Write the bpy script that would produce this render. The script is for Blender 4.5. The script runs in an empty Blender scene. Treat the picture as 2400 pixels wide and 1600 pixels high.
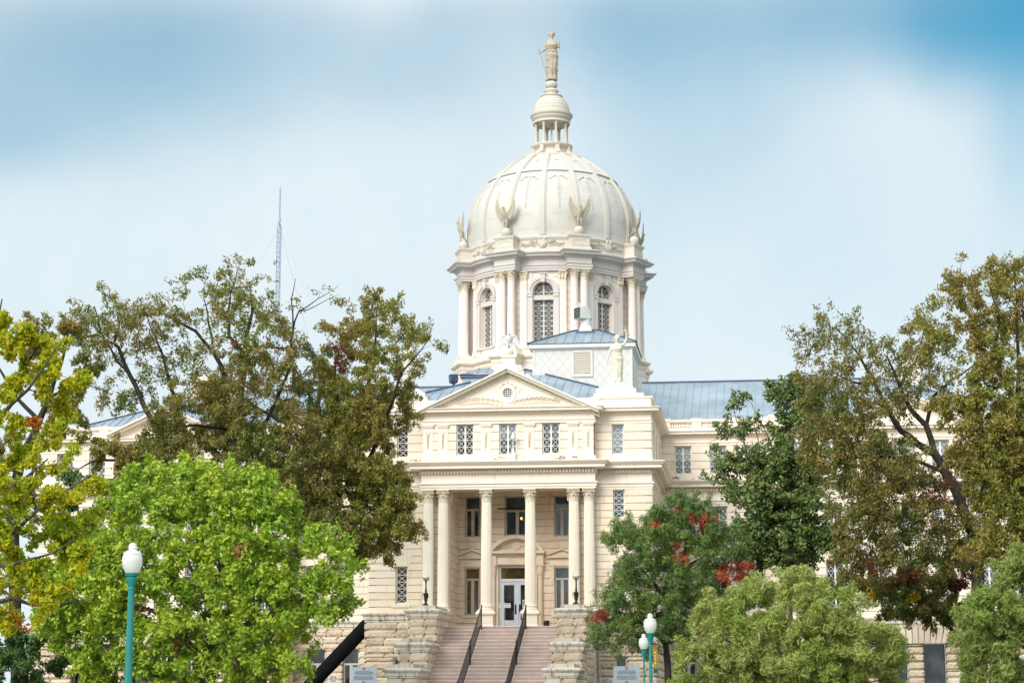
import bpy, bmesh, math, random
import numpy as np
from math import sin, cos, pi, sqrt, radians as rad, atan2
from mathutils import Vector, Matrix

random.seed(7)
SC = bpy.context.scene
COL = SC.collection

# ------------------------------------------------------------------ camera
FPX = 4666.7                                   # 70 mm on a 36 mm frame, in pixels of the 2400 px photograph
PITCH, YAW = rad(10.382186), rad(7.207676)
CAM = Vector((12.18884, -95.0, 1.65))
FW = Vector((-sin(YAW)*cos(PITCH), cos(YAW)*cos(PITCH), sin(PITCH)))
RT = Vector((cos(YAW), sin(YAW), 0))
UP = RT.cross(FW)
cd = bpy.data.cameras.new('camera')
cam = bpy.data.objects.new('camera', cd)
COL.objects.link(cam)
cd.lens = 70.0; cd.sensor_width = 36.0; cd.clip_start = 0.5; cd.clip_end = 9000
cam.matrix_world = Matrix(((RT.x, UP.x, -FW.x, CAM.x), (RT.y, UP.y, -FW.y, CAM.y), (RT.z, UP.z, -FW.z, CAM.z), (0, 0, 0, 1)))
SC.camera = cam

# ------------------------------------------------------------------ light and sky
SUN_EL, SUN_AZ = rad(30), rad(-24)             # azimuth from the camera side (-Y) towards the left
SUND = Vector((sin(SUN_AZ)*cos(SUN_EL), -cos(SUN_AZ)*cos(SUN_EL), sin(SUN_EL)))
sl = bpy.data.lights.new('sun', 'SUN'); sl.energy = 1.5; sl.angle = rad(32); sl.color = (1.0, 0.945, 0.875)
so = bpy.data.objects.new('sun', sl); COL.objects.link(so)
so.rotation_euler = (-SUND).to_track_quat('-Z', 'Y').to_euler()
so.location = (-60, -120, 120)
SC.view_settings.view_transform = 'Standard'; SC.view_settings.look = 'None'
SC.view_settings.exposure = 0.95; SC.view_settings.gamma = 1.0

W = bpy.data.worlds.new('World'); SC.world = W; W.use_nodes = True
nt = W.node_tree; nt.nodes.clear()
def wn(t, **k):
    n = nt.nodes.new(t)
    for a, b in k.items(): setattr(n, a, b)
    return n
def wl(a, b): nt.links.new(a, b)
def wmath(op, a, b=None, c=None, clamp=False):
    n = wn('ShaderNodeMath', operation=op); n.use_clamp = clamp
    for i, x in enumerate((a, b, c)):
        if x is None: continue
        if hasattr(x, 'links'): wl(x, n.inputs[i])
        else: n.inputs[i].default_value = x
    return n.outputs[0]
tc = wn('ShaderNodeTexCoord')
dirv = wn('ShaderNodeVectorMath', operation='NORMALIZE'); wl(tc.outputs['Generated'], dirv.inputs[0])
sky = wn('ShaderNodeTexSky', sky_type='NISHITA'); sky.sun_disc = False
sky.sun_elevation = SUN_EL; sky.sun_rotation = pi - SUN_AZ
sky.air_density = 1.0; sky.dust_density = 1.0; sky.ozone_density = 1.2
sep = wn('ShaderNodeSeparateXYZ'); wl(dirv.outputs[0], sep.inputs[0])
zz = sep.outputs[2]
# soft wandering of the cloud edges
nz = wn('ShaderNodeTexNoise'); nz.inputs['Scale'].default_value = 9.0; nz.inputs['Detail'].default_value = 4; nz.inputs['Roughness'].default_value = 0.5
mp = wn('ShaderNodeMapping'); mp.inputs['Scale'].default_value = (1, 1, .8); mp.inputs['Location'].default_value = (3.1, 0.4, 1.7)
wl(dirv.outputs[0], mp.inputs[0]); wl(mp.outputs[0], nz.inputs['Vector'])
noi = wmath('SUBTRACT', nz.outputs['Fac'], 0.5)
# thin places in the overcast, given as directions and widths
def gap(px, py, wx, wy, amt):
    d = (FW + RT*((px-1200)/FPX) + UP*((800-py)/FPX)).normalized()
    u = RT; v = d.cross(u).normalized()
    r = 0
    a = wn('ShaderNodeVectorMath', operation='DOT_PRODUCT'); wl(dirv.outputs[0], a.inputs[0]); a.inputs[1].default_value = tuple(u)
    b = wn('ShaderNodeVectorMath', operation='DOT_PRODUCT'); wl(dirv.outputs[0], b.inputs[0]); b.inputs[1].default_value = tuple(v)
    c = wn('ShaderNodeVectorMath', operation='DOT_PRODUCT'); wl(dirv.outputs[0], c.inputs[0]); c.inputs[1].default_value = tuple(d)
    ax = wmath('DIVIDE', wmath('SUBTRACT', a.outputs['Value'], float(d.dot(u))), wx/FPX)
    ay = wmath('DIVIDE', b.outputs['Value'], wy/FPX)
    r2 = wmath('ADD', wmath('MULTIPLY', ax, ax), wmath('MULTIPLY', ay, ay))
    r2 = wmath('MULTIPLY', r2, wmath('ADD', wmath('MULTIPLY', noi, 1.6), 1.0))
    g = wmath('EXPONENT', wmath('MULTIPLY', r2, -1.0))
    front = wmath('GREATER_THAN', c.outputs['Value'], 0.0)
    return wmath('MULTIPLY', wmath('MULTIPLY', g, front), amt)
SKY_GAPS = [(80, 200, 380, 190, .48), (10, 335, 170, 80, .2), (480, 150, 300, 150, .30), (300, 50, 400, 130, .24), (1000, 140, 240, 150, .32), (1640, 140, 280, 220, .42),
            (2050, 40, 330, 120, .46), (2620, -130, 420, 290, 1.7), (2330, 40, 220, 90, .4), (2300, 120, 160, 80, .3), (2395, 330, 80, 220, .28), (1450, 80, 160, 120, .26), (1780, 480, 300, 150, .09),
            (1500, 500, 150, 300, .05), (2000, 700, 500, 200, .05), (870, 10, 110, 90, -.2), (2130, 235, 130, 120, -.06), (1150, 40, 900, 70, .12)]
tot = None
for gdef in SKY_GAPS:
    g = gap(*gdef)
    tot = g if tot is None else wmath('ADD', tot, g)
tot = wmath('ADD', tot, wmath('MULTIPLY', noi, 0.22))
nz2 = wn('ShaderNodeTexNoise'); nz2.inputs['Scale'].default_value = 24; nz2.inputs['Detail'].default_value = 5; nz2.inputs['Roughness'].default_value = 0.6
mp2 = wn('ShaderNodeMapping'); mp2.inputs['Scale'].default_value = (1, 1, .55); mp2.inputs['Rotation'].default_value = (0, .5, 0)
wl(dirv.outputs[0], mp2.inputs[0]); wl(mp2.outputs[0], nz2.inputs['Vector'])
tot = wmath('ADD', tot, wmath('MULTIPLY', wmath('SUBTRACT', nz2.outputs['Fac'], 0.5), 0.16))
tot = wmath('ADD', tot, 0.035)
tot = wmath('SUBTRACT', 1.0, wmath('EXPONENT', wmath('MULTIPLY', wmath('MAXIMUM', tot, 0.0), -1.25)))
# cloud brightness: overcast sky, brighter overhead
zen = wn('ShaderNodeMapRange', interpolation_type='SMOOTHSTEP'); wl(zz, zen.inputs[0])
zen.inputs[1].default_value = 0.36; zen.inputs[2].default_value = 0.95; zen.inputs[3].default_value = 1.0; zen.inputs[4].default_value = 1.1
cl = wn('ShaderNodeMix', data_type='RGBA', blend_type='MULTIPLY'); cl.inputs[0].default_value = 1.0
cl.inputs[6].default_value = (4.15, 4.62, 4.86, 1); 
# wide glow added round the sun behind the camera, as soft frontal fill
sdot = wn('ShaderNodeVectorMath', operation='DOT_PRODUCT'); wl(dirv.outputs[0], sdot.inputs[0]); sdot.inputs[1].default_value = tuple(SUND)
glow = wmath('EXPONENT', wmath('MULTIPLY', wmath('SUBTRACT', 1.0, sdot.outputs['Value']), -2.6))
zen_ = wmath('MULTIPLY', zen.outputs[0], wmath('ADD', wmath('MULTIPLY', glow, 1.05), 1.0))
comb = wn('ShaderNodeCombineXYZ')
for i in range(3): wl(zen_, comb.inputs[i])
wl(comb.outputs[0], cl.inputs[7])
blue = wn('ShaderNodeMix', data_type='RGBA', blend_type='MULTIPLY'); blue.inputs[0].default_value = 1.0
wl(sky.outputs[0], blue.inputs[6]); blue.inputs[7].default_value = (0.05, .55, .61, 1)
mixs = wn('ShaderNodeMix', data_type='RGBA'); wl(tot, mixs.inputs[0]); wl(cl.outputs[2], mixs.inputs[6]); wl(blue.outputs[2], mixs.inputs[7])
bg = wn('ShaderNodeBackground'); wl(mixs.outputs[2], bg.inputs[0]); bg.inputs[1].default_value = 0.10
ow = wn('ShaderNodeOutputWorld'); wl(bg.outputs[0], ow.inputs[0])

# ------------------------------------------------------------------ helpers
def PX(px, py, y):
    """world point on the plane Y = y that the photograph shows at a pixel (used to read positions off the photograph)"""
    r = FW + RT*((px-1200)/FPX) + UP*((800-py)/FPX)
    return CAM + r*((y-CAM.y)/r.y)
def sc_at(y):
    """metres per photograph pixel at depth y"""
    return (y-CAM.y)/4744.0

def lnk(name, data, parent=None, loc=None, rotz=0):
    o = bpy.data.objects.new(name, data); COL.objects.link(o)
    if parent is not None: o.parent = parent
    if loc is not None: o.location = loc
    if rotz: o.rotation_euler = (0, 0, rotz)
    return o
def tag(o, label=None, cat=None, group=None, kind=None):
    if label: o['label'] = label
    if cat: o['category'] = cat
    if group: o['group'] = group
    if kind: o['kind'] = kind
    return o
def thing(name, label, cat, loc=(0, 0, 0), rotz=0, group=None):
    return tag(lnk(name, None, None, loc, rotz), label, cat, group)
def copy_tree(o, parent=None):
    c = o.copy(); COL.objects.link(c)
    if parent is not None: c.parent = parent
    for ch in list(o.children): copy_tree(ch, c)
    return c

class MB:
    def __init__(s): s.v = []; s.f = []; s.m = []
    def add(s, vs, fs, mi=0):
        b = len(s.v); s.v.extend(tuple(p) for p in vs)
        for f in fs: s.f.append([b+i for i in f]); s.m.append(mi)
    def hexa(s, p, mi=0):
        s.add(p, ((0, 3, 2, 1), (4, 5, 6, 7), (0, 1, 5, 4), (1, 2, 6, 5), (2, 3, 7, 6), (3, 0, 4, 7)), mi)
    def box(s, x0, x1, y0, y1, z0, z1, mi=0):
        s.hexa(((x0, y0, z0), (x1, y0, z0), (x1, y1, z0), (x0, y1, z0), (x0, y0, z1), (x1, y0, z1), (x1, y1, z1), (x0, y1, z1)), mi)
    def frus(s, cx, cy, hx0, hy0, z0, hx1, hy1, z1, mi=0):
        s.hexa(((cx-hx0, cy-hy0, z0), (cx+hx0, cy-hy0, z0), (cx+hx0, cy+hy0, z0), (cx-hx0, cy+hy0, z0),
                (cx-hx1, cy-hy1, z1), (cx+hx1, cy-hy1, z1), (cx+hx1, cy+hy1, z1), (cx-hx1, cy+hy1, z1)), mi)
    def fbox(s, F, s0, s1, d0, d1, z0, z1, mi=0):
        q = lambda a, d, z: F(a, d, z)
        s.hexa((q(s0, d0, z0), q(s1, d0, z0), q(s1, d1, z0), q(s0, d1, z0), q(s0, d0, z1), q(s1, d0, z1), q(s1, d1, z1), q(s0, d1, z1)), mi)
    def fbar(s, F, a, b, w, d0, d1, mi=0):
        dx, dz = b[0]-a[0], b[1]-a[1]; l = math.hypot(dx, dz) or 1; nx, nz = -dz/l*w/2, dx/l*w/2
        c = ((a[0]+nx, a[1]+nz), (b[0]+nx, b[1]+nz), (b[0]-nx, b[1]-nz), (a[0]-nx, a[1]-nz))
        s.hexa([F(p[0], d0, p[1]) for p in c]+[F(p[0], d1, p[1]) for p in c], mi)
    def prism(s, F, poly, d0, d1, mi=0):
        n = len(poly)
        s.add([F(p[0], d0, p[1]) for p in poly]+[F(p[0], d1, p[1]) for p in poly],
              [list(range(n)), list(range(2*n-1, n-1, -1))]+[(i, (i+1) % n, n+(i+1) % n, n+i) for i in range(n)], mi)
    def lathe(s, prof, n=24, c=(0, 0), mi=0, a0=0, a1=None, rmod=None, cap=True):
        full = a1 is None
        k = n if full else n+1
        vs = []
        for r, z in prof:
            for i in range(k):
                a = a0+(2*pi if full else a1-a0)*i/n
                rr = r*(rmod(i) if rmod else 1)
                vs.append((c[0]+rr*sin(a), c[1]-rr*cos(a), z))
        fs = []
        for j in range(len(prof)-1):
            for i in range(n):
                i2 = (i+1) % k
                fs.append((j*k+i, j*k+i2, (j+1)*k+i2, (j+1)*k+i))
        if cap and full:
            if prof[0][0] > 1e-4: fs.append(list(range(k))[::-1])
            if prof[-1][0] > 1e-4: fs.append([(len(prof)-1)*k+i for i in range(k)])
        s.add(vs, fs, mi)
    def sweep(s, path, prof, closed=False, mi=0, cap=True):
        n = len(path); st = []
        for i in range(n):
            p = Vector(path[i])
            a = Vector(path[i-1]) if (i > 0 or closed) else None
            b = Vector(path[(i+1) % n]) if (i < n-1 or closed) else None
            ns = []
            if a is not None: d = (p-a).normalized(); ns.append(Vector((d.y, -d.x)))
            if b is not None: d = (b-p).normalized(); ns.append(Vector((d.y, -d.x)))
            m = ns[0] if len(ns) == 1 else (ns[0]+ns[1])/max(0.25, 1+ns[0].dot(ns[1]))
            st.append([(p.x+m.x*o, p.y+m.y*o, z) for o, z in prof])
        k = len(prof); fs = []
        for i in range(n if closed else n-1):
            i2 = (i+1) % n
            for j in range(k-1): fs.append((i*k+j, i2*k+j, i2*k+j+1, i*k+j+1))
        if cap and not closed: fs += [list(range(k)), [(n-1)*k+j for j in range(k)][::-1]]
        s.add([p for q in st for p in q], fs, mi)
    def tube(s, pts, rad_, n=8, mi=0, cap=True):
        pts = [Vector(p) for p in pts]
        if not hasattr(rad_, '__len__'): rad_ = [rad_]*len(pts)
        t = (pts[1]-pts[0]).normalized()
        u = t.cross(Vector((0, 0, 1)) if abs(t.z) < .9 else Vector((1, 0, 0))).normalized()
        vs = []
        for i, p in enumerate(pts):
            t = (pts[min(i+1, len(pts)-1)]-pts[max(i-1, 0)]).normalized()
            u = (u-t*u.dot(t)).normalized(); w = t.cross(u)
            for k in range(n):
                a = 2*pi*k/n
                q = p+(u*cos(a)+w*sin(a))*rad_[i]; vs.append((q.x, q.y, q.z))
        fs = [(i*n+k, i*n+(k+1) % n, (i+1)*n+(k+1) % n, (i+1)*n+k) for i in range(len(pts)-1) for k in range(n)]
        if cap: fs += [list(range(n))[::-1], [(len(pts)-1)*n+k for k in range(n)]]
        s.add(vs, fs, mi)
    def ball(s, c, r, nu=16, nv=10, mi=0):
        rx, ry, rz = r if hasattr(r, '__len__') else (r, r, r)
        vs = [(c[0], c[1], c[2]-rz)]
        for j in range(1, nv):
            t = -pi/2+pi*j/nv
            for i in range(nu):
                a = 2*pi*i/nu; vs.append((c[0]+rx*cos(t)*cos(a), c[1]+ry*cos(t)*sin(a), c[2]+rz*sin(t)))
        vs.append((c[0], c[1], c[2]+rz)); L = len(vs)-1
        fs = [(0, 1+(i+1) % nu, 1+i) for i in range(nu)]
        for j in range(nv-2):
            for i in range(nu): fs.append((1+j*nu+i, 1+j*nu+(i+1) % nu, 1+(j+1)*nu+(i+1) % nu, 1+(j+1)*nu+i))
        fs += [(1+(nv-2)*nu+i, 1+(nv-2)*nu+(i+1) % nu, L) for i in range(nu)]
        s.add(vs, fs, mi)
    def loft(s, rings, mi=0, cap=True):
        n = len(rings[0]); vs = [p for r in rings for p in r]
        fs = [(j*n+i, j*n+(i+1) % n, (j+1)*n+(i+1) % n, (j+1)*n+i) for j in range(len(rings)-1) for i in range(n)]
        if cap: fs += [list(range(n))[::-1], [(len(rings)-1)*n+i for i in range(n)]]
        s.add(vs, fs, mi)
    def xform(s, M, start=0):
        for i in range(start, len(s.v)):
            q = M @ Vector(s.v[i]); s.v[i] = (q.x, q.y, q.z)
    def mesh(s, name, mats, smooth=False, angle=35, fix=True):
        me = bpy.data.meshes.new(name); me.from_pydata(s.v, [], s.f)
        for m in (mats if isinstance(mats, (list, tuple)) else [mats]): me.materials.append(m)
        if len(me.materials) > 1: me.polygons.foreach_set('material_index', s.m)
        if fix:
            bm = bmesh.new(); bm.from_mesh(me); bmesh.ops.recalc_face_normals(bm, faces=bm.faces); bm.to_mesh(me); bm.free()
        if smooth:
            me.shade_smooth(); me.set_sharp_from_angle(angle=rad(angle))
        me.update()
        return me
    def obj(s, name, mats, parent=None, loc=None, smooth=False, angle=35, rotz=0, fix=True):
        return lnk(name, s.mesh(name, mats, smooth, angle, fix), parent, loc, rotz)

def frame(ox, oy, ux, uy):
    """wall frame: s along (ux,uy), d outward to the right of travel, z up"""
    nx, ny = uy, -ux
    return lambda a, d, z: (ox+ux*a+nx*d, oy+uy*a+ny*d, z)
FRONT = lambda y: frame(0, y, 1, 0)

def minus(rect, holes):
    out = [rect]
    for h in holes:
        nxt = []
        for r in out:
            a0, a1, b0, b1 = r; h0, h1, k0, k1 = h
            if h1 <= a0+1e-6 or h0 >= a1-1e-6 or k1 <= b0+1e-6 or k0 >= b1-1e-6: nxt.append(r); continue
            if k0 > b0: nxt.append((a0, a1, b0, k0))
            if k1 < b1: nxt.append((a0, a1, k1, b1))
            m0, m1 = max(b0, k0), min(b1, k1)
            if h0 > a0: nxt.append((a0, h0, m0, m1))
            if h1 < a1: nxt.append((h1, a1, m0, m1))
        out = nxt
    return [r for r in out if r[1]-r[0] > .004 and r[3]-r[2] > .004]

def coursed(mb, F, s0, s1, z0, z1, holes=(), h=.36, gap=.034, proj=.035, blk=(.9, 1.7), thick=.35, rnd=None):
    rnd = rnd or random
    for a, b, c, d in minus((s0, s1, z0, z1), holes): mb.fbox(F, a, b, -thick, 0, c, d, 1)
    n = max(1, round((z1-z0)/h)); hh = (z1-z0)/n
    for i in range(n):
        za, zb = z0+i*hh, z0+(i+1)*hh-gap
        for a, b, c, d in minus((s0, s1, za, zb), holes):
            x = a
            while x < b-1e-4:
                L = rnd.uniform(*blk); e = x+L
                if e > b-.35: e = b
                mb.fbox(F, x, e-(0.008 if e < b else 0), -.01, proj+rnd.uniform(-.003, .003), c, d, 0)
                x = e

def rock(mb, F, a, b, c, d, proj, rnd, amp=.03, step=.085):
    nx = max(3, int((b-a)/step)); nz = max(3, int((d-c)/step))
    ox, oz = rnd.uniform(0, 100), rnd.uniform(0, 100)
    vs = []
    for j in range(nz+1):
        for i in range(nx+1):
            u, v = i/nx, j/nz
            e = min(1, min(u, 1-u)*nx/1.0)*min(1, min(v, 1-v)*nz/1.0)
            s = a+(b-a)*u; z = c+(d-c)*v
            g = sin(s*9.1+ox)*cos(z*11.3+oz)*.5+sin(s*23+z*17+ox)*.35+rnd.uniform(-.45, .45)
            dd = (proj+amp*g)*e if e > 0 else 0
            if e >= .99: s += rnd.uniform(-.02, .02); z += rnd.uniform(-.02, .02)
            vs.append(F(s, max(0, dd), z))
    k = nx+1
    mb.add(vs, [(j*k+i, j*k+i+1, (j+1)*k+i+1, (j+1)*k+i) for j in range(nz) for i in range(nx)], 0)
def rocky(mb, F, s0, s1, z0, z1, holes=(), h=.37, gap=.02, proj=.055, blk=(.8, 1.9), thick=.4, rnd=None):
    rnd = rnd or random
    for a, b, c, d in minus((s0, s1, z0, z1), holes): mb.fbox(F, a, b, -thick, 0, c, d, 1)
    n = max(1, round((z1-z0)/h)); hh = (z1-z0)/n
    for i in range(n):
        for a, b, c, d in minus((s0, s1, z0+i*hh, z0+(i+1)*hh-gap), holes):
            x = a
            while x < b-1e-4:
                e = x+rnd.uniform(*blk)
                if e > b-.3: e = b
                rock(mb, F, x, e-(.006 if e < b else 0), c, d, proj*rnd.uniform(.8, 1.25), rnd)
                x = e
def dentils(mb, p0, p1, o0, o1, z0, z1, pitch=.125, w=.07, mi=0):
    p0, p1 = Vector(p0), Vector(p1); L = (p1-p0).length
    if L < .05: return
    u = (p1-p0)/L; F = frame(p0.x, p0.y, u.x, u.y)
    n = max(1, int(L/pitch)); st = L/n
    for i in range(n): mb.fbox(F, st*(i+.5)-w/2, st*(i+.5)+w/2, o0, o1, z0, z1, mi)
# ------------------------------------------------------------------ materials
class NT:
    def __init__(s, name):
        s.m = bpy.data.materials.new(name); s.m.use_nodes = True; s.t = s.m.node_tree; s.t.nodes.clear()
        s.out = s.t.nodes.new('ShaderNodeOutputMaterial')
    def n(s, t, **k):
        x = s.t.nodes.new(t)
        for a, b in k.items(): setattr(x, a, b)
        return x
    def set(s, sock, v):
        if hasattr(v, 'links'): s.t.links.new(v, sock)
        elif isinstance(v, (tuple, list)) and len(v) == 3 and sock.type == 'RGBA': sock.default_value = (*v, 1)
        else: sock.default_value = v
    def math(s, op, a, b=None, clamp=False):
        x = s.n('ShaderNodeMath', operation=op); x.use_clamp = clamp; s.set(x.inputs[0], a)
        if b is not None: s.set(x.inputs[1], b)
        return x.outputs[0]
    def mix(s, f, a, b, bt='MIX'):
        x = s.n('ShaderNodeMix', data_type='RGBA', blend_type=bt); s.set(x.inputs[0], f); s.set(x.inputs[6], a); s.set(x.inputs[7], b); return x.outputs[2]
    def coord(s, scale=(1, 1, 1)):
        t = s.n('ShaderNodeTexCoord'); m = s.n('ShaderNodeMapping'); s.t.links.new(t.outputs['Object'], m.inputs[0]); m.inputs['Scale'].default_value = scale; return m.outputs[0]
    def noise(s, vec, scale, detail=3, rough=.55):
        x = s.n('ShaderNodeTexNoise'); s.set(x.inputs['Vector'], vec); x.inputs['Scale'].default_value = scale; x.inputs['Detail'].default_value = detail; x.inputs['Roughness'].default_value = rough; return x.outputs['Fac']
    def ramp(s, f, a, b, lo=0.0, hi=1.0):
        x = s.n('ShaderNodeMapRange', interpolation_type='SMOOTHSTEP'); s.set(x.inputs[0], f); x.inputs[1].default_value = a; x.inputs[2].default_value = b; x.inputs[3].default_value = lo; x.inputs[4].default_value = hi; return x.outputs[0]
    def island(s):
        return s.n('ShaderNodeNewGeometry').outputs['Random Per Island']
    def bump(s, h, st=.3, dist=.02):
        x = s.n('ShaderNodeBump'); s.set(x.inputs['Height'], h); x.inputs['Strength'].default_value = st; x.inputs['Distance'].default_value = dist; return x.outputs[0]
    def pbsdf(s, col, rough=.7, metal=0, normal=None, spec=.3, **k):
        x = s.n('ShaderNodeBsdfPrincipled'); s.set(x.inputs['Base Color'], col); s.set(x.inputs['Roughness'], rough); s.set(x.inputs['Metallic'], metal); x.inputs['Specular IOR Level'].default_value = spec
        for a, b in k.items(): s.set(x.inputs[a], b)
        if normal is not None: s.set(x.inputs['Normal'], normal)
        return x.outputs[0]
    def fin(s, sh): s.t.links.new(sh, s.out.inputs[0]); return s.m

def plain(name, col, rough=.6, metal=0, spec=.4, var=.12, vscale=3.0):
    t = NT(name); n = t.noise(t.coord(), vscale)
    c = t.mix(t.ramp(n, .3, .7, 0, 1), tuple(x*(1-var) for x in col), tuple(min(1, x*(1+var)) for x in col))
    return t.fin(t.pbsdf(c, rough, metal, spec=spec))

def stone(name, c1, c2, stain, amt=.5, thr=(.55, .75), bump=.15, streak=True, rough=.85, isl=.6, sscale=.9):
    t = NT(name); co = t.coord()
    n1 = t.noise(co, 1.3, 4); n2 = t.noise(t.coord((3.2, 3.2, .5)) if streak else co, sscale, 5, .65); n3 = t.noise(co, 26, 2)
    f = t.math('ADD', t.math('MULTIPLY', t.island(), isl), t.math('MULTIPLY', t.math('SUBTRACT', n1, .5), 1.4))
    f = t.math('ADD', f, .5*(1-isl), clamp=True)
    c = t.mix(f, c1, c2)
    c = t.mix(t.math('MULTIPLY', t.ramp(n2, thr[0], thr[1]), amt), c, stain)
    c = t.mix(t.ramp(n3, .3, .8, 0, .10), c, tuple(x*.75 for x in c1))
    h = t.math('ADD', t.math('MULTIPLY', n3, .5), t.noise(co, 70, 2))
    return t.fin(t.pbsdf(c, rough, normal=t.bump(h, bump, .01), spec=.2))

M = {}
M['stone'] = stone('cream_limestone', (.78, .665, .535), (.88, .795, .69), (.66, .47, .29), .65, (.54, .76))
M['stone_low'] = stone('warm_limestone', (.78, .645, .485), (.88, .78, .65), (.55, .36, .19), .55, (.52, .76))
M['joint'] = plain('stone_joint', (.60, .43, .28), .9, var=.25)
M['trim'] = stone('painted_trim', (.885, .765, .645), (.91, .815, .71), (.60, .48, .34), .5, (.55, .8), bump=.06, isl=.1)
M['lighttrim'] = stone('white_painted_stone', (.86, .775, .665), (.885, .815, .72), (.68, .60, .48), .22, (.6, .82), bump=.05, isl=.1)
M['drum'] = stone('pale_pink_stone', (.76, .655, .58), (.83, .74, .675), (.70, .50, .32), .55, (.54, .76), bump=.08)
M['drumjoint'] = plain('pink_stone_joint', (.66, .50, .36), .9, var=.2)
M['drumtrim'] = stone('drum_trim', (.60, .54, .50), (.66, .605, .57), (.55, .45, .36), .35, (.55, .8), bump=.05, isl=.1)
M['attic'] = stone('cream_attic_paint', (.60, .54, .46), (.65, .595, .525), (.72, .56, .34), .4, (.58, .8), bump=.05, isl=.1)
M['capital'] = stone('weathered_capital', (.70, .60, .44), (.80, .72, .58), (.34, .28, .18), .6, (.5, .72), bump=.3, isl=.3, streak=False)
M['column'] = stone('column_stone', (.83, .74, .60), (.88, .80, .68), (.60, .37, .18), .6, (.55, .75), bump=.06, isl=.1, sscale=.7)
M['oldcap'] = stone('weathered_coping', (.62, .56, .47), (.80, .72, .60), (.13, .11, .09), .75, (.48, .68), bump=.4, isl=.2, sscale=1.6)
M['rock'] = stone('rock_faced_limestone', (.54, .425, .305), (.76, .645, .51), (.42, .27, .14), .55, (.5, .72), bump=.7, streak=False, isl=.8)
M['rockjoint'] = plain('rock_joint', (.34, .26, .18), .95, var=.3)
M['figure'] = stone('cream_figure_paint', (.64, .60, .49), (.70, .66, .56), (.62, .50, .30), .35, (.55, .8), bump=.05, isl=0)
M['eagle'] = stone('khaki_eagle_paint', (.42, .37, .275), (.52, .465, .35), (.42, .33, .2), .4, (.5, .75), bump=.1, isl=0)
M['bronze'] = stone('sand_figure_stone', (.43, .37, .28), (.52, .46, .36), (.40, .28, .15), .5, (.5, .75), bump=.1, isl=0)

def dome_mat():
    t = NT('dome_paint'); co = t.coord()
    n1 = t.noise(co, 1.1, 5); n2 = t.noise(t.coord((2.6, 2.6, .35)), 1.4, 5, .65)
    c = t.mix(t.ramp(n1, .3, .7), (.56, .53, .48), (.61, .585, .54))
    c = t.mix(t.ramp(n2, .52, .78, 0, .55), c, (.44, .41, .37))
    return t.fin(t.pbsdf(c, .55, spec=.3))
M['dome'] = dome_mat()
M['domerib'] = stone('dome_rib_paint', (.57, .53, .465), (.61, .575, .515), (.5, .42, .3), .3, (.58, .8), bump=.05, isl=.1)
def ledge_mat():
    t = NT('stained_ledge'); co = t.coord((1, 1, 1.5))
    n = t.noise(co, 1.1, 5, .7); n2 = t.noise(co, 6, 4)
    c = t.mix(t.ramp(t.noise(co, 2.2), .3, .7), (.76, .66, .53), (.84, .76, .64))
    c = t.mix(t.math('MULTIPLY', t.ramp(n, .535, .61), t.ramp(n2, .3, .6)), c, (.09, .08, .07))
    return t.fin(t.pbsdf(c, .9, spec=.15))
M['ledge'] = ledge_mat()
def roof_mat(name='blue_metal_roof', col=(.28, .35, .41)):
    t = NT(name); co = t.coord()
    c = t.mix(t.ramp(t.noise(co, .6, 4), .3, .7), tuple(x*.85 for x in col), tuple(x*1.2 for x in col))
    return t.fin(t.pbsdf(c, .33, .15, spec=.6))
M['roof'] = roof_mat()
M['roofdark'] = plain('dark_blue_flashing', (.07, .10, .15), .5, .3)
def glass_mat(name, c1, c2):
    t = NT(name); co = t.coord()
    c = t.mix(t.ramp(t.noise(co, 1.2, 2), .4, .6), c1, c2)
    return t.fin(t.pbsdf(c, .07, 0, spec=.6, normal=t.bump(t.noise(co, 2.5, 1), .03, .05)))
M['glass'] = glass_mat('dark_window_glass', (.012, .012, .014), (.05, .055, .06))
M['glassblue'] = glass_mat('blue_window_glass', (.03, .045, .07), (.06, .085, .12))
M['glassblind'] = glass_mat('window_glass_over_blind', (.20, .24, .28), (.30, .34, .38))
M['glassamber'] = glass_mat('window_glass_warm_room', (.05, .035, .015), (.16, .11, .035))
M['frame'] = plain('white_window_paint', (.74, .72, .68), .5, var=.06)
M['framegrey'] = plain('grey_window_paint', (.52, .48, .43), .5, var=.08)
M['door'] = plain('pale_blue_door_paint', (.62, .67, .74), .45, var=.05)
def granite():
    t = NT('pink_granite'); co = t.coord()
    v = t.n('ShaderNodeTexVoronoi'); t.set(v.inputs['Vector'], co); v.inputs['Scale'].default_value = 38
    c = t.mix(t.ramp(t.noise(co, 60, 2), .35, .65), (.46, .325, .27), (.65, .50, .43))
    c = t.mix(t.ramp(t.noise(co, .9, 4), .4, .75, 0, .35), c, (.30, .22, .19))
    return t.fin(t.pbsdf(c, .6, spec=.35))
M['granite'] = granite()
M['nosing'] = plain('pale_granite_edge', (.78, .68, .62), .5, var=.15)  # paler strip along each step edge
M['black'] = plain('black_iron', (.016, .016, .018), .45, .2, .5)
M['blackcloth'] = plain('black_fabric', (.006, .007, .008), .9, 0, .1)
M['teal'] = plain('teal_post_paint', (.015, .22, .20), .38, 0, .5, .06)
def globe():
    t = NT('opal_lamp_glass'); p = t.pbsdf((.88, .88, .84), .25, spec=.5)
    tr = t.n('ShaderNodeBsdfTranslucent'); tr.inputs[0].default_value = (.95, .95, .92, 1)
    m = t.n('ShaderNodeMixShader'); m.inputs[0].default_value = .4; t.t.links.new(p, m.inputs[1]); t.t.links.new(tr.outputs[0], m.inputs[2])
    return t.fin(m.outputs[0])
M['globe'] = globe()
M['steel'] = plain('pale_steel', (.30, .38, .48), .5, .2)
M['white'] = plain('white_paint', (.64, .63, .60), .5, var=.04)
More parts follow.
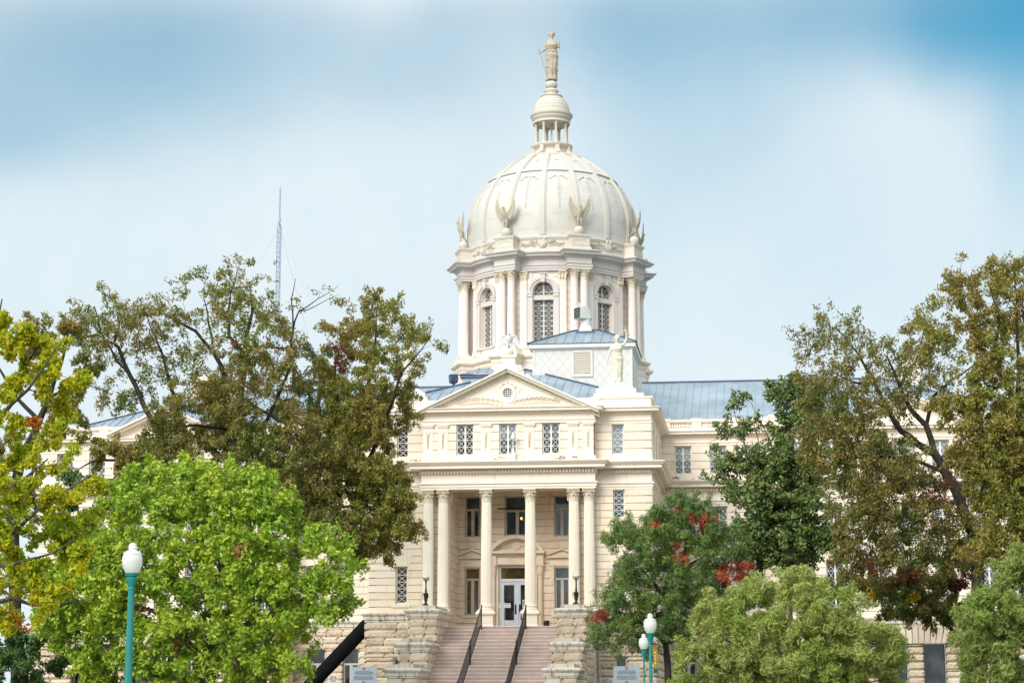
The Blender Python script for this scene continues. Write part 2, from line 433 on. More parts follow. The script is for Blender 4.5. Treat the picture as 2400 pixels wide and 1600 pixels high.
M['signgrey'] = plain('grey_blue_sign', (.42, .48, .55), .5, var=.03)
M['ink'] = plain('sign_ink', (.03, .03, .035), .6)
M['red'] = plain('sign_red', (.45, .03, .03), .6)
M['yellow'] = plain('banner_yellow', (.80, .47, .04), .6)
def shingle():
    t = NT('white_diamond_shingle'); co = t.coord(); s = t.n('ShaderNodeSeparateXYZ'); t.set(s.inputs[0], co)
    h = t.math('ADD', s.outputs[0], s.outputs[1])
    a = t.math('MULTIPLY', t.math('ADD', h, t.math('MULTIPLY', s.outputs[2], .8)), 2.1); b = t.math('MULTIPLY', t.math('SUBTRACT', h, t.math('MULTIPLY', s.outputs[2], .8)), 2.1)
    fa = t.math('ABSOLUTE', t.math('SUBTRACT', t.math('FRACT', a), .5)); fb = t.math('ABSOLUTE', t.math('SUBTRACT', t.math('FRACT', b), .5))
    e = t.math('MAXIMUM', fa, fb)
    c = t.mix(t.ramp(e, .465, .495), (.64, .62, .59), (.53, .50, .46))
    return t.fin(t.pbsdf(c, .7, spec=.2, normal=t.bump(t.ramp(e, .44, .5, 1, 0), .5, .02)))
M['shingle'] = shingle()
def bark(name, c1, c2):
    t = NT(name); co = t.coord((6, 6, 1.2))
    n = t.noise(co, 3, 4, .7)
    return t.fin(t.pbsdf(t.mix(t.ramp(n, .3, .7), c1, c2), .95, normal=t.bump(n, .8, .03), spec=.1))
M['bark'] = bark('dark_bark', (.022, .018, .014), (.075, .064, .05))
M['barkgrey'] = bark('grey_bark', (.06, .05, .04), (.17, .14, .11))
def leaf(name, cols, clump=None, camt=.5, cscale=.5, trans=.35, rough=.5):
    """cols: leaf colours one may find on this tree, plus any shade tones; clump: a colour some whole sprays lean to"""
    t = NT(name); r = t.island()
    x = t.n('ShaderNodeValToRGB'); t.set(x.inputs[0], r); cr = x.color_ramp; cr.interpolation = 'LINEAR'
    while len(cr.elements) < len(cols): cr.elements.new(.5)
    for i, c in enumerate(cols): cr.elements[i].position = i/(len(cols)-1); cr.elements[i].color = (*c, 1)
    c = x.outputs[0]
    if clump: c = t.mix(t.ramp(t.noise(t.coord(), cscale, 3, .6), .46, .62, 0, camt), c, clump)
    p = t.pbsdf(c, rough, spec=.3)
    tr = t.n('ShaderNodeBsdfTranslucent'); t.set(tr.inputs[0], c)
    m = t.n('ShaderNodeMixShader'); m.inputs[0].default_value = trans; t.t.links.new(p, m.inputs[1]); t.t.links.new(tr.outputs[0], m.inputs[2])
    return t.fin(m.outputs[0])
def ground_mat():
    t = NT('lawn_grass'); co = t.coord()
    c = t.mix(t.ramp(t.noise(co, .35, 5), .35, .65), (.05, .065, .025), (.10, .10, .045))
    c = t.mix(t.ramp(t.noise(co, 9, 3), .3, .7, 0, .5), c, (.035, .06, .015))
    return t.fin(t.pbsdf(c, .95, normal=t.bump(t.noise(co, 40, 2), .6, .05), spec=.1))
M['lawn'] = ground_mat()
M['paving'] = plain('concrete_paving', (.42, .39, .35), .9, var=.2, vscale=.8)
M['asphalt'] = plain('asphalt', (.05, .05, .052), .9, var=.2, vscale=2)
# ------------------------------------------------------------------ the courthouse
R0 = random.Random(11)
CH = thing('courthouse', 'cream stone courthouse with columned portico, blue metal roofs and a tall white dome', 'courthouse')
YB, YW, YP, YK = .45, 9.25, 8.3, 3.4            # planes: corner blocks, wings, end pavilions, portico back wall
XB, XP0, XP1, XC = 6.88, 12.6, 26.6, 19.6       # block edge, pavilion edges, pavilion centre
GZ = 1.75                                       # lawn level at the walls
DOUT = -1

# --- windows -------------------------------------------------------
def window(F, s0, s1, z0, z1, depth=.16, style='double', glass='glass', fm='frame', xs=4, name='window', trans=None):
    """timber window set back in its opening; style single/double sash, X lattice bars or plain casements"""
    mb = MB(); d1, d0 = -depth+.05, -depth-.04; w = .065
    mb.fbox(F, s0, s0+w, d0, d1, z0, z1); mb.fbox(F, s1-w, s1, d0, d1, z0, z1)
    mb.fbox(F, s0+w, s1-w, d0, d1, z0, z0+w*1.2); mb.fbox(F, s0+w, s1-w, d0, d1, z1-w, z1)
    a0, a1 = s0+w, s1-w; b0, b1 = z0+w*1.2, z1-w
    if trans:                                    # transom light above the casements
        mb.fbox(F, a0, a1, d0, d1+.01, trans-.05, trans+.05); tops = (trans-.05)
    else: tops = b1
    cols = [(a0, a1)]
    if style in ('double', 'casement'):
        c = (s0+s1)/2; mb.fbox(F, c-.045, c+.045, d0, d1, b0, tops); cols = [(a0, c-.045), (c+.045, a1)]
    if style == 'casement':
        for p, q in cols:
            for (u, v) in ((p, p+.035), (q-.035, q)): mb.fbox(F, u, v, d0+.01, d1-.015, b0, tops)
    elif xs:
        hh = (tops-b0)/xs
        for p, q in cols:
            for i in range(xs):
                u0, u1 = b0+i*hh, b0+(i+1)*hh
                mb.fbar(F, (p, u0), (q, u1), .019, d0+.02, d1-.02); mb.fbar(F, (p, u1), (q, u0), .019, d0+.022, d1-.022)
                if i: mb.fbox(F, p, q, d0+.018, d1-.018, u0-.014, u0+.014)
    wdw = mb.obj(name, M[fm], CH)
    g = MB(); zc = z0+(z1-z0)*R0.choice((.0, .38, .5, .55)) if glass in ('glassblind', 'glassblue') else z0
    if zc > z0: g.fbox(F, s0+.02, s1-.02, d0-.05, d0+.012, z0+.02, zc, 1)
    g.fbox(F, s0+.02, s1-.02, d0-.05, d0+.012, max(zc, z0+.02), z1-.02)
    g.obj('pane', [M[glass], M['glassblue' if glass == 'glassblind' else 'glass']], wdw)
    return wdw

# --- walls ---------------------------------------------------------
for sx in (-1, 1):
    F = FRONT(YB)
    a, b = (2.95, XB) if sx > 0 else (-XB, -2.95)
    def hole(p, q, z0, z1): return (min(sx*p, sx*q), max(sx*p, sx*q), z0, z1)
    h1 = [hole(4.98, 5.56, 6.52, 8.32), hole(5.02, 5.58, 10.55, 11.9)]
    mb = MB(); coursed(mb, F, a, b, 6.05, 11.98, h1, h=.357, rnd=R0); mb.obj('front_wall', [M['stone_low'], M['joint']], CH)
    window(F, *h1[0], .16, 'single', 'glassamber' if sx < 0 else 'glassblue', xs=5)
    window(F, *h1[1], .16, 'single', 'glassblue', xs=4)
    for q in (hole(4.85, 5.71, 6.36, 6.51), hole(4.85, 5.71, 10.42, 10.54)):
        sl_ = MB(); sl_.fbox(F, *q[:2], -.1, .1, *q[2:]); sl_.obj('window_sill', M['stone_low'], CH)
    sl_ = MB(); q = hole(4.9, 5.64, 8.33, 8.8)
    sl_.prism(F, [(q[0], 8.335), (q[1], 8.335), (q[1]+.13, 8.9), (q[0]-.13, 8.9)], -.02, .045)
    sl_.obj('lintel', M['stone_low'], CH)
    h2 = [hole(4.99, 5.57, 13.62, 15.08)]
    mb = MB(); coursed(mb, F, *((4.05, XB) if sx > 0 else (-XB, -4.05)), 13.5, 15.14, h2, h=.39, blk=(1.6, 3), rnd=R0); mb.obj('upper_wall', [M['stone'], M['joint']], CH)
    window(F, *h2[0], .16, 'single', 'glassblind' if sx > 0 else 'glass', xs=4)
    # flank of the corner block
    Fs = frame(XB, YB, 0, 1) if sx > 0 else frame(-XB, YW, 0, -1)
    holes = [(t, t+.75, 13.62, 15.08) for t in (1.6, 4.0, 6.4)]+[(t, t+.75, 10.55, 11.9) for t in (1.6, 4.0, 6.4)]+[(t, t+.75, 6.52, 8.4) for t in (1.6, 4.0, 6.4)]
    mb = MB(); coursed(mb, Fs, 0, YW-YB, 6.05, 11.98, holes, h=.357, rnd=R0); coursed(mb, Fs, 0, YW-YB, 13.5, 15.14, holes, h=.39, rnd=R0); mb.obj('flank_wall', [M['stone'], M['joint']], CH)
    if sx > 0:
        for k, hq in enumerate(holes): window(Fs, *hq, .14, 'double', 'glassblue', xs=4)
    else:
        for hq in holes: mb = MB(); mb.fbox(Fs, hq[0], hq[1], -.3, -.2, hq[2], hq[3]); mb.obj('window', M['glass'], CH)
    # basement of the block: rock-faced courses
    mb = MB()
    bh = [hole(5.05, 5.62, GZ+.3, 3.95)]
    rocky(mb, FRONT(.30), *((4.15, XB+.12) if sx > 0 else (-XB-.12, -4.15)), GZ-.6, 5.66, bh, h=.385, rnd=R0)
    Fb = frame(XB+.12, .30, 0, 1) if sx > 0 else frame(-XB-.12, YW, 0, -1)
    rocky(mb, Fb, 0, YW-.30, GZ-.6, 5.66, (), h=.385, rnd=R0)
    mb.obj('basement_wall', [M['rock'], M['rockjoint']], CH)
    window(FRONT(.30), *bh[0], .16, 'single', 'glass', xs=0)
    # wing
    Fw = FRONT(YW); a, b = (XB, XP0) if sx > 0 else (-XP0, -XB)
    wx = (7.62, 9.45, 11.28); wz = [(6.55, 9.0), (10.1, 11.92), (13.62, 15.1)]
    holes = [hole(x, x+.88, *z) for x in wx for z in wz]
    mb = MB(); coursed(mb, Fw, a, b, 6.05, 11.98, holes, h=.36, rnd=R0); coursed(mb, Fw, a, b, 13.5, 15.14, holes, h=.37, blk=(1.2, 2.4), rnd=R0); mb.obj('wing_wall', [M['stone'], M['joint']], CH)
    for i, hq in enumerate(holes):
        window(Fw, *hq, .17, 'double', 'glassblind' if (i % 3 == 2 and sx > 0) else ('glassblue' if sx > 0 else 'glass'), xs=4 if i % 3 == 2 else 5)
    mb = MB(); bh = [hole(x, x+.86, GZ+.2, 4.6) for x in (7.75, 9.1, 10.9)]
    rocky(mb, FRONT(YW-.12), a, b, GZ-.6, 5.66, bh, h=.385, rnd=R0); mb.obj('basement_wall', [M['rock'], M['rockjoint']], CH)
    for hq in bh: window(FRONT(YW-.12), *hq, .2, 'casement', 'glass', 'framegrey', 0, trans=3.85)
    # end pavilion
    Fp = FRONT(YP); a, b = (XP0, XP1) if sx > 0 else (-XP1, -XP0)
    px_ = (13.6, 15.3, 17.5, 19.15, 20.8, 23.0, 24.8)
    holes = [hole(x, x+.9, *z) for x in px_ for z in wz]
    mb = MB(); coursed(mb, Fp, a, b, 6.05, 11.98, holes, h=.36, rnd=R0); coursed(mb, Fp, a, b, 13.5, 15.14, holes, h=.37, rnd=R0); mb.obj('pavilion_wall', [M['stone'], M['joint']], CH)
    for i, hq in enumerate(holes): window(Fp, *hq, .17, 'double', ('glassblind' if i % 3 == 2 else 'glassblue') if sx > 0 else 'glass', xs=4 if i % 3 == 2 else 5)
    mb = MB()
    for x0_ in (XP0, XP1-.36): mb.box(min(sx*x0_, sx*(x0_+.36)), max(sx*x0_, sx*(x0_+.36)), YP+.02, YW+.4 if x0_ == XP0 else 24, GZ-.6, 15.2); 
    mb.obj('pavilion_flank', M['stone'], CH)
    for x in (16.75, 18.8, 20.35, 22.4):
        mb = MB(); mb.fbox(Fp, sx*x-.17, sx*x+.17, -.02, .13, 13.5, 15.1); mb.fbox(Fp, sx*x-.22, sx*x+.22, -.02, .18, 14.9, 15.12); mb.fbox(Fp, sx*x-.22, sx*x+.22, -.02, .18, 13.5, 13.66)
        mb.obj('pilaster', M['trim'], CH)
    mb = MB(); bh = [hole(17.72, 19.18, GZ-.3, 4.74), hole(19.98, 21.07, GZ-.3, 4.74), hole(14.0, 15.2, GZ, 4.5), hole(23.1, 24.2, GZ-.3, 3.4)]
    rocky(mb, FRONT(YP-.7), a, b, GZ-.6, 5.0, bh, h=.385, proj=.11, rnd=R0)
    rocky(mb, FRONT(YP-.7), a, b, 5.0, 5.66, (), h=.36, rnd=R0); mb.obj('basement_wall', [M['rock'], M['rockjoint']], CH)
    mb = MB()
    for x in range(-7, 8):                       # flat arch of wedge stones over the two basement openings
        xc = sx*19.58+x*.27; t = x*.030
        top = 5.72-.055*(abs(x)**1.5)*.36
        mb.prism(FRONT(YP-.7), [(xc-.13+t*.4, 4.76), (xc+.13+t*.4, 4.76), (xc+.13+t*1.6, top), (xc-.13+t*1.6, top)], -.05, .2+.012*((x*7) % 3))
    mb.obj('flat_arch', [M['rock']], CH)
    for hq in bh: mb = MB(); mb.fbox(FRONT(YP-.7), hq[0], hq[1], -.7, -.6, hq[2], hq[3]); mb.obj('basement_opening', M['glass'], CH)
    # pavilion pediment
    mb = MB(); hw = 3.1; zz0 = 15.82; sl = .462
    F = FRONT(YP-.02)
    mb.prism(F, [(sx*XC-hw, zz0), (sx*XC+hw, zz0), (sx*XC, zz0+hw*sl)], -.3, .02)
    for (c0, c1, o) in ((-.02, .10, .62), (-.14, -.02, .5), (-.24, -.14, .14)):
        for q in (-1, 1): mb.prism(F, [(sx*XC+q*(hw+.12), zz0+c0+.15), (sx*XC, zz0+hw*sl+c0+.2), (sx*XC, zz0+hw*sl+c1+.2), (sx*XC+q*(hw+.12), zz0+c1+.15)], -.3, o)
    mb.obj('pavilion_pediment', M['trim'], CH)

# portico recess
mb = MB()
HK = [(-2.62, -1.86, 6.1, 8.42), (1.86, 2.62, 6.1, 8.42), (-2.62, -1.86, 9.95, 11.98), (1.86, 2.62, 9.95, 11.98), (-.63, .63, 10.0, 11.98), (-.92, .92, 5.35, 8.5)]
coursed(mb, FRONT(YK), -3.0, 3.0, 5.35, 12.3, HK, h=.36, blk=(.7, 1.4), rnd=R0)
coursed(mb, frame(-2.97, YB, 0, 1), .0, YK-YB, 5.35, 12.3, (), h=.36, rnd=R0)
coursed(mb, frame(2.97, YK, 0, -1), .0, YK-YB, 5.35, 12.3, (), h=.36, rnd=R0)
mb.obj('portico_wall', [M['stone_low'], M['joint']], CH)
FK = FRONT(YK)
for i, hq in enumerate(HK[:4]): window(FK, *hq, .15, 'casement', ('glassamber', 'glassblue', 'glass', 'glassblue')[i], 'framegrey', 0, trans=(7.86, 7.86, 11.32, 11.32)[i])
window(FK, *HK[4], .15, 'casement', 'glassblue', 'framegrey', 0, trans=11.25)
for hq in HK[2:5]: mb = MB(); mb.fbox(FK, hq[0]-.12, hq[1]+.12, -.05, .09, hq[2]-.13, hq[2]-.005); mb.obj('window_sill', M['stone_low'], CH)
for hq in HK[:2]:
    mb = MB()
    s0, s1 = hq[0], hq[1]; c = (s0+s1)/2
    mb.fbox(FK, s0-.2, s0-.02, 0, .07, 7.7, 8.5); mb.fbox(FK, s1+.02, s1+.2, 0, .07, 7.7, 8.5)
    mb.fbox(FK, s0-.26, s1+.26, -.02, .12, 8.5, 8.62); mb.fbox(FK, s0-.24, s1+.24, -.02, .07, 8.62, 8.86); mb.fbox(FK, s0-.36, s1+.36, -.02, .24, 8.88, 8.98)
    mb.prism(FK, [(s0-.3, 8.985), (s1+.3, 8.985), (c, 9.24)], -.02, .1)
    for q in (-1, 1): mb.prism(FK, [(c+q*.76, 8.985), (c, 9.27), (c, 9.37), (c+q*.76, 9.08)], -.02, .23)
    mb.obj('window_surround', M['stone_low'], CH); mb = MB(); mb.fbox(FK, s0-.14, s1+.14, -.05, .1, 5.98, 6.09); mb.obj('window_sill', M['stone_low'], CH)
# doors, transom, surround
for sx in (-1, 1):
    a, b = (.012, .82) if sx > 0 else (-.82, -.012); d0, d1 = -.16, -.1
    mb = MB()
    mb.fbox(FK, a, a+.15, d0, d1, 5.37, 7.74); mb.fbox(FK, b-.15, b, d0, d1, 5.37, 7.74); mb.fbox(FK, a+.15, b-.15, d0, d1, 5.37, 5.85); mb.fbox(FK, a+.15, b-.15, d0, d1, 7.58, 7.74)
    mb.fbox(FK, a+.01, b-.01, d1, d1+.01, 5.37, 5.47, 1)
    dr = mb.obj('door', [M['door'], M['ink']], CH)
    g = MB(); g.fbox(FK, a+.14, b-.14, d0+.01, d1-.02, 5.84, 7.59); g.obj('pane', M['glass'], dr)
    hd = MB(); xh = .12 if sx > 0 else -.09
    hd.tube([FK(xh, d1+.02, 6.2), FK(xh, d1+.08, 6.22), FK(xh, d1+.08, 6.55), FK(xh, d1+.02, 6.57)], .018, 6); hd.fbox(FK, xh-.04, xh+.04, d1, d1+.012, 6.15, 6.62)
    hd.obj('handle', M['black'], dr)
    if sx > 0:
        n_ = MB(); n_.fbox(FK, .25, .55, d1-.02, d1-.01, 6.45, 6.85); n_.fbox(FK, .28, .52, d1-.01, d1-.006, 6.5, 6.8, 1); n_.obj('notice', [M['white'], M['glassblind']], dr)
mb = MB(); mb.fbox(FK, -.92, -.82, -.2, -.06, 5.35, 8.5); mb.fbox(FK, .82, .92, -.2, -.06, 5.35, 8.5); mb.fbox(FK, -.82, .82, -.2, -.06, 7.75, 7.88); mb.fbox(FK, -.82, .82, -.2, -.06, 8.42, 8.5)
tr_ = mb.obj('transom', M['frame'], CH); g = MB(); g.fbox(FK, -.81, .81, -.17, -.13, 7.88, 8.43); g.obj('pane', M['glassamber'], tr_)
mb = MB()
for q in (-1, 1):
    mb.fbox(FK, min(q*.93, q*1.02), max(q*.93, q*1.02), 0, .12, 5.36, 8.52)
    x = q*1.17
    mb.lathe([(.15, 5.4), (.15, 5.55), (.12, 5.6), (.115, 7.9), (.105, 8.0), (.13, 8.05), (.16, 8.3), (.17, 8.5)], 14, (x, YK-.16), 0)
    for k in range(8):
        a = k*pi/4; mb.ball((x+.15*sin(a), YK-.16-.15*cos(a), 8.12+.12*(k % 2)), .035, 6, 4)
    mb.fbox(FK, x-.2, x+.2, -.02, .36, 8.5, 8.56); mb.fbox(FK, x-.2, x+.2, -.02, .36, 5.36, 5.46)
    mb.fbox(FK, x-.17, x+.17, -.02, .33, 8.57, 9.08)
mb.fbox(FK, -1.3, 1.3, -.02, .22, 8.57, 8.75); mb.fbox(FK, -1.3, 1.3, -.02, .2, 8.75, 9.0)
mb.fbox(FK, -1.42, 1.42, -.02, .5, 9.1, 9.22); mb.fbox(FK, -1.36, 1.36, -.02, .3, 9.0, 9.1)
dentils(mb, (-1.3, YK), (1.3, YK), .28, .38, 9.0, 9.09, .1, .05)
N = 20; R_ = 1.62; zc = 9.22+.78-R_; am = math.acos((R_-.78)/R_)
def arc(r, o0, o1):
    rr, pts = r, []
    for i in range(N+1): a = -am+2*am*i/N; pts.append((rr*sin(a), zc+rr*cos(a)))
    return pts
outer = arc(R_, 0, 0); inner = arc(R_-.17, 0, 0); mid = arc(R_-.28, 0, 0)
for i in range(N):
    mb.prism(FK, [outer[i], outer[i+1], inner[i+1], inner[i]], -.02, .48)
    mb.prism(FK, [inner[i], inner[i+1], mid[i+1], mid[i]], -.02, .26 if i % 2 else .2)
mb.prism(FK, [(-1.25, 9.22)]+[p for p in mid if p[1] > 9.22]+[(1.25, 9.22)], -.02, .12)
mb.lathe([(0.001, 0), (.16, 0), (.2, .03), (.2, .06), (.15, .07), (.12, .05), (.0, .05)], 20); st = len(mb.v)-20*7
Mx = Matrix.Translation((0, YK-.12, 9.52)) @ Matrix.Rotation(pi/2, 4, 'X'); mb.xform(Mx, st)
star = []
for k in range(10): r = .105 if k % 2 == 0 else .045; star.append((r*sin(k*pi/5), 9.52+r*cos(k*pi/5)))
mb.prism(FK, star, .15, .20)
def blade(mb, F, x, z, ang, L, w, d0, d1, mi=0, curl=0):
    """a carved leaf: long pointed blade with a raised rib"""
    ux, uz = cos(ang), sin(ang); vx, vz = -uz, ux
    pts = [(0, 0), (.35, .5), (.7, .38), (1, curl), (.7, -.38), (.35, -.5)]
    p = [(x+ux*L*a+vx*w*b+vx*w*curl*a*a, z+uz*L*a+vz*w*b+vz*w*curl*a*a) for a, b in pts]
    c = [(x+ux*L*a+vx*w*curl*a*a, z+uz*L*a+vz*w*curl*a*a) for a in (.3, .7)]
    vs = [F(q[0], d0, q[1]) for q in p]+[F(q[0], d1, q[1]) for q in c]
    mb.add(vs, ((0, 1, 6), (1, 2, 7, 6), (2, 3, 7), (3, 4, 7), (4, 5, 6, 7), (5, 0, 6)), mi)
for q in (-1, 1):
    for k in range(7): blade(mb, FK, q*(.2+.1*k), 9.42+.05*(k % 2)-.012*k, (0 if q > 0 else pi)+q*(.5-.9*(k % 2)), .24, .1, .1, .19)
mb.obj('door_surround', M['stone_low'], CH)
mb = MB(); mb.box(-3.05, 3.05, -.15, YK+.1, 12.16, 12.3); pass
mb.obj('portico_ceiling', M['stone_low'], CH)
mb = MB(); mb.box(-2.95, 2.95, -1.68, YK, 5.15, 5.352); mb.obj('portico_floor', M['granite'], CH)
mb = MB(); b0, b1 = FK(-.95, .32, 11.33), FK(.95, .32, 11.33); mb.tube([b0, b1], .035, 8)
for x in (-.75, .75): mb.tube([FK(x, .02, 11.33), FK(x, .32, 11.33)], .02, 6)
mb.obj('banner_bar', M['black'], CH)

# --- entablatures and parapets ------------------------------------
PATH = [(-XP1, 24), (-XP1, YP), (-XP0, YP), (-XP0, YW), (-XB, YW), (-XB, YB), (-4.2, YB), (-4.2, -.25), (4.2, -.25), (4.2, YB), (XB, YB), (XB, YW), (XP0, YW), (XP0, YP), (XP1, YP), (XP1, 24)]
mb = MB()
mb.sweep(PATH, [(-.02, 11.95), (.05, 11.95), (.05, 12.04), (.085, 12.05), (.085, 12.16), (.15, 12.2), (.15, 12.26), (.02, 12.29), (.02, 12.66), (.1, 12.72)], mi=0)
mb.obj('frieze', M['trim'], CH)
mb = MB()
mb.sweep(PATH, [(.09, 12.70), (.1, 12.86), (.24, 12.89), (.52, 12.915), (.52, 13.04), (.57, 13.06), (.70, 13.20), (.70, 13.245), (.05, 13.30)], mi=0)
for i in range(len(PATH)-1):
    (xa, ya), (xb, yb) = PATH[i], PATH[i+1]
    if abs(xa-xb) > .1: dentils(mb, (xa, ya), (xb, yb), .06, .25, 12.72, 12.855, .155, .085)
    elif abs(ya-yb) > 1 and xa > 0 and xa < 8: dentils(mb, (xa, ya), (xb, yb), .06, .25, 12.72, 12.855, .155, .085)
mb.obj('cornice', M['trim'], CH)
mb = MB(); mb.sweep(PATH, [(.05, 13.29), (.05, 13.51), (-.1, 13.53)], mi=0); mb.obj('stained_ledge', M['ledge'], CH)
mb = MB(); mb.box(-4.2, 4.2, -.2, .6, 11.95, 12.16); mb.obj('portico_beam', M['trim'], CH)
mb = MB()
mb.sweep(PATH, [(-.02, 15.12), (.045, 15.12), (.045, 15.21), (.1, 15.27), (.01, 15.295), (.01, 15.53), (.06, 15.57), (.06, 15.66)], mi=0)
mb.obj('upper_frieze', M['trim'], CH)
mb = MB()
mb.sweep(PATH, [(.055, 15.57), (.13, 15.68), (.40, 15.695), (.40, 15.77), (.48, 15.84), (.48, 15.87), (-.05, 15.92)], mi=0)
for i in range(len(PATH)-1):
    (xa, ya), (xb, yb) = PATH[i], PATH[i+1]
    if abs(xa-xb) > .1 or (xa > 0 and xa < 8 and abs(ya-yb) > 1): dentils(mb, (xa, ya), (xb, yb), .03, .17, 15.585, 15.675, .135, .075)
mb.obj('upper_cornice', M['trim'], CH)
PPROF = [(-.1, 15.9), (0, 15.9), (0, 16.33), (.1, 16.36), (.12, 16.43), (-.3, 16.47), (-.3, 15.9)]
for sx in (-1, 1):
    P = [(sx*x, y) for x, y in ((4.0, YB), (XB, YB), (XB, YW))]
    if sx < 0: P = P[::-1]
    mb = MB(); mb.sweep(P, PPROF)
    a, b = (4.5, 6.2) if sx > 0 else (-6.2, -4.5)
    for i in range(18):                          # carved garland on the parapet
        x = a+(b-a)*(i+.5)/18; blade(mb, FRONT(YB), x, 16.1, (.5 if i % 2 else -.5) if i >= 9 else pi-(.5 if i % 2 else -.5), .17, .07, .0, .04)
    mb.ball(((a+b)/2, YB-.01, 16.1), (.12, .04, .12), 12, 8)
    mb.obj('parapet', M['lighttrim'], CH)
    P = [(sx*x, y) for x, y in ((XB-.1, YW), (XP0, YW), (XP0, YP), (XP1, YP), (XP1, 24))]
    if sx < 0: P = P[::-1]
    mb = MB(); mb.sweep(P, [(-.1, 15.9), (0, 15.9), (0, 16.07), (-.12, 16.08), (-.12, 16.36)]); mb.sweep(P, [(-.3, 16.36), (.06, 16.36), (.1, 16.44), (.1, 16.5), (-.32, 16.53)])
    for i in range(len(P)-2 if sx > 0 else 1, 0, -1): pass
    segs = [(XB, XP0, YW), (XP0, XC-3.3, YP), (XC+3.3, XP1, YP)]
    for (xa, xb, y) in segs:
        n = max(1, round((xb-xa)/1.83)); stp = (xb-xa)/n
        for k in range(n+1):
            xc = sx*(xa+k*stp+.25 if k == 0 else xa+k*stp-(.25 if k == n else 0)); mb.box(xc-.25, xc+.25, y-.035, y+.28, 16.06, 16.36); mb.box(xc-.27, xc+.27, y-.1, y+.3, 16.5, 16.56)
            if k < n:
                for j in range(9):
                    xx = sx*(xa+k*stp+.45+(stp-.75)*(j+.5)/9)
                    mb.lathe([(.03, 16.08), (.05, 16.12), (.065, 16.19), (.03, 16.26), (.03, 16.3), (.06, 16.32), (.05, 16.36)], 6, (xx, y+.06))
    mb.obj('parapet', M['trim'], CH)

# --- upper front of the portico -----------------------------------
FU = FRONT(-.19)
hz = [(-2.52, -1.67, 13.6, 15.11), (-.425, .425, 13.6, 15.11), (1.67, 2.52, 13.6, 15.11)]
mb = MB(); coursed(mb, FU, -4.17, 4.17, 13.5, 15.14, hz, h=.40, blk=(2, 3), rnd=R0); mb.box(-4.17, -3.9, -.19, .5, 13.5, 15.14, 1); mb.box(3.9, 4.17, -.19, .5, 13.5, 15.14, 1)
mb.obj('portico_upper_wall', [M['stone'], M['joint']], CH)
for i, h in enumerate(hz): window(FU, *h, .13, 'double', ('glass', 'glassblind', 'glassblue')[i], xs=4)
for x in (-3.9, -3.17, -1.06, 1.06, 3.17, 3.9):
    mb = MB(); F = FU
    mb.fbox(F, x-.23, x+.23, 0, .07, 13.5, 14.92); mb.fbox(F, x-.25, x+.25, -.01, .1, 13.5, 13.62)
    mb.fbox(F, x-.17, x-.13, .07, .082, 13.7, 14.85); mb.fbox(F, x+.13, x+.17, .07, .082, 13.7, 14.85)
    for (w, z0, z1, d) in ((.22, 14.92, 14.97, .08), (.25, 14.97, 15.04, .13), (.29, 15.04, 15.1, .17)): mb.fbox(F, x-w, x+w, -.01, d, z0, z1)
    pl = mb.obj('pilaster', M['trim'], CH)
    gd = MB(); gd.ball((x, -.27, 14.66), (.085, .05, .085), 8, 6)
    for k in range(8):
        z = 14.6-.085*k; w = .085*(1-k*.085)
        for q in (-1, 1): blade(gd, F, x, z, -pi/2+q*(.7 if k % 2 else .45), .13, w*.8, .07, .12)
        gd.ball((x, -.28, z), .03*(1-.06*k), 6, 4)
    for q in (-1, 1): gd.ball((x+q*.1, -.265, 14.74), (.035, .03, .04), 6, 4)
    gd.obj('garland', M['capital'], pl)

# --- pediment ------------------------------------------------------
mb = MB(); F = FRONT(-.25); SL = .466; AZ = 17.80; HWD = 4.42
def rk(x, c): return AZ-SL*abs(x)+c
mb.prism(F, [(-3.95, 15.88), (3.95, 15.88), (0, 15.88+3.95*SL-.05)], -.25, .0)
for (c0, c1, o) in ((-.085, 0, .56), (-.19, -.09, .44), (-.235, -.19, .18), (-.36, -.31, .1)):
    for q in (-1, 1):
        xe = q*HWD; mb.prism(F, [(xe, rk(xe, c0)), (0, rk(0, c0)), (0, rk(0, c1)), (xe, rk(xe, c1))], -.3, o)
n = 34
for q in (-1, 1):
    for i in range(n):
        x = q*(4.0*(i+.6)/n); mb.fbox(F, x-.032, x+.032, 0, .12, rk(x, -.315), rk(x, -.235))
pd = mb.obj('pediment', M['lighttrim'], CH)
rl = MB()
oz = 16.60
for (a, b, d) in ((.245, .31, .1), (.31, .40, .07)):
    pts = [(cos(t), sin(t)) for t in [2*pi*k/28 for k in range(28)]]
    for k in range(28):
        p, q = pts[k], pts[(k+1) % 28]
        ex = 1.18 if b > .35 else 1.0
        rl.prism(F, [(p[0]*a, oz+p[1]*a), (q[0]*a, oz+q[1]*a), (q[0]*b, oz+q[1]*b*ex-.02*(ex > 1)), (p[0]*b, oz+p[1]*b*ex-.02*(ex > 1))], -.02, d)
for q in (-1, 1): rl.ball((q*.34, -.3, oz+.32), (.08, .06, .07), 8, 6); rl.tube([(q*.34, -.3, oz+.38), (q*.2, -.3, oz+.46), (q*.06, -.3, oz+.47), (0, -.3, oz+.56)], .035, 6)
blade(rl, F, 0, oz+.44, pi/2, .22, .16, .0, .09); blade(rl, F, 0, oz-.38, -pi/2, .16, .14, 0, .08)
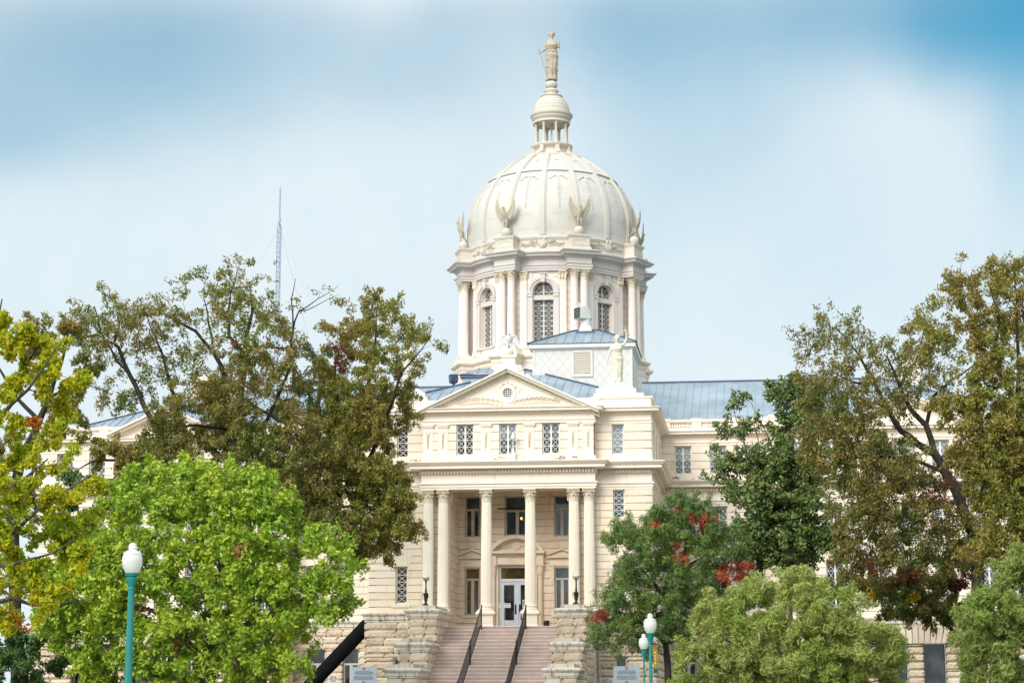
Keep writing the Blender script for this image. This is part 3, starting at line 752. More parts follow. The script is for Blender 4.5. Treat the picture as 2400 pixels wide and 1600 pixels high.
for q in (-1, 1):                                 # two crossed palm branches
    prev = None
    for k in range(22):
        t = k/21; x = q*(-.15+2.35*t); z = 15.98+.30*sin(min(1, t*1.25)*pi*.62)-.10*t
        if prev: rl.tube([(prev[0], -.27, prev[1]), (x, -.27, z)], .03, 5, cap=False)
        prev = (x, z)
        base = 0 if q > 0 else pi
        if k > 1 and k % 2:
            blade(rl, F, x, z, base+q*(.75-.35*t), .58-.2*abs(t-.5), .13, .0, .15, curl=-.5*q)
            blade(rl, F, x, z, base-q*(.6-.25*t), .46-.2*abs(t-.5), .12, .0, .14, curl=.5*q)
    for k in range(7):
        x = q*(.3+.045*k); z = 16.1+.1*k; blade(rl, F, x, z, base+q*(1.0+.18*(k % 2)*2-.1), .2, .07, 0, .045); blade(rl, F, x, z, pi/2+q*.35, .17, .06, 0, .045)
rl.obj('carved_branches', M['lighttrim'], pd)
oc = MB(); 
for k in range(-2, 3): c = sqrt(max(0, .25**2-(k*.095)**2)); oc.fbox(F, k*.095-.011, k*.095+.011, .015, .035, oz-c, oz+c); oc.fbox(F, -c, c, .014, .034, oz+k*.095-.011, oz+k*.095+.011)
gl = [(.25*cos(2*pi*k/24), oz+.25*sin(2*pi*k/24)) for k in range(24)]
oc.prism(F, gl, 0, .012, 1); oc.obj('round_window', [M['frame'], M['glass']], pd)
mb = MB()                                         # coping and pedestal on the pediment
for q in (-1, 1): mb.prism(FRONT(.05), [(q*HWD, rk(HWD, -.25)), (0, rk(0, -.2)), (0, rk(0, -.05)), (q*HWD, rk(HWD, -.05))], -.7, .0)
mb.box(-.46, .46, 0.0, .62, 17.5, 18.02); mb.box(-.31, .31, .04, .56, 18.0, 18.40); mb.box(-.34, .34, .02, .58, 18.02, 18.10); mb.box(-.37, .37, -.02, .62, 18.40, 18.45); mb.box(-.41, .41, -.05, .66, 18.45, 18.52); mb.box(-.22, .22, .025, .04, 18.14, 18.36)
for q in (-1, 1):
    pts = [(q*(.46+.02), 17.95)]
    sp = []
    for k in range(22): a = k*.42; r = .15*(1-k/26); sp.append((q*(.52+r*sin(a)*.9), .02, 17.86+r*cos(a)))
    mb.tube(sp, .035, 6)
    mb.prism(FRONT(.08), [(q*.44, 17.5), (q*.44, 18.0), (q*.56, 18.0), (q*.68, 17.86), (q*.74, 17.6), (q*.8, 17.45)], -.42, .0)
    mb.ball((q*.93, .15, 17.5), .1, 10, 7); mb.ball((q*1.08, .15, 17.4), .075, 10, 7); mb.ball((q*1.2, .15, 17.32), .05, 8, 6)
mb.obj('acroterion', M['lighttrim'], CH)

# --- columns -------------------------------------------------------
def capital(mb, c, z0, h, r, nl=8, mi=0, leafw=1.0):
    """corinthian capital: bell, two rows of curling leaves, corner scrolls, hollow-sided abacus"""
    mb.lathe([(r, z0-.02*h), (r*1.12, z0), (r*1.12, z0+.05*h), (r*.98, z0+.07*h), (r*1.0, z0+.5*h), (r*1.25, z0+.86*h), (r*1.3, z0+.88*h)], 16, c, mi)
    for row, (zb, hl, off) in enumerate(((.05, .42, 0), (.3, .45, .5))):
        for k in range(nl):
            a = 2*pi*(k+off)/nl; e = (sin(a), -cos(a)); t = (cos(a), sin(a)); st = []
            w0 = r*.36*leafw
            for (rr, zq, w) in ((1.02, 0, 1), (1.08, .5, 1.05), (1.26, .85, .9), (1.5, 1.0, .7), (1.56, .86, .45), (1.48, .78, .2)):
                zz_ = z0+h*(zb+hl*zq)
                for s_ in (-1, 0, 1):
                    q = r*rr*(1 if s_ else 1.07); st.append((c[0]+e[0]*q+t[0]*w0*w*s_, c[1]+e[1]*q+t[1]*w0*w*s_, zz_))
            fs = [(j*3+i, j*3+i+1, (j+1)*3+i+1, (j+1)*3+i) for j in range(5) for i in range(2)]
            mb.add(st, fs, mi)
    for k in range(4):
        a = pi/4+k*pi/2
        for q in (-1, 1):
            e = (sin(a+q*.12), -cos(a+q*.12)); pts = []
            for i in range(13):
                tt = i/12; ang = tt*2.0*pi; rr = r*.24*(1-.7*tt)
                R__ = r*1.48+rr*sin(ang); pts.append((c[0]+e[0]*R__, c[1]+e[1]*R__, z0+h*.72+rr*cos(ang)))
            mb.tube([(c[0]+e[0]*r*1.05, c[1]+e[1]*r*1.05, z0+h*.5)]+pts, [r*.05]+[r*.09]*13, 5, mi)
    ab = []
    for k in range(4):
        a = pi/4+k*pi/2; b = a+pi/2
        for (aa, rr) in ((a-.07, 1.92), (a+.07, 1.92), (a+.4, 1.5), ((a+b)/2, 1.38), (b-.4, 1.5)): ab.append((c[0]+sin(aa)*r*rr, c[1]-cos(aa)*r*rr))
    n = len(ab)
    for (za, zb, s_) in ((.87, .93, .96), (.93, 1.0, 1.0)):
        lo = [(c[0]+(x-c[0])*s_, c[1]+(y-c[1])*s_, z0+h*za) for x, y in ab]; hi = [(x, y, z0+h*zb) for x, y, z in lo]
        mb.add(lo+hi, [list(range(n))[::-1], list(range(n, 2*n))]+[(i, (i+1) % n, n+(i+1) % n, n+i) for i in range(n)], mi)
    for k in range(4):
        a = k*pi/2; mb.ball((c[0]+sin(a)*r*1.42, c[1]-cos(a)*r*1.42, z0+h*.94), r*.15, 6, 5, mi)
sh = MB(); nf = 72
sh.lathe([(.272, 6.40), (.272, 6.44), (.262, 6.50), (.266, 7.5), (.262, 8.8), (.25, 10.2), (.233, 11.28), (.225, 11.33), (.25, 11.35), (.25, 11.39), (.228, 11.41)], nf, (0, 0), rmod=lambda i: 1.0 if i % 3 == 0 else .93, cap=False)
shm = sh.mesh('column_shaft', M['column'], False)
cp = MB(); capital(cp, (0, 0), 11.39, .565, .228); cpm = cp.mesh('capital', M['capital'], True, 50)
bs = MB(); bs.lathe([(.37, 6.16), (.385, 6.2), (.37, 6.245), (.32, 6.255), (.305, 6.29), (.315, 6.325), (.335, 6.33), (.345, 6.36), (.33, 6.395), (.28, 6.41)], 28, (0, 0)); bs.box(-.4, .4, -.4, .4, 6.11, 6.165); bsm = bs.mesh('base', M['column'], True, 40)
pdm = MB()
pdm.box(-.36, .36, -.36, .36, 5.36, 5.95); pdm.box(-.42, .42, -.42, .42, 5.33, 5.44); pdm.frus(0, 0, .38, .38, 5.44, .36, .36, 5.5)
pdm.frus(0, 0, .37, .37, 5.9, .44, .44, 5.98); pdm.box(-.47, .47, -.47, .47, 5.98, 6.06); pdm.frus(0, 0, .47, .47, 6.06, .40, .40, 6.112)
pdm.box(-.24, .24, -.372, -.36, 5.56, 5.86)
pdmesh = pdm.mesh('pedestal', M['column'], False)
for i, x in enumerate((-3.90, -3.168, -1.06, 1.06, 3.168, 3.90)):
    c = lnk('column', shm, CH, (x, 0, 0)); lnk('capital', cpm, c); lnk('base', bsm, c)
    if abs(x) < 2: lnk('pedestal', pdmesh, c)
mb = MB()                                         # antae behind the paired columns
for q in (-1, 1):
    for x in (3.12,): mb.box(q*x-.22, q*x+.22, YB-.16, YB+.1, 6.08, 11.4); mb.box(q*x-.3, q*x+.3, YB-.22, YB+.1, 11.4, 11.95); mb.box(q*x-.28, q*x+.28, YB-.22, YB+.1, 6.08, 6.3)
mb.obj('anta', M['stone_low'], CH)

# --- ledge above the basement --------------------------------------
BP = [(-XP1, 24), (-XP1, YP), (-XP0, YP), (-XP0, YW), (-XB, YW), (-XB, YB), (-2.95, YB)]
LED = [(.1, 5.62), (.16, 5.66), (.16, 5.72), (.22, 5.78), (.22, 5.92), (.3, 5.99), (.32, 6.06), (.0, 6.12)]
mb = MB(); mb.sweep(BP, LED); mb.sweep([(-x, y) for x, y in BP[::-1]], LED); mb.obj('basement_ledge', M['oldcap'], CH)
mb = MB(); mb.box(-4.12, -2.95, -.5, .5, GZ, 6.11); mb.box(2.95, 4.12, -.5, .5, GZ, 6.11); mb.obj('column_plinth', M['stone_low'], CH)
# --- roofs ---------------------------------------------------------
def roofplane(mb, A, B, C, D, pitch=.42, mi=0, rib=.035):
    """metal sheet A-B (eave) to D-C (ridge) with standing seams running up it"""
    A, B, C, D = map(Vector, (A, B, C, D)); nrm = (B-A).cross(D-A).normalized()
    if nrm.z < 0: nrm = -nrm
    mb.add([A, B, C, D], [(0, 1, 2, 3)], mi)
    L = (B-A).length; n = int(L/pitch); u = (B-A)/L; up = nrm.cross(u)
    if up.z < 0: up = -up
    for i in range(1, n):
        p = A+u*(i*L/n)
        # march up until the sheet's outline is met
        best = None
        for (P, Q) in ((B, C), (C, D), (D, A)):
            e = Q-P; den = up.cross(e).dot(nrm)
            if abs(den) < 1e-6: continue
            w = P-p; t = w.cross(e).dot(nrm)/den; s_ = w.cross(up).dot(nrm)/den
            if t > 1e-3 and -1e-4 <= s_ <= 1.0001 and (best is None or t < best): best = t
        if best and best > .1:
            q = p+up*best; a = u*.014
            mb.hexa([p-a, p+a, p+a+nrm*rib, p-a+nrm*rib, q-a, q+a, q+a+nrm*rib, q-a+nrm*rib], mi)
for sx in (-1, 1):
    mb = MB(); E0 = 16.42; RZ = 19.72
    X0, X1 = sx*5.5, sx*(XP1-.35); XR = sx*(XP1-.35-7.4)
    roofplane(mb, (X0, 9.5, E0), (X1, 9.5, E0), (XR, 16.9, RZ), (X0, 16.9, RZ))
    roofplane(mb, (X1, 9.5, E0), (X1, 24.3, E0), (XR, 16.9, RZ), (XR, 16.9, RZ))
    mb.add([(X0, 24.3, E0), (X1, 24.3, E0), (XR, 16.9, RZ), (X0, 16.9, RZ)], [(0, 1, 2, 3)])
    mb.tube([(X0, 16.9, RZ+.02), (XR, 16.9, RZ+.02)], .07, 6, 1); mb.tube([(XR, 16.9, RZ+.02), (X1, 9.5, E0+.02)], .06, 6, 1)
    roofplane(mb, (sx*(XP0+.3), 8.55, E0-.3), (X1, 8.55, E0-.3), (X1, 9.5, E0-.01), (sx*(XP0+.3), 9.5, E0-.01))
    mb.obj('wing_roof', [M['roof'], M['roofdark']], CH)
    ck = MB(); cx = sx*20.6
    for k in range(8): ck.box(cx-.56+.0, cx+.56, 17.8, 18.9, 17.6+.36*k, 17.6+.36*k+.34)
    ck.box(cx-.68, cx+.68, 17.65, 19.05, 20.48, 20.66); ck.box(cx-.62, cx+.62, 17.7, 19.0, 20.66, 20.86)
    ck.obj('chimney', [M['stone']], CH)
mb = MB(); mb.box(-XB+.3, XB-.3, YB+.3, 24, 15.2, 16.1); mb.box(-XP1+.3, XP1-.3, YW+.4, 24.2, 15.2, 15.9); mb.obj('roof_deck', M['roofdark'], CH)
mb = MB(); e = 6.5; ap = (0, 7.2, 18.99)
roofplane(mb, (-e, .7, 16.36), (e, .7, 16.36), ap, ap, .45)
roofplane(mb, (e, .7, 16.36), (e, 13.7, 16.36), (0, 13.7, 18.99), ap, .45)
roofplane(mb, (-e, .7, 16.36), (-e, 13.7, 16.36), (0, 13.7, 18.99), ap, .45)
for q in (-1, 1): mb.tube([(q*e, .7, 16.38), (0, 7.2, 19.01)], .06, 6, 1)
mb.box(-4.4, 4.4, .34, .78, 15.9, 16.40, 2); mb.obj('block_roof', [M['roof'], M['roofdark'], M['lighttrim']], CH)
# small blue metal roof hatch
mb = MB(); x0, x1, y0, y1 = -2.95, -1.0, 4.6, 6.6
mb.box(x0, x1, y0, y1, 16.8, 18.2); mb.box(x0-.12, x1+.12, y0-.12, y1+.12, 18.2, 18.36, 1); c = ((x0+x1)/2, (y0+y1)/2)
roofplane(mb, (x0-.2, y0-.2, 18.37), (x1+.2, y0-.2, 18.37), (c[0]+.25, c[1], 18.86), (c[0]-.25, c[1], 18.86), .45)
roofplane(mb, (x1+.2, y0-.2, 18.37), (x1+.2, y1+.2, 18.37), (c[0]+.25, c[1], 18.86), (c[0]+.25, c[1], 18.86), .5)
roofplane(mb, (x0-.2, y1+.2, 18.37), (x0-.2, y0-.2, 18.37), (c[0]-.25, c[1], 18.86), (c[0]-.25, c[1], 18.86), .5)
mb.obj('roof_hatch', [M['roof'], M['roofdark']], CH)
# penthouse with hipped blue roof, louvre and vent cowl
x0, x1, y0, y1 = .50, 5.64, 6.0, 10.7
mb = MB(); mb.box(x0, x1, y0, y1, 16.2, 19.86)
for (a, b) in ((x0-.01, x0+.1), (x1-.1, x1+.01)): mb.box(a, b, y0-.03, y0+.05, 16.2, 19.86, 1)
mb.box(x1-.02, x1+.03, y0-.02, y0+.1, 16.2, 19.86, 1)
mb.sweep([(x0, y1), (x0, y0), (x1, y0), (x1, y1)], [(.0, 19.78), (.08, 19.8), (.08, 19.86), (.2, 19.88), (.2, 20.08), (-.1, 20.1)], mi=1)
mb.box(x1-.01, x1+.05, y0+.7, y0+1.6, 16.6, 19.2, 1); mb.box(x1+.02, x1+.06, y0+.8, y0+1.5, 16.6, 19.1, 0)
ph = mb.obj('penthouse', [M['shingle'], M['white']], CH)
mb = MB(); rz = 21.22; o = .26; r0, r1, ry = 2.42, 3.74, 8.35
roofplane(mb, (x0-o, y0-o, 20.1), (x1+o, y0-o, 20.1), (r1, ry, rz), (r0, ry, rz), .46)
roofplane(mb, (x1+o, y0-o, 20.1), (x1+o, y1+o, 20.1), (r1, ry, rz), (r1, ry, rz), .46); roofplane(mb, (x0-o, y1+o, 20.1), (x0-o, y0-o, 20.1), (r0, ry, rz), (r0, ry, rz), .46)
mb.add([(x0-o, y1+o, 20.1), (x1+o, y1+o, 20.1), (r1, ry, rz), (r0, ry, rz)], [(0, 1, 2, 3)])
mb.tube([(r0, ry, rz+.02), (r1, ry, rz+.02)], .06, 6, 1); mb.tube([(r1, ry, rz+.02), (x1+o, y0-o, 20.12)], .05, 6, 1); mb.tube([(r0, ry, rz+.02), (x0-o, y0-o, 20.12)], .05, 6, 1)
mb.obj('roof', [M['roof'], M['roofdark']], ph)
p0, p1 = PX(1345, 826, 6.0), PX(1385, 878, 6.0)
mb = MB(); F = FRONT(6.0)
for (a, b, c, d) in ((p0.x-.1, p0.x, p1.z-.1, p0.z+.1), (p1.x, p1.x+.1, p1.z-.1, p0.z+.1), (p0.x, p1.x, p0.z, p0.z+.1), (p0.x, p1.x, p1.z-.1, p1.z)): mb.fbox(F, a, b, .0, .07, c, d)
nsl = 13; hh = (p0.z-p1.z)/nsl
for k in range(nsl):
    z = p1.z+k*hh; q = [F(p0.x, .05, z), F(p1.x, .05, z), F(p1.x, .005, z+hh*.8), F(p0.x, .005, z+hh*.8)]
    mb.hexa(q+[(v[0], v[1]-.001, v[2]+.02) for v in q], 1)
mb.fbox(F, p0.x, p1.x, -.01, .004, p1.z, p0.z, 2)
mb.obj('louvre', [M['white'], M['attic'], M['rockjoint']], ph)
cx = PX(1373, 770, ry).x; mb = MB()
mb.frus(cx, ry, .45, .45, 21.0, .34, .34, 21.42); mb.frus(cx, ry, .34, .34, 21.42, .3, .3, 21.5)
VC0 = len(mb.v)
mb.lathe([(.33, 21.45), (.33, 21.95), (.35, 21.95), (.35, 22.0)], 20, (cx, ry))
rings = []
for k in range(8):
    t = k/7*rad(95); cxx = cx+.1-.42*(1-cos(t)); czz = 22.0+.62*sin(t)
    ring = []
    for i in range(16):
        a = 2*pi*i/16; u = .36*cos(a); w = .36*sin(a)
        ring.append((cxx-.05+u*cos(t)*1.0, ry+w, czz-.05+u*sin(t)))
    rings.append(ring)
mb.loft(rings)
hx, hz_ = cx-.62, 22.36
mb.box(hx, hx+.5, ry-.36, ry+.36, hz_-.42, hz_+.30); 
mb.box(hx-.06, hx-.045, ry-.33, ry+.33, hz_-.38, hz_+.28, 1)
for k in range(5): mb.box(hx-.085, hx-.05, ry-.34, ry+.34, hz_-.365+.15*k, hz_-.35+.15*k, 0)
mb.prism(FRONT(ry-.02), [(hx-.05, hz_+.33), (hx+.1, hz_+.62), (hx+.22, hz_+.6), (hx+.5, hz_+.2)], -.04, .04)
mb.xform(Matrix.Translation((cx, ry, 0)) @ Matrix.Rotation(rad(38), 4, 'Z') @ Matrix.Translation((-cx, -ry, 0)), VC0)
mb.xform(Matrix.Translation((cx, ry, 21.2)) @ Matrix.Scale(.84, 4) @ Matrix.Translation((-cx, -ry, -21.2)))
mb.box(cx-.5, cx+.5, ry-.5, ry+.5, 20.98, 21.12, 2); mb.obj('vent_cowl', [M['white'], M['black'], M['roofdark']], ph)

# --- drum ----------------------------------------------------------
YD = 20.4; DC = (0, YD)
def ea(a): return Vector((sin(a), -cos(a))), Vector((cos(a), sin(a)))
UA = [rad(22.5+45*k) for k in range(8)]
def ringpath(r, Ru, w, na=5):
    P = []
    for k in range(8):
        a = UA[k]; e, t = ea(a); c = sqrt(r*r-w*w); P0 = e*c-t*w; P3 = e*c+t*w
        P += [P0, e*Ru-t*w, e*Ru+t*w, P3]
        a0 = a+math.asin(w/r); a1 = a+rad(45)-math.asin(w/r)
        for j in range(1, na): q, _ = ea(a0+(a1-a0)*j/na); P.append(q*r)
    return [(p.x, p.y+YD) for p in P]
RW = 4.86; ZB, ZT = 21.4, 26.2
WH, ZS, ZSP, AR = .60, 22.0, 24.95, .60         # window half width, sill, spring of the arch, arch radius
mb = MB(); n = 24
for k in range(8):
    ac = UA[k]-rad(22.5)
    th = [ac-rad(22.5)+rad(45)*i/n for i in range(n+1)]; aw = math.asin(WH/RW)
    th = sorted(set([round(x, 6) for x in th]+[round(ac-aw, 6), round(ac+aw, 6)]+[round(ac-aw+2*aw*i/10, 6) for i in range(1, 10)]))
    def pt(a, z, r=RW): return (r*sin(a), YD-r*cos(a), z)
    for a, b in zip(th[:-1], th[1:]):
        m = (a+b)/2
        if abs(m-ac) < aw:
            mb.add([pt(a, ZB), pt(b, ZB), pt(b, ZS), pt(a, ZS)], [(0, 1, 2, 3)])
            za, zb = [ZSP+sqrt(max(0, AR**2-(RW*sin(q-ac))**2)) for q in (a, b)]
            mb.add([pt(a, za), pt(b, zb), pt(b, ZT), pt(a, ZT)], [(0, 1, 2, 3)])
            mb.add([pt(a, za), pt(b, zb), pt(b, zb, RW-.45), pt(a, za, RW-.45)], [(0, 1, 2, 3)])
        else:
            nz_ = 11; hz2 = (ZT-ZB)/nz_
            for j in range(nz_):
                r_ = RW+.03; z0, z1 = ZB+j*hz2, ZB+(j+1)*hz2-.02
                mb.add([pt(a, z0, r_), pt(b, z0, r_), pt(b, z1, r_), pt(a, z1, r_)], [(0, 1, 2, 3)])
                mb.add([pt(a, z1, r_), pt(b, z1, r_), pt(b, z1, RW), pt(a, z1, RW), pt(b, z1+.02, RW), pt(a, z1+.02, RW), pt(b, z1+.02, r_), pt(a, z1+.02, r_)], [(0, 1, 2, 3), (3, 2, 4, 5), (5, 4, 6, 7)], 1)
    for s_ in (-1, 1):
        a = ac+s_*aw; mb.add([pt(a, ZS, RW+.03), pt(a, ZSP, RW+.03), pt(a, ZSP, RW-.45), pt(a, ZS, RW-.45)], [(0, 1, 2, 3)])
    mb.add([pt(ac-aw, ZS), pt(ac+aw, ZS), pt(ac+aw, ZS, RW-.45), pt(ac-aw, ZS, RW-.45)], [(0, 1, 2, 3)])
mb.lathe([(4.2, 21), (4.2, 27)], 32, DC, 1)
mb.obj('drum_wall', [M['drum'], M['drumjoint']], CH, fix=False)
for k in range(8):                                # arched windows with their stone surrounds
    if k in (3, 4, 5): continue
    ac = UA[k]-rad(22.5); e, t = ea(ac)
    F = (lambda e, t: lambda s, d, z: (e.x*(RW+d)+t.x*s, YD+e.y*(RW+d)+t.y*s, z))(e, t)
    mb = MB(); d0, d1 = -.36, -.28; w = .07; zt0, zt1 = 24.45, 24.72
    mb.fbox(F, -WH, -WH+w, d0, d1, ZS, ZSP); mb.fbox(F, WH-w, WH, d0, d1, ZS, ZSP); mb.fbox(F, -.045, .045, d0, d1, ZS, ZSP+AR-.03)
    mb.fbox(F, -WH, WH, d0, d1, ZS, ZS+.08); mb.fbox(F, -WH, WH, d0-.04, -.06, zt0, zt1)
    for i in range(14):
        a, b = pi*i/14, pi*(i+1)/14
        mb.prism(F, [(AR*cos(a), ZSP+AR*sin(a)), (AR*cos(b), ZSP+AR*sin(b)), ((AR-w)*cos(b), ZSP+(AR-w)*sin(b)), ((AR-w)*cos(a), ZSP+(AR-w)*sin(a))], d0, d1)
    for q in (-1, 1):
        p, r = sorted((q*.045, q*(WH-w)))
        nn = 8; hh = (zt0-ZS-.08)/nn
        for i in range(nn):
            u0, u1 = ZS+.08+i*hh, ZS+.08+(i+1)*hh
            mb.fbar(F, (p, u0), (r, u1), .021, d0+.02, d1-.02); mb.fbar(F, (p, u1), (r, u0), .021, d0+.022, d1-.022); mb.fbox(F, p, r, d0+.018, d1-.018, u0-.014, u0+.014)
        mb.fbox(F, p, r, d0+.018, d1-.018, ZSP-.02, ZSP+.01)
        mb.fbar(F, (p, zt1), (r, ZSP), .021, d0+.02, d1-.02); mb.fbar(F, (r, zt1), (p, ZSP), .021, d0+.02, d1-.02)
        mb.fbar(F, (q*.05, ZSP), (q*.36, ZSP+.36), .021, d0+.02, d1-.02); mb.fbar(F, (q*.5, ZSP), (q*.06, ZSP+.42), .021, d0+.02, d1-.02); mb.fbar(F, (q*.06, ZSP+.3), (q*.42, ZSP+.3), .022, d0+.02, d1-.02)
    dw = mb.obj('drum_window', M['attic'], CH)
    g = MB(); g.prism(F, [(-WH+.03, ZS+.02)]+[((AR-.03)*cos(pi-pi*i/14), ZSP+(AR-.03)*sin(pi-pi*i/14)) for i in range(15)]+[(WH-.03, ZS+.02)], d0-.03, d0+.01); g.obj('pane', M['glassblue'], dw)
    mb = MB()
    for i in range(16):
        a, b = pi*i/16, pi*(i+1)/16
        for (ra, rb, dd) in ((AR+.01, AR+.14, .06), (AR+.14, AR+.30, .12)):
            mb.prism(F, [(ra*cos(a), ZSP-.05+ra*sin(a)), (ra*cos(b), ZSP-.05+ra*sin(b)), (rb*cos(b), ZSP-.05+rb*sin(b)), (rb*cos(a), ZSP-.05+rb*sin(a))], -.12, dd)
    for q in (-1, 1):
        p, r = sorted((q*(AR+.01), q*(AR+.31))); mb.fbox(F, p, r, -.15, .12, 24.62, 24.9); mb.fbox(F, p-.02, r+.02, -.15, .15, 24.8, 24.9); mb.fbox(F, p, r, -.15, .07, ZS-.05, 24.62)
    mb.prism(F, [(-.1, ZSP+AR-.1), (.1, ZSP+AR-.1), (.15, ZSP+AR+.36), (-.15, ZSP+AR+.36)], -.1, .2); mb.fbox(F, -.17, .17, -.1, .24, ZSP+AR+.36, ZSP+AR+.44)
    mb.fbox(F, -WH-.1, WH+.1, -.4, .06, ZS-.1, ZS+.01)
    mb.obj('window_arch', M['drumtrim'], CH)
# columns and pilasters of the drum
dsm = MB(); dsm.lathe([(.29, 21.7), (.30, 21.75), (.27, 21.8), (.25, 21.83), (.27, 21.9), (.225, 21.95), (.222, 23.2), (.20, 25.5), (.215, 25.54), (.2, 25.56)], 48, (0, 0), rmod=lambda i: 1.0 if i % 2 == 0 else .965); dsm.box(-.31, .31, -.31, .31, 21.6, 21.7)
dshaft = dsm.mesh('drum_column_shaft', M['drum'], False)
dcp = MB(); capital(dcp, (0, 0), 25.56, .56, .20); dcap = dcp.mesh('drum_capital', M['capital'], True, 50)
dpm = MB(); dpm.box(-.2, .2, -.1, .2, 21.9, 25.58); dpm.box(-.26, .26, -.16, .2, 21.6, 21.78); dpm.box(-.23, .23, -.13, .2, 21.78, 21.9)
dpil = dpm.mesh('drum_pilaster_shaft', M['drum'], False)
dpc = MB(); dpc.box(-.2, .2, -.1, .2, 25.56, 26.12)
for row in range(2):
    for i in range(3):
        x = -.17+.17*i if row == 0 else -.2+.2*i
        blade(dpc, FRONT(0), x, 25.6+.2*row, pi/2, .3, .16, .1, .2)
for q in (-1, 1): dpc.tube([(q*(.2+.05*sin(k*.7)), -.16, 25.98+.06*cos(k*.7)) for k in range(9)], .03, 5)
dpc.box(-.25, .25, -.2, .2, 26.05, 26.12)
dpcap = dpc.mesh('drum_pilaster_capital', M['capital'], False)
for k in range(8):
    if k in (3, 4): continue
    a = UA[k]; e, t = ea(a)
    for q in (-1, 1):
        p = e*5.42+t*(q*.29); c = lnk('drum_column', dshaft, CH, (p.x, YD+p.y, 0), a); lnk('capital', dcap, c)
        aa = a+q*rad(9.4); e2, _ = ea(aa); c = lnk('drum_pilaster', dpil, CH, (e2.x*(RW+.06), YD+e2.y*(RW+.06), 0), aa); lnk('capital', dpcap, c)
mb = MB(); mb.sweep(ringpath(5.0, 5.68, .66), [(-.35, 26.1), (.03, 26.1), (.03, 26.22), (.065, 26.23), (.065, 26.36), (.12, 26.4), (.02, 26.43), (.02, 26.72), (.09, 26.78), (.09, 26.88)], True); mb.obj('drum_frieze', M['drumtrim'], CH)
mb = MB(); P = ringpath(5.0, 5.68, .66); mb.sweep(P, [(.08, 26.8), (.2, 26.9), (.38, 26.92), (.38, 27.0), (.44, 27.02), (.52, 27.1), (.52, 27.14), (-.2, 27.3)], True)
for i in range(len(P)): dentils(mb, P[i], P[(i+1) % len(P)], .05, .16, 26.80, 26.89, .12, .065)
mb.obj('drum_cornice', M['oldcap'] if False else M['drumtrim'], CH)
mb = MB(); P = ringpath(5.1, 5.72, .58)
mb.sweep(P, [(.06, 27.2), (.06, 27.36), (0, 27.4), (0, 27.9), (.05, 27.93), (.05, 27.97), (.1, 28.02), (.1, 28.09), (-.55, 28.13)], True)
for k in range(8):
    a = UA[k]; e, t = ea(a); F = (lambda e, t: lambda s, d, z: (e.x*(5.72+d)+t.x*s, YD+e.y*(5.72+d)+t.y*s, z))(e, t)
    for (p, q, u, v) in ((-.5, -.4, 27.45, 27.85), (.4, .5, 27.45, 27.85), (-.4, .4, 27.78, 27.85), (-.4, .4, 27.45, 27.5)): mb.fbox(F, p, q, -.02, .025, u, v)
at_ = mb.obj('attic_ring', M['attic'], CH)
for k in range(8):                                # carved shields between crossed branches
    if k in (3, 4, 5): continue
    mb = MB()
    ac = UA[k]-rad(22.5)
    F = (lambda ac: lambda s, d, z: ((5.1+d)*sin(ac+s/5.1), YD-(5.1+d)*cos(ac+s/5.1), z))(ac)
    n0 = len(mb.v); q0 = F(0, .06, 27.66)
    sh_ = [(-.22, 27.9), (-.1, 27.95), (0, 27.91), (.1, 27.95), (.22, 27.9), (.24, 27.7), (.17, 27.52), (0, 27.42), (-.17, 27.52), (-.24, 27.7)]
    mb.prism(F, sh_, -.05, .12); mb.prism(F, [(x*.65, 27.68+(z-27.68)*.65) for x, z in sh_], .1, .18)
    for q in (-1, 1):
        mb.ball(F(q*.13, .12, 27.95), .08, 8, 6)
        base = 0 if q > 0 else pi
        for j in range(8):
            x = q*(.34+.11*j); z = 27.64+.04*sin(j)
            for s_ in (-1, 1): blade(mb, F, x, z, base+q*s_*(.75-.03*j), .26-.012*j, .085, .0, .07)
        for j in range(4): blade(mb, F, q*(.28+.07*j), 27.55+.06*j, pi/2-q*.5*(j-1), .32, .1, .0, .1)
    mb.obj('carved_shield', M['attic'], at_)
# base below the columns
mb = MB(); P = ringpath(5.05, 5.75, .78)
mb.sweep(P, [(-.05, 17), (-.05, 20.75), (.0, 20.78), (.04, 20.9), (.04, 21.0), (.16, 21.08), (.22, 21.16), (.22, 21.26), (.02, 21.36), (.02, 21.5), (-.04, 21.55), (-.04, 21.64), (-.8, 21.66)], True)
for j in range(8): pass
mb.obj('drum_base', M['stone_low'], CH)
mb = MB(); P = ringpath(5.05, 5.75, .78)
for j in range(8): z = 17.6+.4*j; mb.sweep(P, [(-.06, z), (-.02, z+.005), (-.02, z+.37), (-.06, z+.375)], True)
mb.obj('drum_base_courses', M['drum'], CH)

# --- dome ----------------------------------------------------------
DP = [(5.12, 28.02), (5.12, 28.16), (5.02, 28.2), (5.04, 28.5), (5.08, 28.85), (5.09, 29.25), (5.07, 29.7), (5.0, 30.15), (4.88, 30.6), (4.7, 31.05), (4.47, 31.5), (4.2, 31.92), (3.88, 32.32), (3.52, 32.7), (3.12, 33.05), (2.7, 33.38), (2.3, 33.65), (1.9, 33.88)]
def dr(z):
    for (r0, z0), (r1, z1) in zip(DP[2:-1], DP[3:]):
        if z0 <= z <= z1: return r0+(r1-r0)*(z-z0)/(z1-z0)
    return DP[-1][0]
def dzs(n, a=28.2, b=33.88):                     # heights evenly spaced along the curve
    L = [0]; 
    for (r0, z0), (r1, z1) in zip(DP[2:-1], DP[3:]): L.append(L[-1]+math.hypot(r1-r0, z1-z0))
    out = []
    for i in range(n+1):
        s_ = L[-1]*i/n
        for j in range(len(L)-1):
            if s_ <= L[j+1]+1e-9: f = (s_-L[j])/(L[j+1]-L[j]); out.append(DP[2+j][1]+f*(DP[3+j][1]-DP[2+j][1])); break
    return out
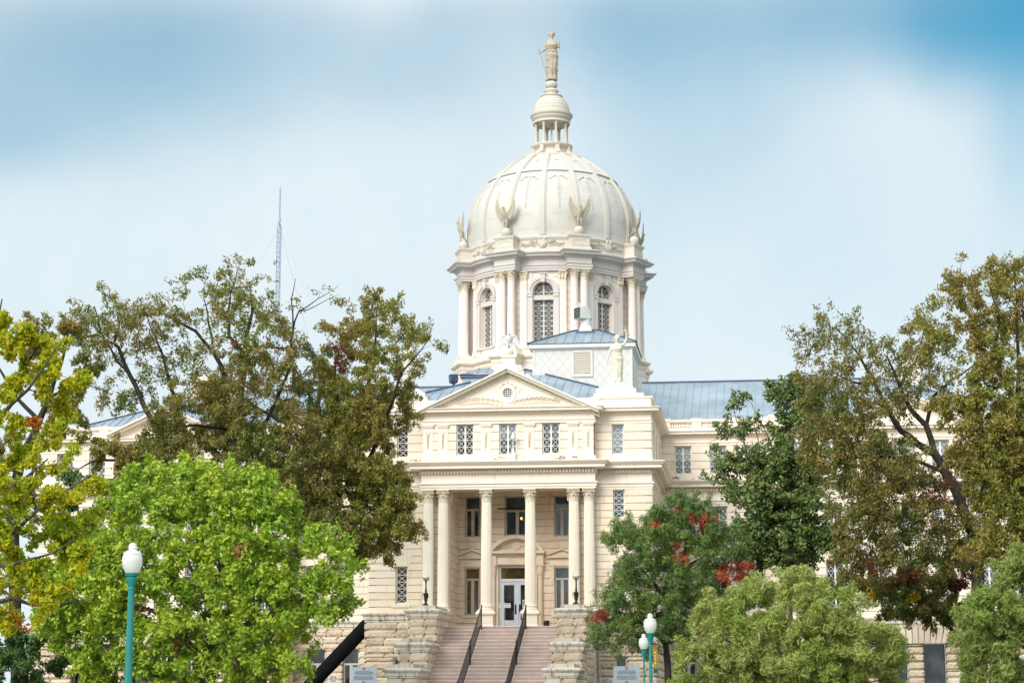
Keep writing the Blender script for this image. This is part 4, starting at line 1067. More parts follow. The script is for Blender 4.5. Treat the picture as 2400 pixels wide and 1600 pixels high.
zs = dzs(40); prof = [(5.12, 28.02), (5.12, 28.16), (5.02, 28.2)]
for i, z in enumerate(zs):
    r = dr(z)
    if i % 5 == 2 and i < 26: prof += [(r, z), (r-.009, z+.004), (r-.009, z+.014), (dr(z+.02), z+.02)]   # sheet joints
    else: prof.append((r, z))
mb = MB(); mb.lathe(prof, 96, DC)
ring = [(dr(32.3)+.0, 32.3), (dr(32.3)+.10, 32.32), (dr(32.42)+.10, 32.44), (dr(32.46), 32.5)]
mb.lathe(ring, 96, DC, cap=False)
dome = mb.obj('dome', [M['dome']], CH, smooth=True, angle=28)
rzs = dzs(26)
for k in range(16):
    a = rad(22.5*k); e, t = ea(a)
    if e.y > .75: continue
    mb = MB()
    for (w0, h0) in ((.19, .055), (.105, .10)):
        rings = []
        for z in rzs:
            r = dr(z); w = w0*(.55+.45*r/5.1); 
            j = min(range(len(rzs)), key=lambda q: abs(rzs[q]-z)); z1 = rzs[min(j+1, len(rzs)-1)]; z0 = rzs[max(j-1, 0)]
            tr_ = dr(z1)-dr(z0); tz = z1-z0; l = math.hypot(tr_, tz); nr, nz_ = tz/l, -tr_/l
            R2, Z2 = r+nr*h0, z+nz_*h0
            R1, Z1 = r-nr*.05, z-nz_*.05
            rings.append([(e.x*R1-t.x*w, YD+e.y*R1-t.y*w, Z1), (e.x*R2-t.x*w, YD+e.y*R2-t.y*w, Z2), (e.x*R2+t.x*w, YD+e.y*R2+t.y*w, Z2), (e.x*R1+t.x*w, YD+e.y*R1+t.y*w, Z1)])
        mb.loft(rings)
    mb.obj('rib', M['domerib'], dome)
for k in range(16):                               # hanging garlands between the ribs
    a = rad(22.5*k+11.25)
    if -cos(a) > .6 or cos(a) < -.3: continue
    mb = MB()
    def F(s, d, z, a=a):
        z = min(z, 33.8); r = dr(z); return ((r+d)*sin(a+s/r), YD-(r+d)*cos(a+s/r), z+d*.4)
    for j in range(13):
        z = 31.75-.155*j if j < 10 else 30.3-.14*(j-9)
        w = .12 if j < 8 else .07
        for q in (-1, 1): blade(mb, F, 0, z, -pi/2+q*(1.0 if j % 2 else .7), w*1.5, w*.7, .0, .024)
        mb.ball(F(0, .01, z+.05), .03, 6, 4)
    for q in (-1, 1):
        for j in range(4): blade(mb, F, q*(.08+.12*j), 31.86-.05*j+.02*(j % 2), (0 if q > 0 else pi)+q*(.35-.35*j), .18, .08, .0, .055)
        mb.ball(F(q*.22, .03, 31.88), .05, 6, 4)
    blade(mb, F, 0, 31.8, pi/2, .16, .12, 0, .06)
    for j in range(3): mb.ball(F(.07*(j-1), .02, 33.2+.03*(j != 1)), .045, 6, 4)
    mb.obj('garland', M['dome'], dome)
# --- lantern -------------------------------------------------------
mb = MB()
mb.lathe([(2.02, 33.72), (2.06, 33.8), (2.06, 33.9), (1.95, 33.96), (1.75, 34.02), (1.3, 34.14), (1.08, 34.2), (1.02, 34.32), (1.02, 34.5), (1.1, 34.6), (1.22, 34.66), (1.27, 34.74), (1.27, 34.82), (1.12, 34.86)], 64, DC)
for k in range(8):
    a = rad(22.5+45*k); e, t = ea(a); F = (lambda e, t: lambda s, d, z: (e.x*d+t.x*s, YD+e.y*d+t.y*s, z))(e, t)
    pr = [(1.0, 34.1), (1.62, 34.1), (1.5, 34.22), (1.34, 34.28), (1.26, 34.42), (1.26, 34.66), (1.0, 34.66)]
    mb.add([F(-.12, d, z) for d, z in pr]+[F(.12, d, z) for d, z in pr], [list(range(7)), list(range(13, 6, -1))]+[(i, (i+1) % 7, 7+(i+1) % 7, 7+i) for i in range(7)])
mb.lathe([(1.12, 36.2), (1.12, 36.34), (1.06, 36.36), (1.12, 36.42), (1.18, 36.5), (1.18, 36.58), (1.27, 36.66), (1.29, 36.72), (1.29, 36.78), (1.1, 36.84)], 64, DC, cap=False)
mb.lathe([(0, 36.28), (1.12, 36.22)], 48, DC, cap=False)
cp_ = [(1.12, 36.82)]
for i in range(1, 13):
    t = i/12*rad(57); r, z = 1.12*cos(t)+.0, 36.84+1.28*sin(t)
    cp_.append((r, z))
    if i in (2, 4, 6, 8, 10): cp_ += [(r-.015, z+.012), (r-.003, z+.024)]
mb.lathe(cp_+[(.68, 37.92), (.68, 37.98), (.42, 38.04), (.36, 38.1), (.36, 38.16), (.43, 38.24), (.45, 38.3), (.42, 38.36), (.34, 38.4), (.3, 38.44)], 64, DC)
mb.ball((0, YD, 38.7), (.375, .375, .30), 24, 14)
mb.lathe([(.05, 34.8), (.06, 36.2)], 10, DC)
lan = mb.obj('lantern', [M['attic']], CH, smooth=True, angle=30)
lc = MB(); lc.lathe([(.12, 34.84), (.12, 34.9), (.09, 34.95), (.085, 35.0), (.075, 35.98), (.085, 36.0)], 16); lcm = lc.mesh('lantern_column', M['attic'], True)
lk = MB(); capital(lk, (0, 0), 35.97, .26, .08, 6); lkm = lk.mesh('lantern_capital', M['drumtrim'], False)
for k in range(8):
    a = UA[k]; e, t = ea(a); c = lnk('lantern_column', lcm, lan, (e.x*.96, YD+e.y*.96, 0)); lkm2 = MB
    pass
for k in range(8):
    a = UA[k]; e, t = ea(a); lnk('lantern_capital', lkm, lan, (e.x*.96, YD+e.y*.96, 0))

# statue pedestals on the corner blocks (white stepped pyramids)
for sx in (-1, 1):
    mb = MB(); cx = sx*5.2; cy = 1.35
    mb.box(cx-1.1, cx+1.35 if sx > 0 else cx+1.1, YB-.02, 2.6, 16.4, 16.62); mb.box(cx-.98, cx+.98, YB+.06, 2.4, 16.62, 16.86); mb.frus(cx, cy, .84, .84, 16.86, .84, .84, 16.95); mb.frus(cx, cy, .80, .80, 16.95, .24, .24, 17.28)
    mb.obj('statue_plinth', M['white'], CH)
# ------------------------------------------------------------------ entrance stairs with stepped piers
ST = thing('entrance_stairs', 'wide pink granite stairs between stepped stone piers below the portico', 'stairs', (0, -1.7, GZ))
ZL, RIS, TRD = 5.35, .1705, .345
mb = MB(); nst = 22
for i in range(nst):
    z1 = ZL-RIS*(i+1); y0 = -1.7-TRD*(i+1); 
    mb.box(-2.9, 2.9, y0, y0+TRD+.02, GZ-.6, z1, 0)
    mb.box(-2.9, 2.9, y0-.012, y0+.03, z1-.03, z1+.004, 1)
mb.box(-2.9, 2.9, -1.712, -1.67, ZL-.03, ZL+.006, 1)
mb.xform(Matrix.Translation((0, 1.7, -GZ))); mb.obj('steps', [M['granite'], M['nosing']], ST)
for sx in (-1, 1):
    for (yf, yb, zt, k) in ((-4.1, -.35, 6.02, 0), (-6.55, -4.25, 4.42, 1), (-9.15, -6.7, 3.25, 2)):
        x0, x1 = 2.78, 4.10
        mb = MB(); rr = random.Random(5+k)
        def FR(f): return f
        xa, xb = (x0, x1) if sx > 0 else (-x1, -x0)
        zt2 = zt-.40
        mb.box(xa+.02, xb-.02, yf+.03, yb, GZ-.5, zt2, 1)
        rocky(mb, frame(xa, yf, 1, 0), 0, xb-xa, GZ-.5, zt2, (), h=.37, proj=.036, blk=(.5, 1.0), thick=.02, rnd=rr)
        rocky(mb, frame(xb, yf, 0, 1), 0, yb-yf, GZ-.5, zt2, (), h=.37, proj=.036, blk=(.6, 1.2), thick=.02, rnd=rr)
        rocky(mb, frame(xa, yb, 0, -1), 0, yb-yf, GZ-.5, zt2, (), h=.37, proj=.036, blk=(.6, 1.2), thick=.02, rnd=rr)
        mb.xform(Matrix.Translation((0, 1.7, -GZ)))
        pr = mb.obj('pier', [M['rock'], M['rockjoint']], ST)
        cpm_ = MB(); P = [(xa, yb), (xa, yf), (xb, yf), (xb, yb)]
        cpm_.sweep(P, [(.0, zt2), (.04, zt2+.02), (.05, zt2+.08), (.09, zt2+.1), (.1, zt2+.22), (.17, zt2+.29), (.2, zt2+.33), (.2, zt2+.38), (.02, zt2+.45)])
        cpm_.box(xa+.02, xb-.02, yf+.02, yb, zt2, zt2+.44)
        cpm_.box(xa+.1, xb-.1, yf+.1, yb-.05, zt2+.44, zt2+.44+.17)
        cpm_.xform(Matrix.Translation((0, 1.7, -GZ))); cpm_.obj('coping', M['oldcap'], pr)
        if k == 2:
            pnl = MB(); pnl.box(xa+.02 if sx < 0 else xa+.03, xa+.62, yf-.11, yf+.02, GZ-.5, zt2-.02); pnl.box(xa+.2, xa+.34, yf-.125, yf-.11, zt2-.62, zt2-.42, 1); pnl.xform(Matrix.Translation((0, 1.7, -GZ))); pnl.obj('stone_panel', [M['attic'], M['joint']], pr)

# handrails
for sx in (-1, 1):
    H_ = thing('handrail', 'black iron stair handrail in front of the %s middle column' % ('left' if sx < 0 else 'right'), 'handrail', (sx*1.05, -1.7, ZL), group='handrails on the entrance stairs')
    mb = MB(); sl_ = RIS/TRD
    def zz_(d): return -sl_*d
    runs = ((0.05, 3.55), (3.75, 7.4))
    for (a, b) in runs:
        mb.tube([(0, -a, zz_(a)+.92), (0, -b, zz_(b)+.92)], .024, 8); mb.tube([(0, -a, zz_(a)+.14), (0, -b, zz_(b)+.14)], .02, 6)
        for d in (a, b): mb.tube([(0, -d, zz_(d)-.25), (0, -d, zz_(d)+.97)], .028, 8); mb.ball((0, -d, zz_(d)+.99), .04, 8, 6)
        n = int((b-a)/.14)
        for i in range(1, n): d = a+(b-a)*i/n; mb.tube([(0, -d, zz_(d)+.13), (0, -d, zz_(d)+.92)], .008, 4)
    mb.obj('rail_frame', M['black'], H_)

# ------------------------------------------------------------------ ground
def gz(y):
    return GZ if y > -16 else max(.0, GZ*(1-((-16-y)/52)**1.0)) if y > -68 else 0
mb = MB(); ys = [-1500, -400, -110, -90, -75]+[-68+4*i for i in range(14)]+[-12, 8, 40, 150, 600, 3000]; xs = [-3000, -600, -150]+[-70+10*i for i in range(15)]+[150, 600, 3000]
for y in ys:
    for x in xs: mb.v.append((x, y, gz(y)))
k = len(xs); mb.f = [(j*k+i, j*k+i+1, (j+1)*k+i+1, (j+1)*k+i) for j in range(len(ys)-1) for i in range(k-1)]; mb.m = [0]*len(mb.f)
tag(mb.obj('lawn', M['lawn'], smooth=True), kind='structure')
mb = MB()
for i in range(14):
    y0, y1 = -64+4*i, -60+4*i
    mb.add([(-2.6, y0, gz(y0)+.015), (2.6, y0, gz(y0)+.015), (2.6, y1, gz(y1)+.015), (-2.6, y1, gz(y1)+.015)], [(0, 1, 2, 3)])
tag(mb.obj('path', M['paving']), kind='structure')
mb = MB(); mb.box(-300, 300, -73, -69, -.3, .14); tag(mb.obj('pavement', M['paving']), kind='structure')
mb = MB(); mb.add([(-300, -94, .02), (300, -94, .02), (300, -73, .02), (-300, -73, .02)], [(0, 1, 2, 3)]); tag(mb.obj('road', M['asphalt']), kind='structure')

# ------------------------------------------------------------------ statues
def remesh(mb, name, mat, voxel, smooth_it=2, post=None):
    me = mb.mesh(name, mat); o = bpy.data.objects.new('tmp', me); COL.objects.link(o)
    r = o.modifiers.new('r', 'REMESH'); r.mode = 'VOXEL'; r.voxel_size = voxel; r.use_smooth_shade = True
    if smooth_it: s_ = o.modifiers.new('s', 'SMOOTH'); s_.factor = .5; s_.iterations = smooth_it
    dg = bpy.context.evaluated_depsgraph_get(); dg.update()
    out = bpy.data.meshes.new_from_object(o.evaluated_get(dg)); out.name = name
    out.materials.clear(); out.materials.append(mat)
    bpy.data.objects.remove(o); bpy.data.meshes.remove(me)
    out.shade_smooth()
    return out
def draped(mb, H, seed, knee=.0, lean=0):
    """a standing woman in a long folded robe, local z 0..H, facing -Y"""
    rr = random.Random(seed); n = 44
    sec = [(0.0, .105, .09, 1), (.02, .112, .1, 1), (.10, .105, .092, 1), (.22, .104, .09, 1), (.33, .11, .095, .8), (.42, .116, .1, .6), (.50, .112, .095, .4), (.555, .097, .08, .3), (.60, .088, .07, .3), (.65, .095, .08, .2), (.69, .103, .09, .12), (.735, .108, .075, .1), (.775, .10, .06, .05), (.80, .07, .048, 0), (.818, .036, .036, 0), (.85, .032, .034, 0), (.865, .034, .036, 0)]
    ph = rr.uniform(0, 6)
    rings = []
    for z, a, b, fold in sec:
        xo = .018*sin(z*pi*1.1)*(1 if z < .8 else .6); ring = []
        for i in range(n):
            t = 2*pi*i/n
            m = 1+fold*(.075*sin(9*t+ph+2*sin(z*5))+.045*sin(17*t+1.7*ph))
            x, y = a*sin(t)*m, -b*cos(t)*m
            if .60 < z < .73: y -= .030*max(0, cos(t))*math.exp(-((z-.675)/.03)**2)*(1+.25*(abs(sin(t)) > .3))
            if z < .45 and knee: y -= knee*.05*max(0, cos(t-.5))*math.exp(-((z-.27)/.1)**2)
            ring.append(((x+xo)*H, y*H, z*H))
        rings.append(ring)
    mb.loft(rings)
    for q in (-1, 1):                             # breasts, feet
        mb.ball((q*.045*H+.015*H, -.072*H, .685*H), (.034*H, .03*H, .034*H), 12, 8)
        mb.ball((q*.045*H, -.10*H, .012*H), (.024*H, .05*H, .018*H), 10, 6)
    # cloak: diagonal swags across the hips and thighs
    for (z0, z1, w) in ((.545, .47, .020), (.52, .43, .016), (.49, .36, .016), (.46, .30, .014), (.30, .19, .013)):
        pts = []
        for i in range(13):
            u = i/12; t = -1.5+3.0*u; zz = z0+(z1-z0)*u-.02*sin(u*pi)
            pts.append(((.116*sin(t)+.01)*H, -.102*cos(t)*H, zz*H))
        mb.tube(pts, [w*H*(.6+.5*sin(pi*i/12)) for i in range(13)], 7)
    mb.tube([((.095*sin(t)+.015)*H, -.082*cos(t)*H, .572*H) for t in [2*pi*i/20 for i in range(21)]], .012*H, 6)
    # head: face with nose, brow, chin; hair gathered round it
    hx, hz = .012*H, .915*H
    mb.ball((hx, -.004*H, hz), (.045*H, .052*H, .060*H), 18, 14)
    mb.ball((hx, -.020*H, hz-.035*H), (.032*H, .034*H, .034*H), 12, 8)
    mb.tube([(hx, -.052*H, hz+.012*H), (hx, -.064*H, hz-.014*H), (hx, -.052*H, hz-.019*H)], [.006*H, .009*H, .006*H], 6)
    mb.ball((hx, -.053*H, hz-.055*H), (.012*H, .01*H, .01*H), 8, 6); mb.tube([(hx-.014*H, -.051*H, hz-.034*H), (hx, -.055*H, hz-.033*H), (hx+.014*H, -.051*H, hz-.034*H)], .005*H, 5)
    mb.tube([(hx-.03*H, -.042*H, hz+.016*H), (hx-.008*H, -.053*H, hz+.017*H)], .006*H, 5); mb.tube([(hx+.03*H, -.042*H, hz+.016*H), (hx+.008*H, -.053*H, hz+.017*H)], .006*H, 5)
    for i in range(11):
        t = -1.75+3.5*i/10; mb.ball((hx+.049*sin(t)*H, -.012*H-.026*H*cos(t)*.6, hz+(.058*cos(t)+.002)*H), .018*H, 8, 6)
    mb.ball((hx, .03*H, hz+.005*H), (.047*H, .042*H, .055*H), 14, 10); mb.ball((hx, .062*H, hz-.01*H), .026*H, 10, 8)
    for q in (-1, 1): mb.ball((hx+q*.044*H, -.002*H, hz-.01*H), (.01*H, .014*H, .02*H), 8, 6)
def arm(mb, H, pts, hand=None):
    r = [.033*H, .031*H, .026*H, .023*H, .017*H]
    mb.tube([Vector(p)*H for p in pts], r[:len(pts)], 10)
def hand(mb, H, c, d, n_, curl=1):
    """palm with four fingers and a thumb, closed around a grip along direction n_"""
    c, d, n_ = Vector(c)*H, Vector(d).normalized(), Vector(n_).normalized(); s_ = d.cross(n_)
    mb.ball(c, .021*H, 10, 8)
    for k in range(4):
        o = c+n_*(.011*(k-1.5))*H; L = (.032, .036, .034, .027)[k]*H
        mb.tube([o+d*.012*H, o+d*.012*H+s_*.016*H*curl+d*L*.45, o+d*L*.7+s_*.030*H*curl, o+d*L*(.45)+s_*.040*H*curl], [.0065*H, .0065*H, .006*H, .005*H], 6)
    mb.tube([c+n_*.018*H, c+n_*.024*H+s_*.015*H+d*.01*H, c+n_*.016*H+s_*.034*H+d*.014*H], [.007*H, .007*H, .006*H], 6)

# goddess on the lantern, sword held point down at her right side, left arm broken off
H = 3.2; mb = MB(); draped(mb, H, 3, knee=1)
arm(mb, H, [(-.085, -.0, .765), (-.112, .004, .69), (-.118, -.005, .615), (-.165, -.045, .575), (-.205, -.06, .545)]); hand(mb, H, (-.215, -.065, .537), (-1, -.1, -.1), (-.25, 0, 1))
mb.tube([Vector(p)*H for p in ((.1, 0, .77), (.132, 0, .75), (.142, 0, .69), (.138, 0, .655))], [.035*H, .034*H, .03*H, .028*H], 10)
gm = remesh(mb, 'goddess_body', M['bronze'], .019, 1)
G = thing('goddess_statue', 'sand coloured goddess statue with a sword and a broken arm, topmost on the dome lantern', 'statue', (0, YD, 38.96), rad(9))
lnk('body', gm, G)
mb = MB(); top = Vector((-.235, -.066, .595))*H; tip = Vector((-.085, -.09, .05))*H; dr_ = (tip-top).normalized(); gpt = top+dr_*.075*H
mb.tube([top, gpt], .014*H, 8); mb.ball(top, .017*H, 8, 6); sd = Vector((1, 0, .22)).normalized()
mb.tube([gpt-sd*.045*H+Vector((0, 0, -.012*H)), gpt, gpt+sd*.045*H+Vector((0, 0, .012*H))], [.008*H, .011*H, .008*H], 6)
mb.tube([gpt, gpt+(tip-gpt)*.9, tip], [.010*H, .008*H, .002*H], 4); mb.obj('sword', M['bronze'], G, smooth=True)
# two painted goddesses with one arm raised, on the corner blocks
H = 2.42; mb = MB(); draped(mb, H, 8, knee=.8)
arm(mb, H, [(-.085, 0, .765), (-.125, .0, .68), (-.155, -.005, .585), (-.185, -.02, .51), (-.205, -.03, .46)]); hand(mb, H, (-.212, -.032, .443), (-.2, -.1, -1), (.3, 1, 0))
arm(mb, H, [(.085, 0, .765), (.145, -.005, .79), (.195, -.01, .87), (.205, -.015, .96), (.19, -.02, 1.05)]); hand(mb, H, (.187, -.02, 1.072), (-.2, 0, 1), (.3, 1, 0))
jm = remesh(mb, 'painted_body', M['figure'], .024)
sc_ = MB(); hp = Vector((.187, -.04, 1.085))*H
sc_.tube([hp+Vector((0, 0, .12)), hp-Vector((0, 0, .32))], .012, 6); sc_.ball(hp+Vector((0, 0, .13)), .03, 8, 6); sc_.tube([hp+Vector((-.22, 0, -.08)), hp+Vector((0, 0, -.05)), hp+Vector((.13, 0, -.03))], .011, 6)
for (dx, dz) in ((-.22, -.08), (.13, -.03)):
    for q in (-1, 1): sc_.tube([hp+Vector((dx, 0, dz)), hp+Vector((dx+q*.07, 0, dz-.22))], .004, 4)
    sc_.lathe([(0.001, 0), (.05, .008), (.08, .03), (.082, .03), (.05, -.004), (.001, -.01)], 12, (hp.x+dx, hp.y), 0); 
    for i in range(len(sc_.v)-72, len(sc_.v)): v = sc_.v[i]; sc_.v[i] = (v[0], v[1], v[2]+hp.z+dz-.24)
scm = sc_.mesh('scales', M['figure'], True)
for sx in (-1, 1):
    s_ = thing('goddess_statue', 'cream goddess statue with one arm raised, %s' % ('standing before the white shingled penthouse' if sx > 0 else 'half hidden by brown tree leaves'), 'statue', (sx*5.2, 1.35, 17.27), rad(6))
    lnk('body', jm, s_); lnk('scales', scm, s_)

# eagles
def eagle(up):
    """spread eagle standing on z=0 facing -Y; up: wings raised in a V, else hanging half open"""
    mb = MB(); S = 1.0
    spine = [(0, .26, .12), (0, .20, .30), (0, .10, .50), (0, .02, .68), (0, -.04, .80), (0, -.06, .90), (0, -.075, .98), (0, -.09, 1.06)] if up else [(0, .24, .02), (0, .16, .18), (0, .07, .34), (0, 0, .47), (0, -.04, .56), (0, -.05, .63), (0, -.055, .70), (0, -.06, .745)]
    mb.tube(spine, [.05, .10, .145, .15, .12, .085, .085, .06] if up else [.05, .1, .14, .145, .115, .08, .08, .055], 12)
    hd = Vector(spine[-1])
    mb.ball(hd+Vector((0, -.015, -.01)), .075, 10, 8)
    mb.tube([hd+Vector((0, -.06, .0)), hd+Vector((.02, -.15, .0)), hd+Vector((.02, -.17, -.045))], [.035, .022, .006], 6)
    for q in (-1, 1):                             # legs with feathered thighs and talons
        mb.tube([(q*.08, .06, .42 if up else .30), (q*.085, .03, .25 if up else .18), (q*.075, 0, .1), (q*.075, -.01, 0)], [.075, .07, .035, .03], 8)
        for k in (-1, 0, 1): mb.tube([(q*.075, -.01, .015), (q*.075+k*.045, -.09, .02), (q*.075+k*.05, -.12, -.01)], [.02, .018, .008], 5)
    # tail fan
    mb.hexa([(-.06, .22, .2), (.06, .22, .2), (.06, .26, .22), (-.06, .26, .22), (-.13, .36, -.14), (.13, .36, -.14), (.13, .40, -.12), (-.13, .40, -.12)] if not up else [(-.06, .22, .24), (.06, .22, .24), (.06, .26, .26), (-.06, .26, .26), (-.13, .40, -.10), (.13, .40, -.10), (.13, .44, -.08), (-.13, .44, -.08)])
    for q in (-1, 1):
        nf = 11
        for k in range(nf):                       # flight feathers overlap along the wing
            t = k/(nf-1)
            if up:
                a = (q*(.10+.25*t), .05+.07*t, .60+.50*t)
                ang = rad(-38+108*t**.75); L = .30+.22*t
                dirv_ = Vector((q*cos(ang), .18, sin(ang))).normalized()
            else:
                a = (q*(.10+.27*t), .03, .54+.13*sin(t*2.4)-.08*t*t)
                L = .24+.38*t
                dirv_ = Vector((q*(.02+.22*t), .03, -1)).normalized()
            a = Vector(a); e_ = a+dirv_*L; w = Vector((0, .022, 0))
            side = dirv_.cross(Vector((0, 1, 0))).normalized()*.062
            mid_ = a+dirv_*L*.7
            pts = [a-side*.8, a+side*.8, mid_+side, e_+side*.25, e_-side*.25, mid_-side]
            mb.add([p-w for p in pts]+[p+w for p in pts], [[0, 1, 2, 3, 4, 5], [11, 10, 9, 8, 7, 6]]+[(i, (i+1) % 6, 6+(i+1) % 6, 6+i) for i in range(6)])
        if up: mb.tube([(q*.09, .04, .62), (q*.17, .06, .78), (q*.26, .09, .94), (q*.35, .12, 1.10), (q*.43, .16, 1.30)], [.07, .06, .05, .04, .025], 8)
        else: mb.tube([(q*.08, .01, .50), (q*.16, .01, .62), (q*.27, .01, .67), (q*.36, .02, .62), (q*.40, .02, .48)], [.06, .055, .05, .045, .03], 8)
    return mb
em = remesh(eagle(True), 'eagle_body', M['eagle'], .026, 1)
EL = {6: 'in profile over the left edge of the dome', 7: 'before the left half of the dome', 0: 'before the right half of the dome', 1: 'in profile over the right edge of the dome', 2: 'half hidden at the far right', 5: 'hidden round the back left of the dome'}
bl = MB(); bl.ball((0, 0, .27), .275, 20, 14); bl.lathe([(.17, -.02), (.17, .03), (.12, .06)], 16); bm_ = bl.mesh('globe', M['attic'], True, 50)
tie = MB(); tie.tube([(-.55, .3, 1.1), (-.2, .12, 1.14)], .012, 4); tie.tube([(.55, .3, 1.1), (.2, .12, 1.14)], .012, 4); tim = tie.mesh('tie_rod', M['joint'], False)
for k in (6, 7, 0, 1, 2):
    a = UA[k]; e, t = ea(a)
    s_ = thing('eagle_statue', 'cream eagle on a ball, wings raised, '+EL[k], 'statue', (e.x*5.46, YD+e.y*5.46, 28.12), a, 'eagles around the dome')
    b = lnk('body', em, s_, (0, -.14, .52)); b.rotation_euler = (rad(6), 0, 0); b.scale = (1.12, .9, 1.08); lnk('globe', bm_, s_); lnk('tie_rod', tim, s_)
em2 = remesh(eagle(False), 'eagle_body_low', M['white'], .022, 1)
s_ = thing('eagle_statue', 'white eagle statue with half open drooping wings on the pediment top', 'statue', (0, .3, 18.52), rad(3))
b = lnk('body', em2, s_, (0, 0, .36)); bl2 = MB(); bl2.ball((0, 0, .19), (.225, .225, .19), 20, 12); bl2.obj('globe', M['white'], s_, smooth=True, angle=60)
# ------------------------------------------------------------------ lamps, signs and small things
def text_mesh(mb, s, F, x, z, size, d, mi=0, bold=.0):
    cu = bpy.data.curves.new('t', 'FONT'); cu.body = s; cu.size = size; cu.align_x = 'CENTER'; cu.align_y = 'CENTER'; cu.extrude = .002; cu.offset = bold; cu.resolution_u = 2
    o = bpy.data.objects.new('t', cu); COL.objects.link(o); dg = bpy.context.evaluated_depsgraph_get(); dg.update()
    me = bpy.data.meshes.new_from_object(o.evaluated_get(dg))
    mb.add([F(x+v.co.x, d+v.co.z, z+v.co.y) for v in me.vertices], [tuple(p.vertices) for p in me.polygons], mi)
    bpy.data.objects.remove(o); bpy.data.curves.remove(cu); bpy.data.meshes.remove(me)

def acorn_lamp(px, ptop, y, globe_h, label, r, banner=False):
    top = PX(px, ptop, y); g = gz(y); k = globe_h; H = top.z-g
    t = thing('street_lamp', label, 'street lamp', (top.x, y, g), group='teal lamp posts on the lawn')
    zb = H-k                                       # underside of the globe
    mb = MB(); mb.lathe([(.17*k, zb), (.24*k, zb+.10*k), (.30*k, zb+.24*k), (.325*k, zb+.40*k), (.32*k, zb+.52*k), (.29*k, zb+.60*k), (.28*k, zb+.625*k), (.31*k, zb+.64*k), (.27*k, zb+.68*k), (.20*k, zb+.73*k), (.125*k, zb+.76*k), (.115*k, zb+.79*k), (.15*k, zb+.82*k), (.13*k, zb+.86*k), (.12*k, zb+.89*k), (.135*k, zb+.915*k), (.10*k, zb+.95*k), (.06*k, zb+.985*k), (.0, zb+1.0*k)], 28)
    mb.obj('globe', M['globe'], t, smooth=True, angle=40)
    mb = MB(); mb.lathe([(.22*k, zb-.005), (.225*k, zb+.02), (.2*k, zb-.06*k), (.15*k, zb-.09*k), (.19*k, zb-.12*k), (.19*k, zb-.16*k), (.13*k, zb-.30*k), (.10*k, zb-.42*k), (.11*k, zb-.44*k), (.11*k, zb-.46*k), (r*.82, zb-.5*k)][::-1], 20, cap=False)
    mb.obj('collar', M['teal'], t, smooth=True, angle=40)
    mb = MB(); nfl = 32; mb.lathe([(r*1.35, .55), (r, .75), (r*.8, zb-.45*k)], nfl, rmod=lambda i: 1.0 if i % 2 else .93, cap=False)
    mb.obj('pole', M['teal'], t)
    mb = MB(); mb.lathe([(r*2.6, -.15), (r*2.6, .1), (r*2.2, .16), (r*2.0, .4), (r*1.5, .5), (r*1.6, .54), (r*1.35, .58)], 20); mb.obj('base', M['teal'], t, smooth=True)
    return t, zb, r
acorn_lamp(311.5, 1271, -48, .76, 'teal street lamp with white acorn globe before the bright green tree', .094)
lt, zb, r = acorn_lamp(1523.5, 1436, -22, .735, 'taller teal street lamp with white acorn globe and yellow banner', .072)
acorn_lamp(1508.5, 1484, -17, .61, 'shorter teal street lamp with white acorn globe beside the banner lamp', .045)
lx, ly = PX(1523.5, 1436, -22).x, -22; lg = gz(-22)
zt, zb_ = PX(1530, 1512, -22).z, PX(1530, 1576, -22).z
bn = thing('banner', 'narrow yellow and teal banner hanging from the taller teal street lamp', 'banner', (lx, ly, zb_))
F = frame(.10, 0, .35, .94)
mb = MB(); hh = zt-zb_; n = 10
for i in range(n):                                # cloth with a slight wave
    for j in range(6):
        def q(i, j): u, v = i/n, j/6; return (.09+.30*u*.5+.02*sin(v*5), .34*u+.025*sin(u*6+v*4), hh*v)
        mb.add([q(i, j), q(i+1, j), q(i+1, j+1), q(i, j+1)], [(0, 1, 2, 3)], 1 if j == 0 else 0)
mb.obj('cloth', [M['yellow'], M['teal']], bn)
mb = MB()
for z in (.0, hh): mb.tube([(0, 0, z), (.10, 0.02, z), (.26, .36, z)], .014, 6)
mb.obj('bracket', M['steel'], bn)
mb = MB()
for i, (u, z) in enumerate(((.35, .75), (.35, .62), (.35, .5), (.4, .36))): mb.box(.105+.13*u, .135+.13*u, .34*u-.06, .34*u-.045, hh*z-.03, hh*z+.03)
mb.obj('emblem', M['white'], bn)
for z in (lg+1.2,): pass

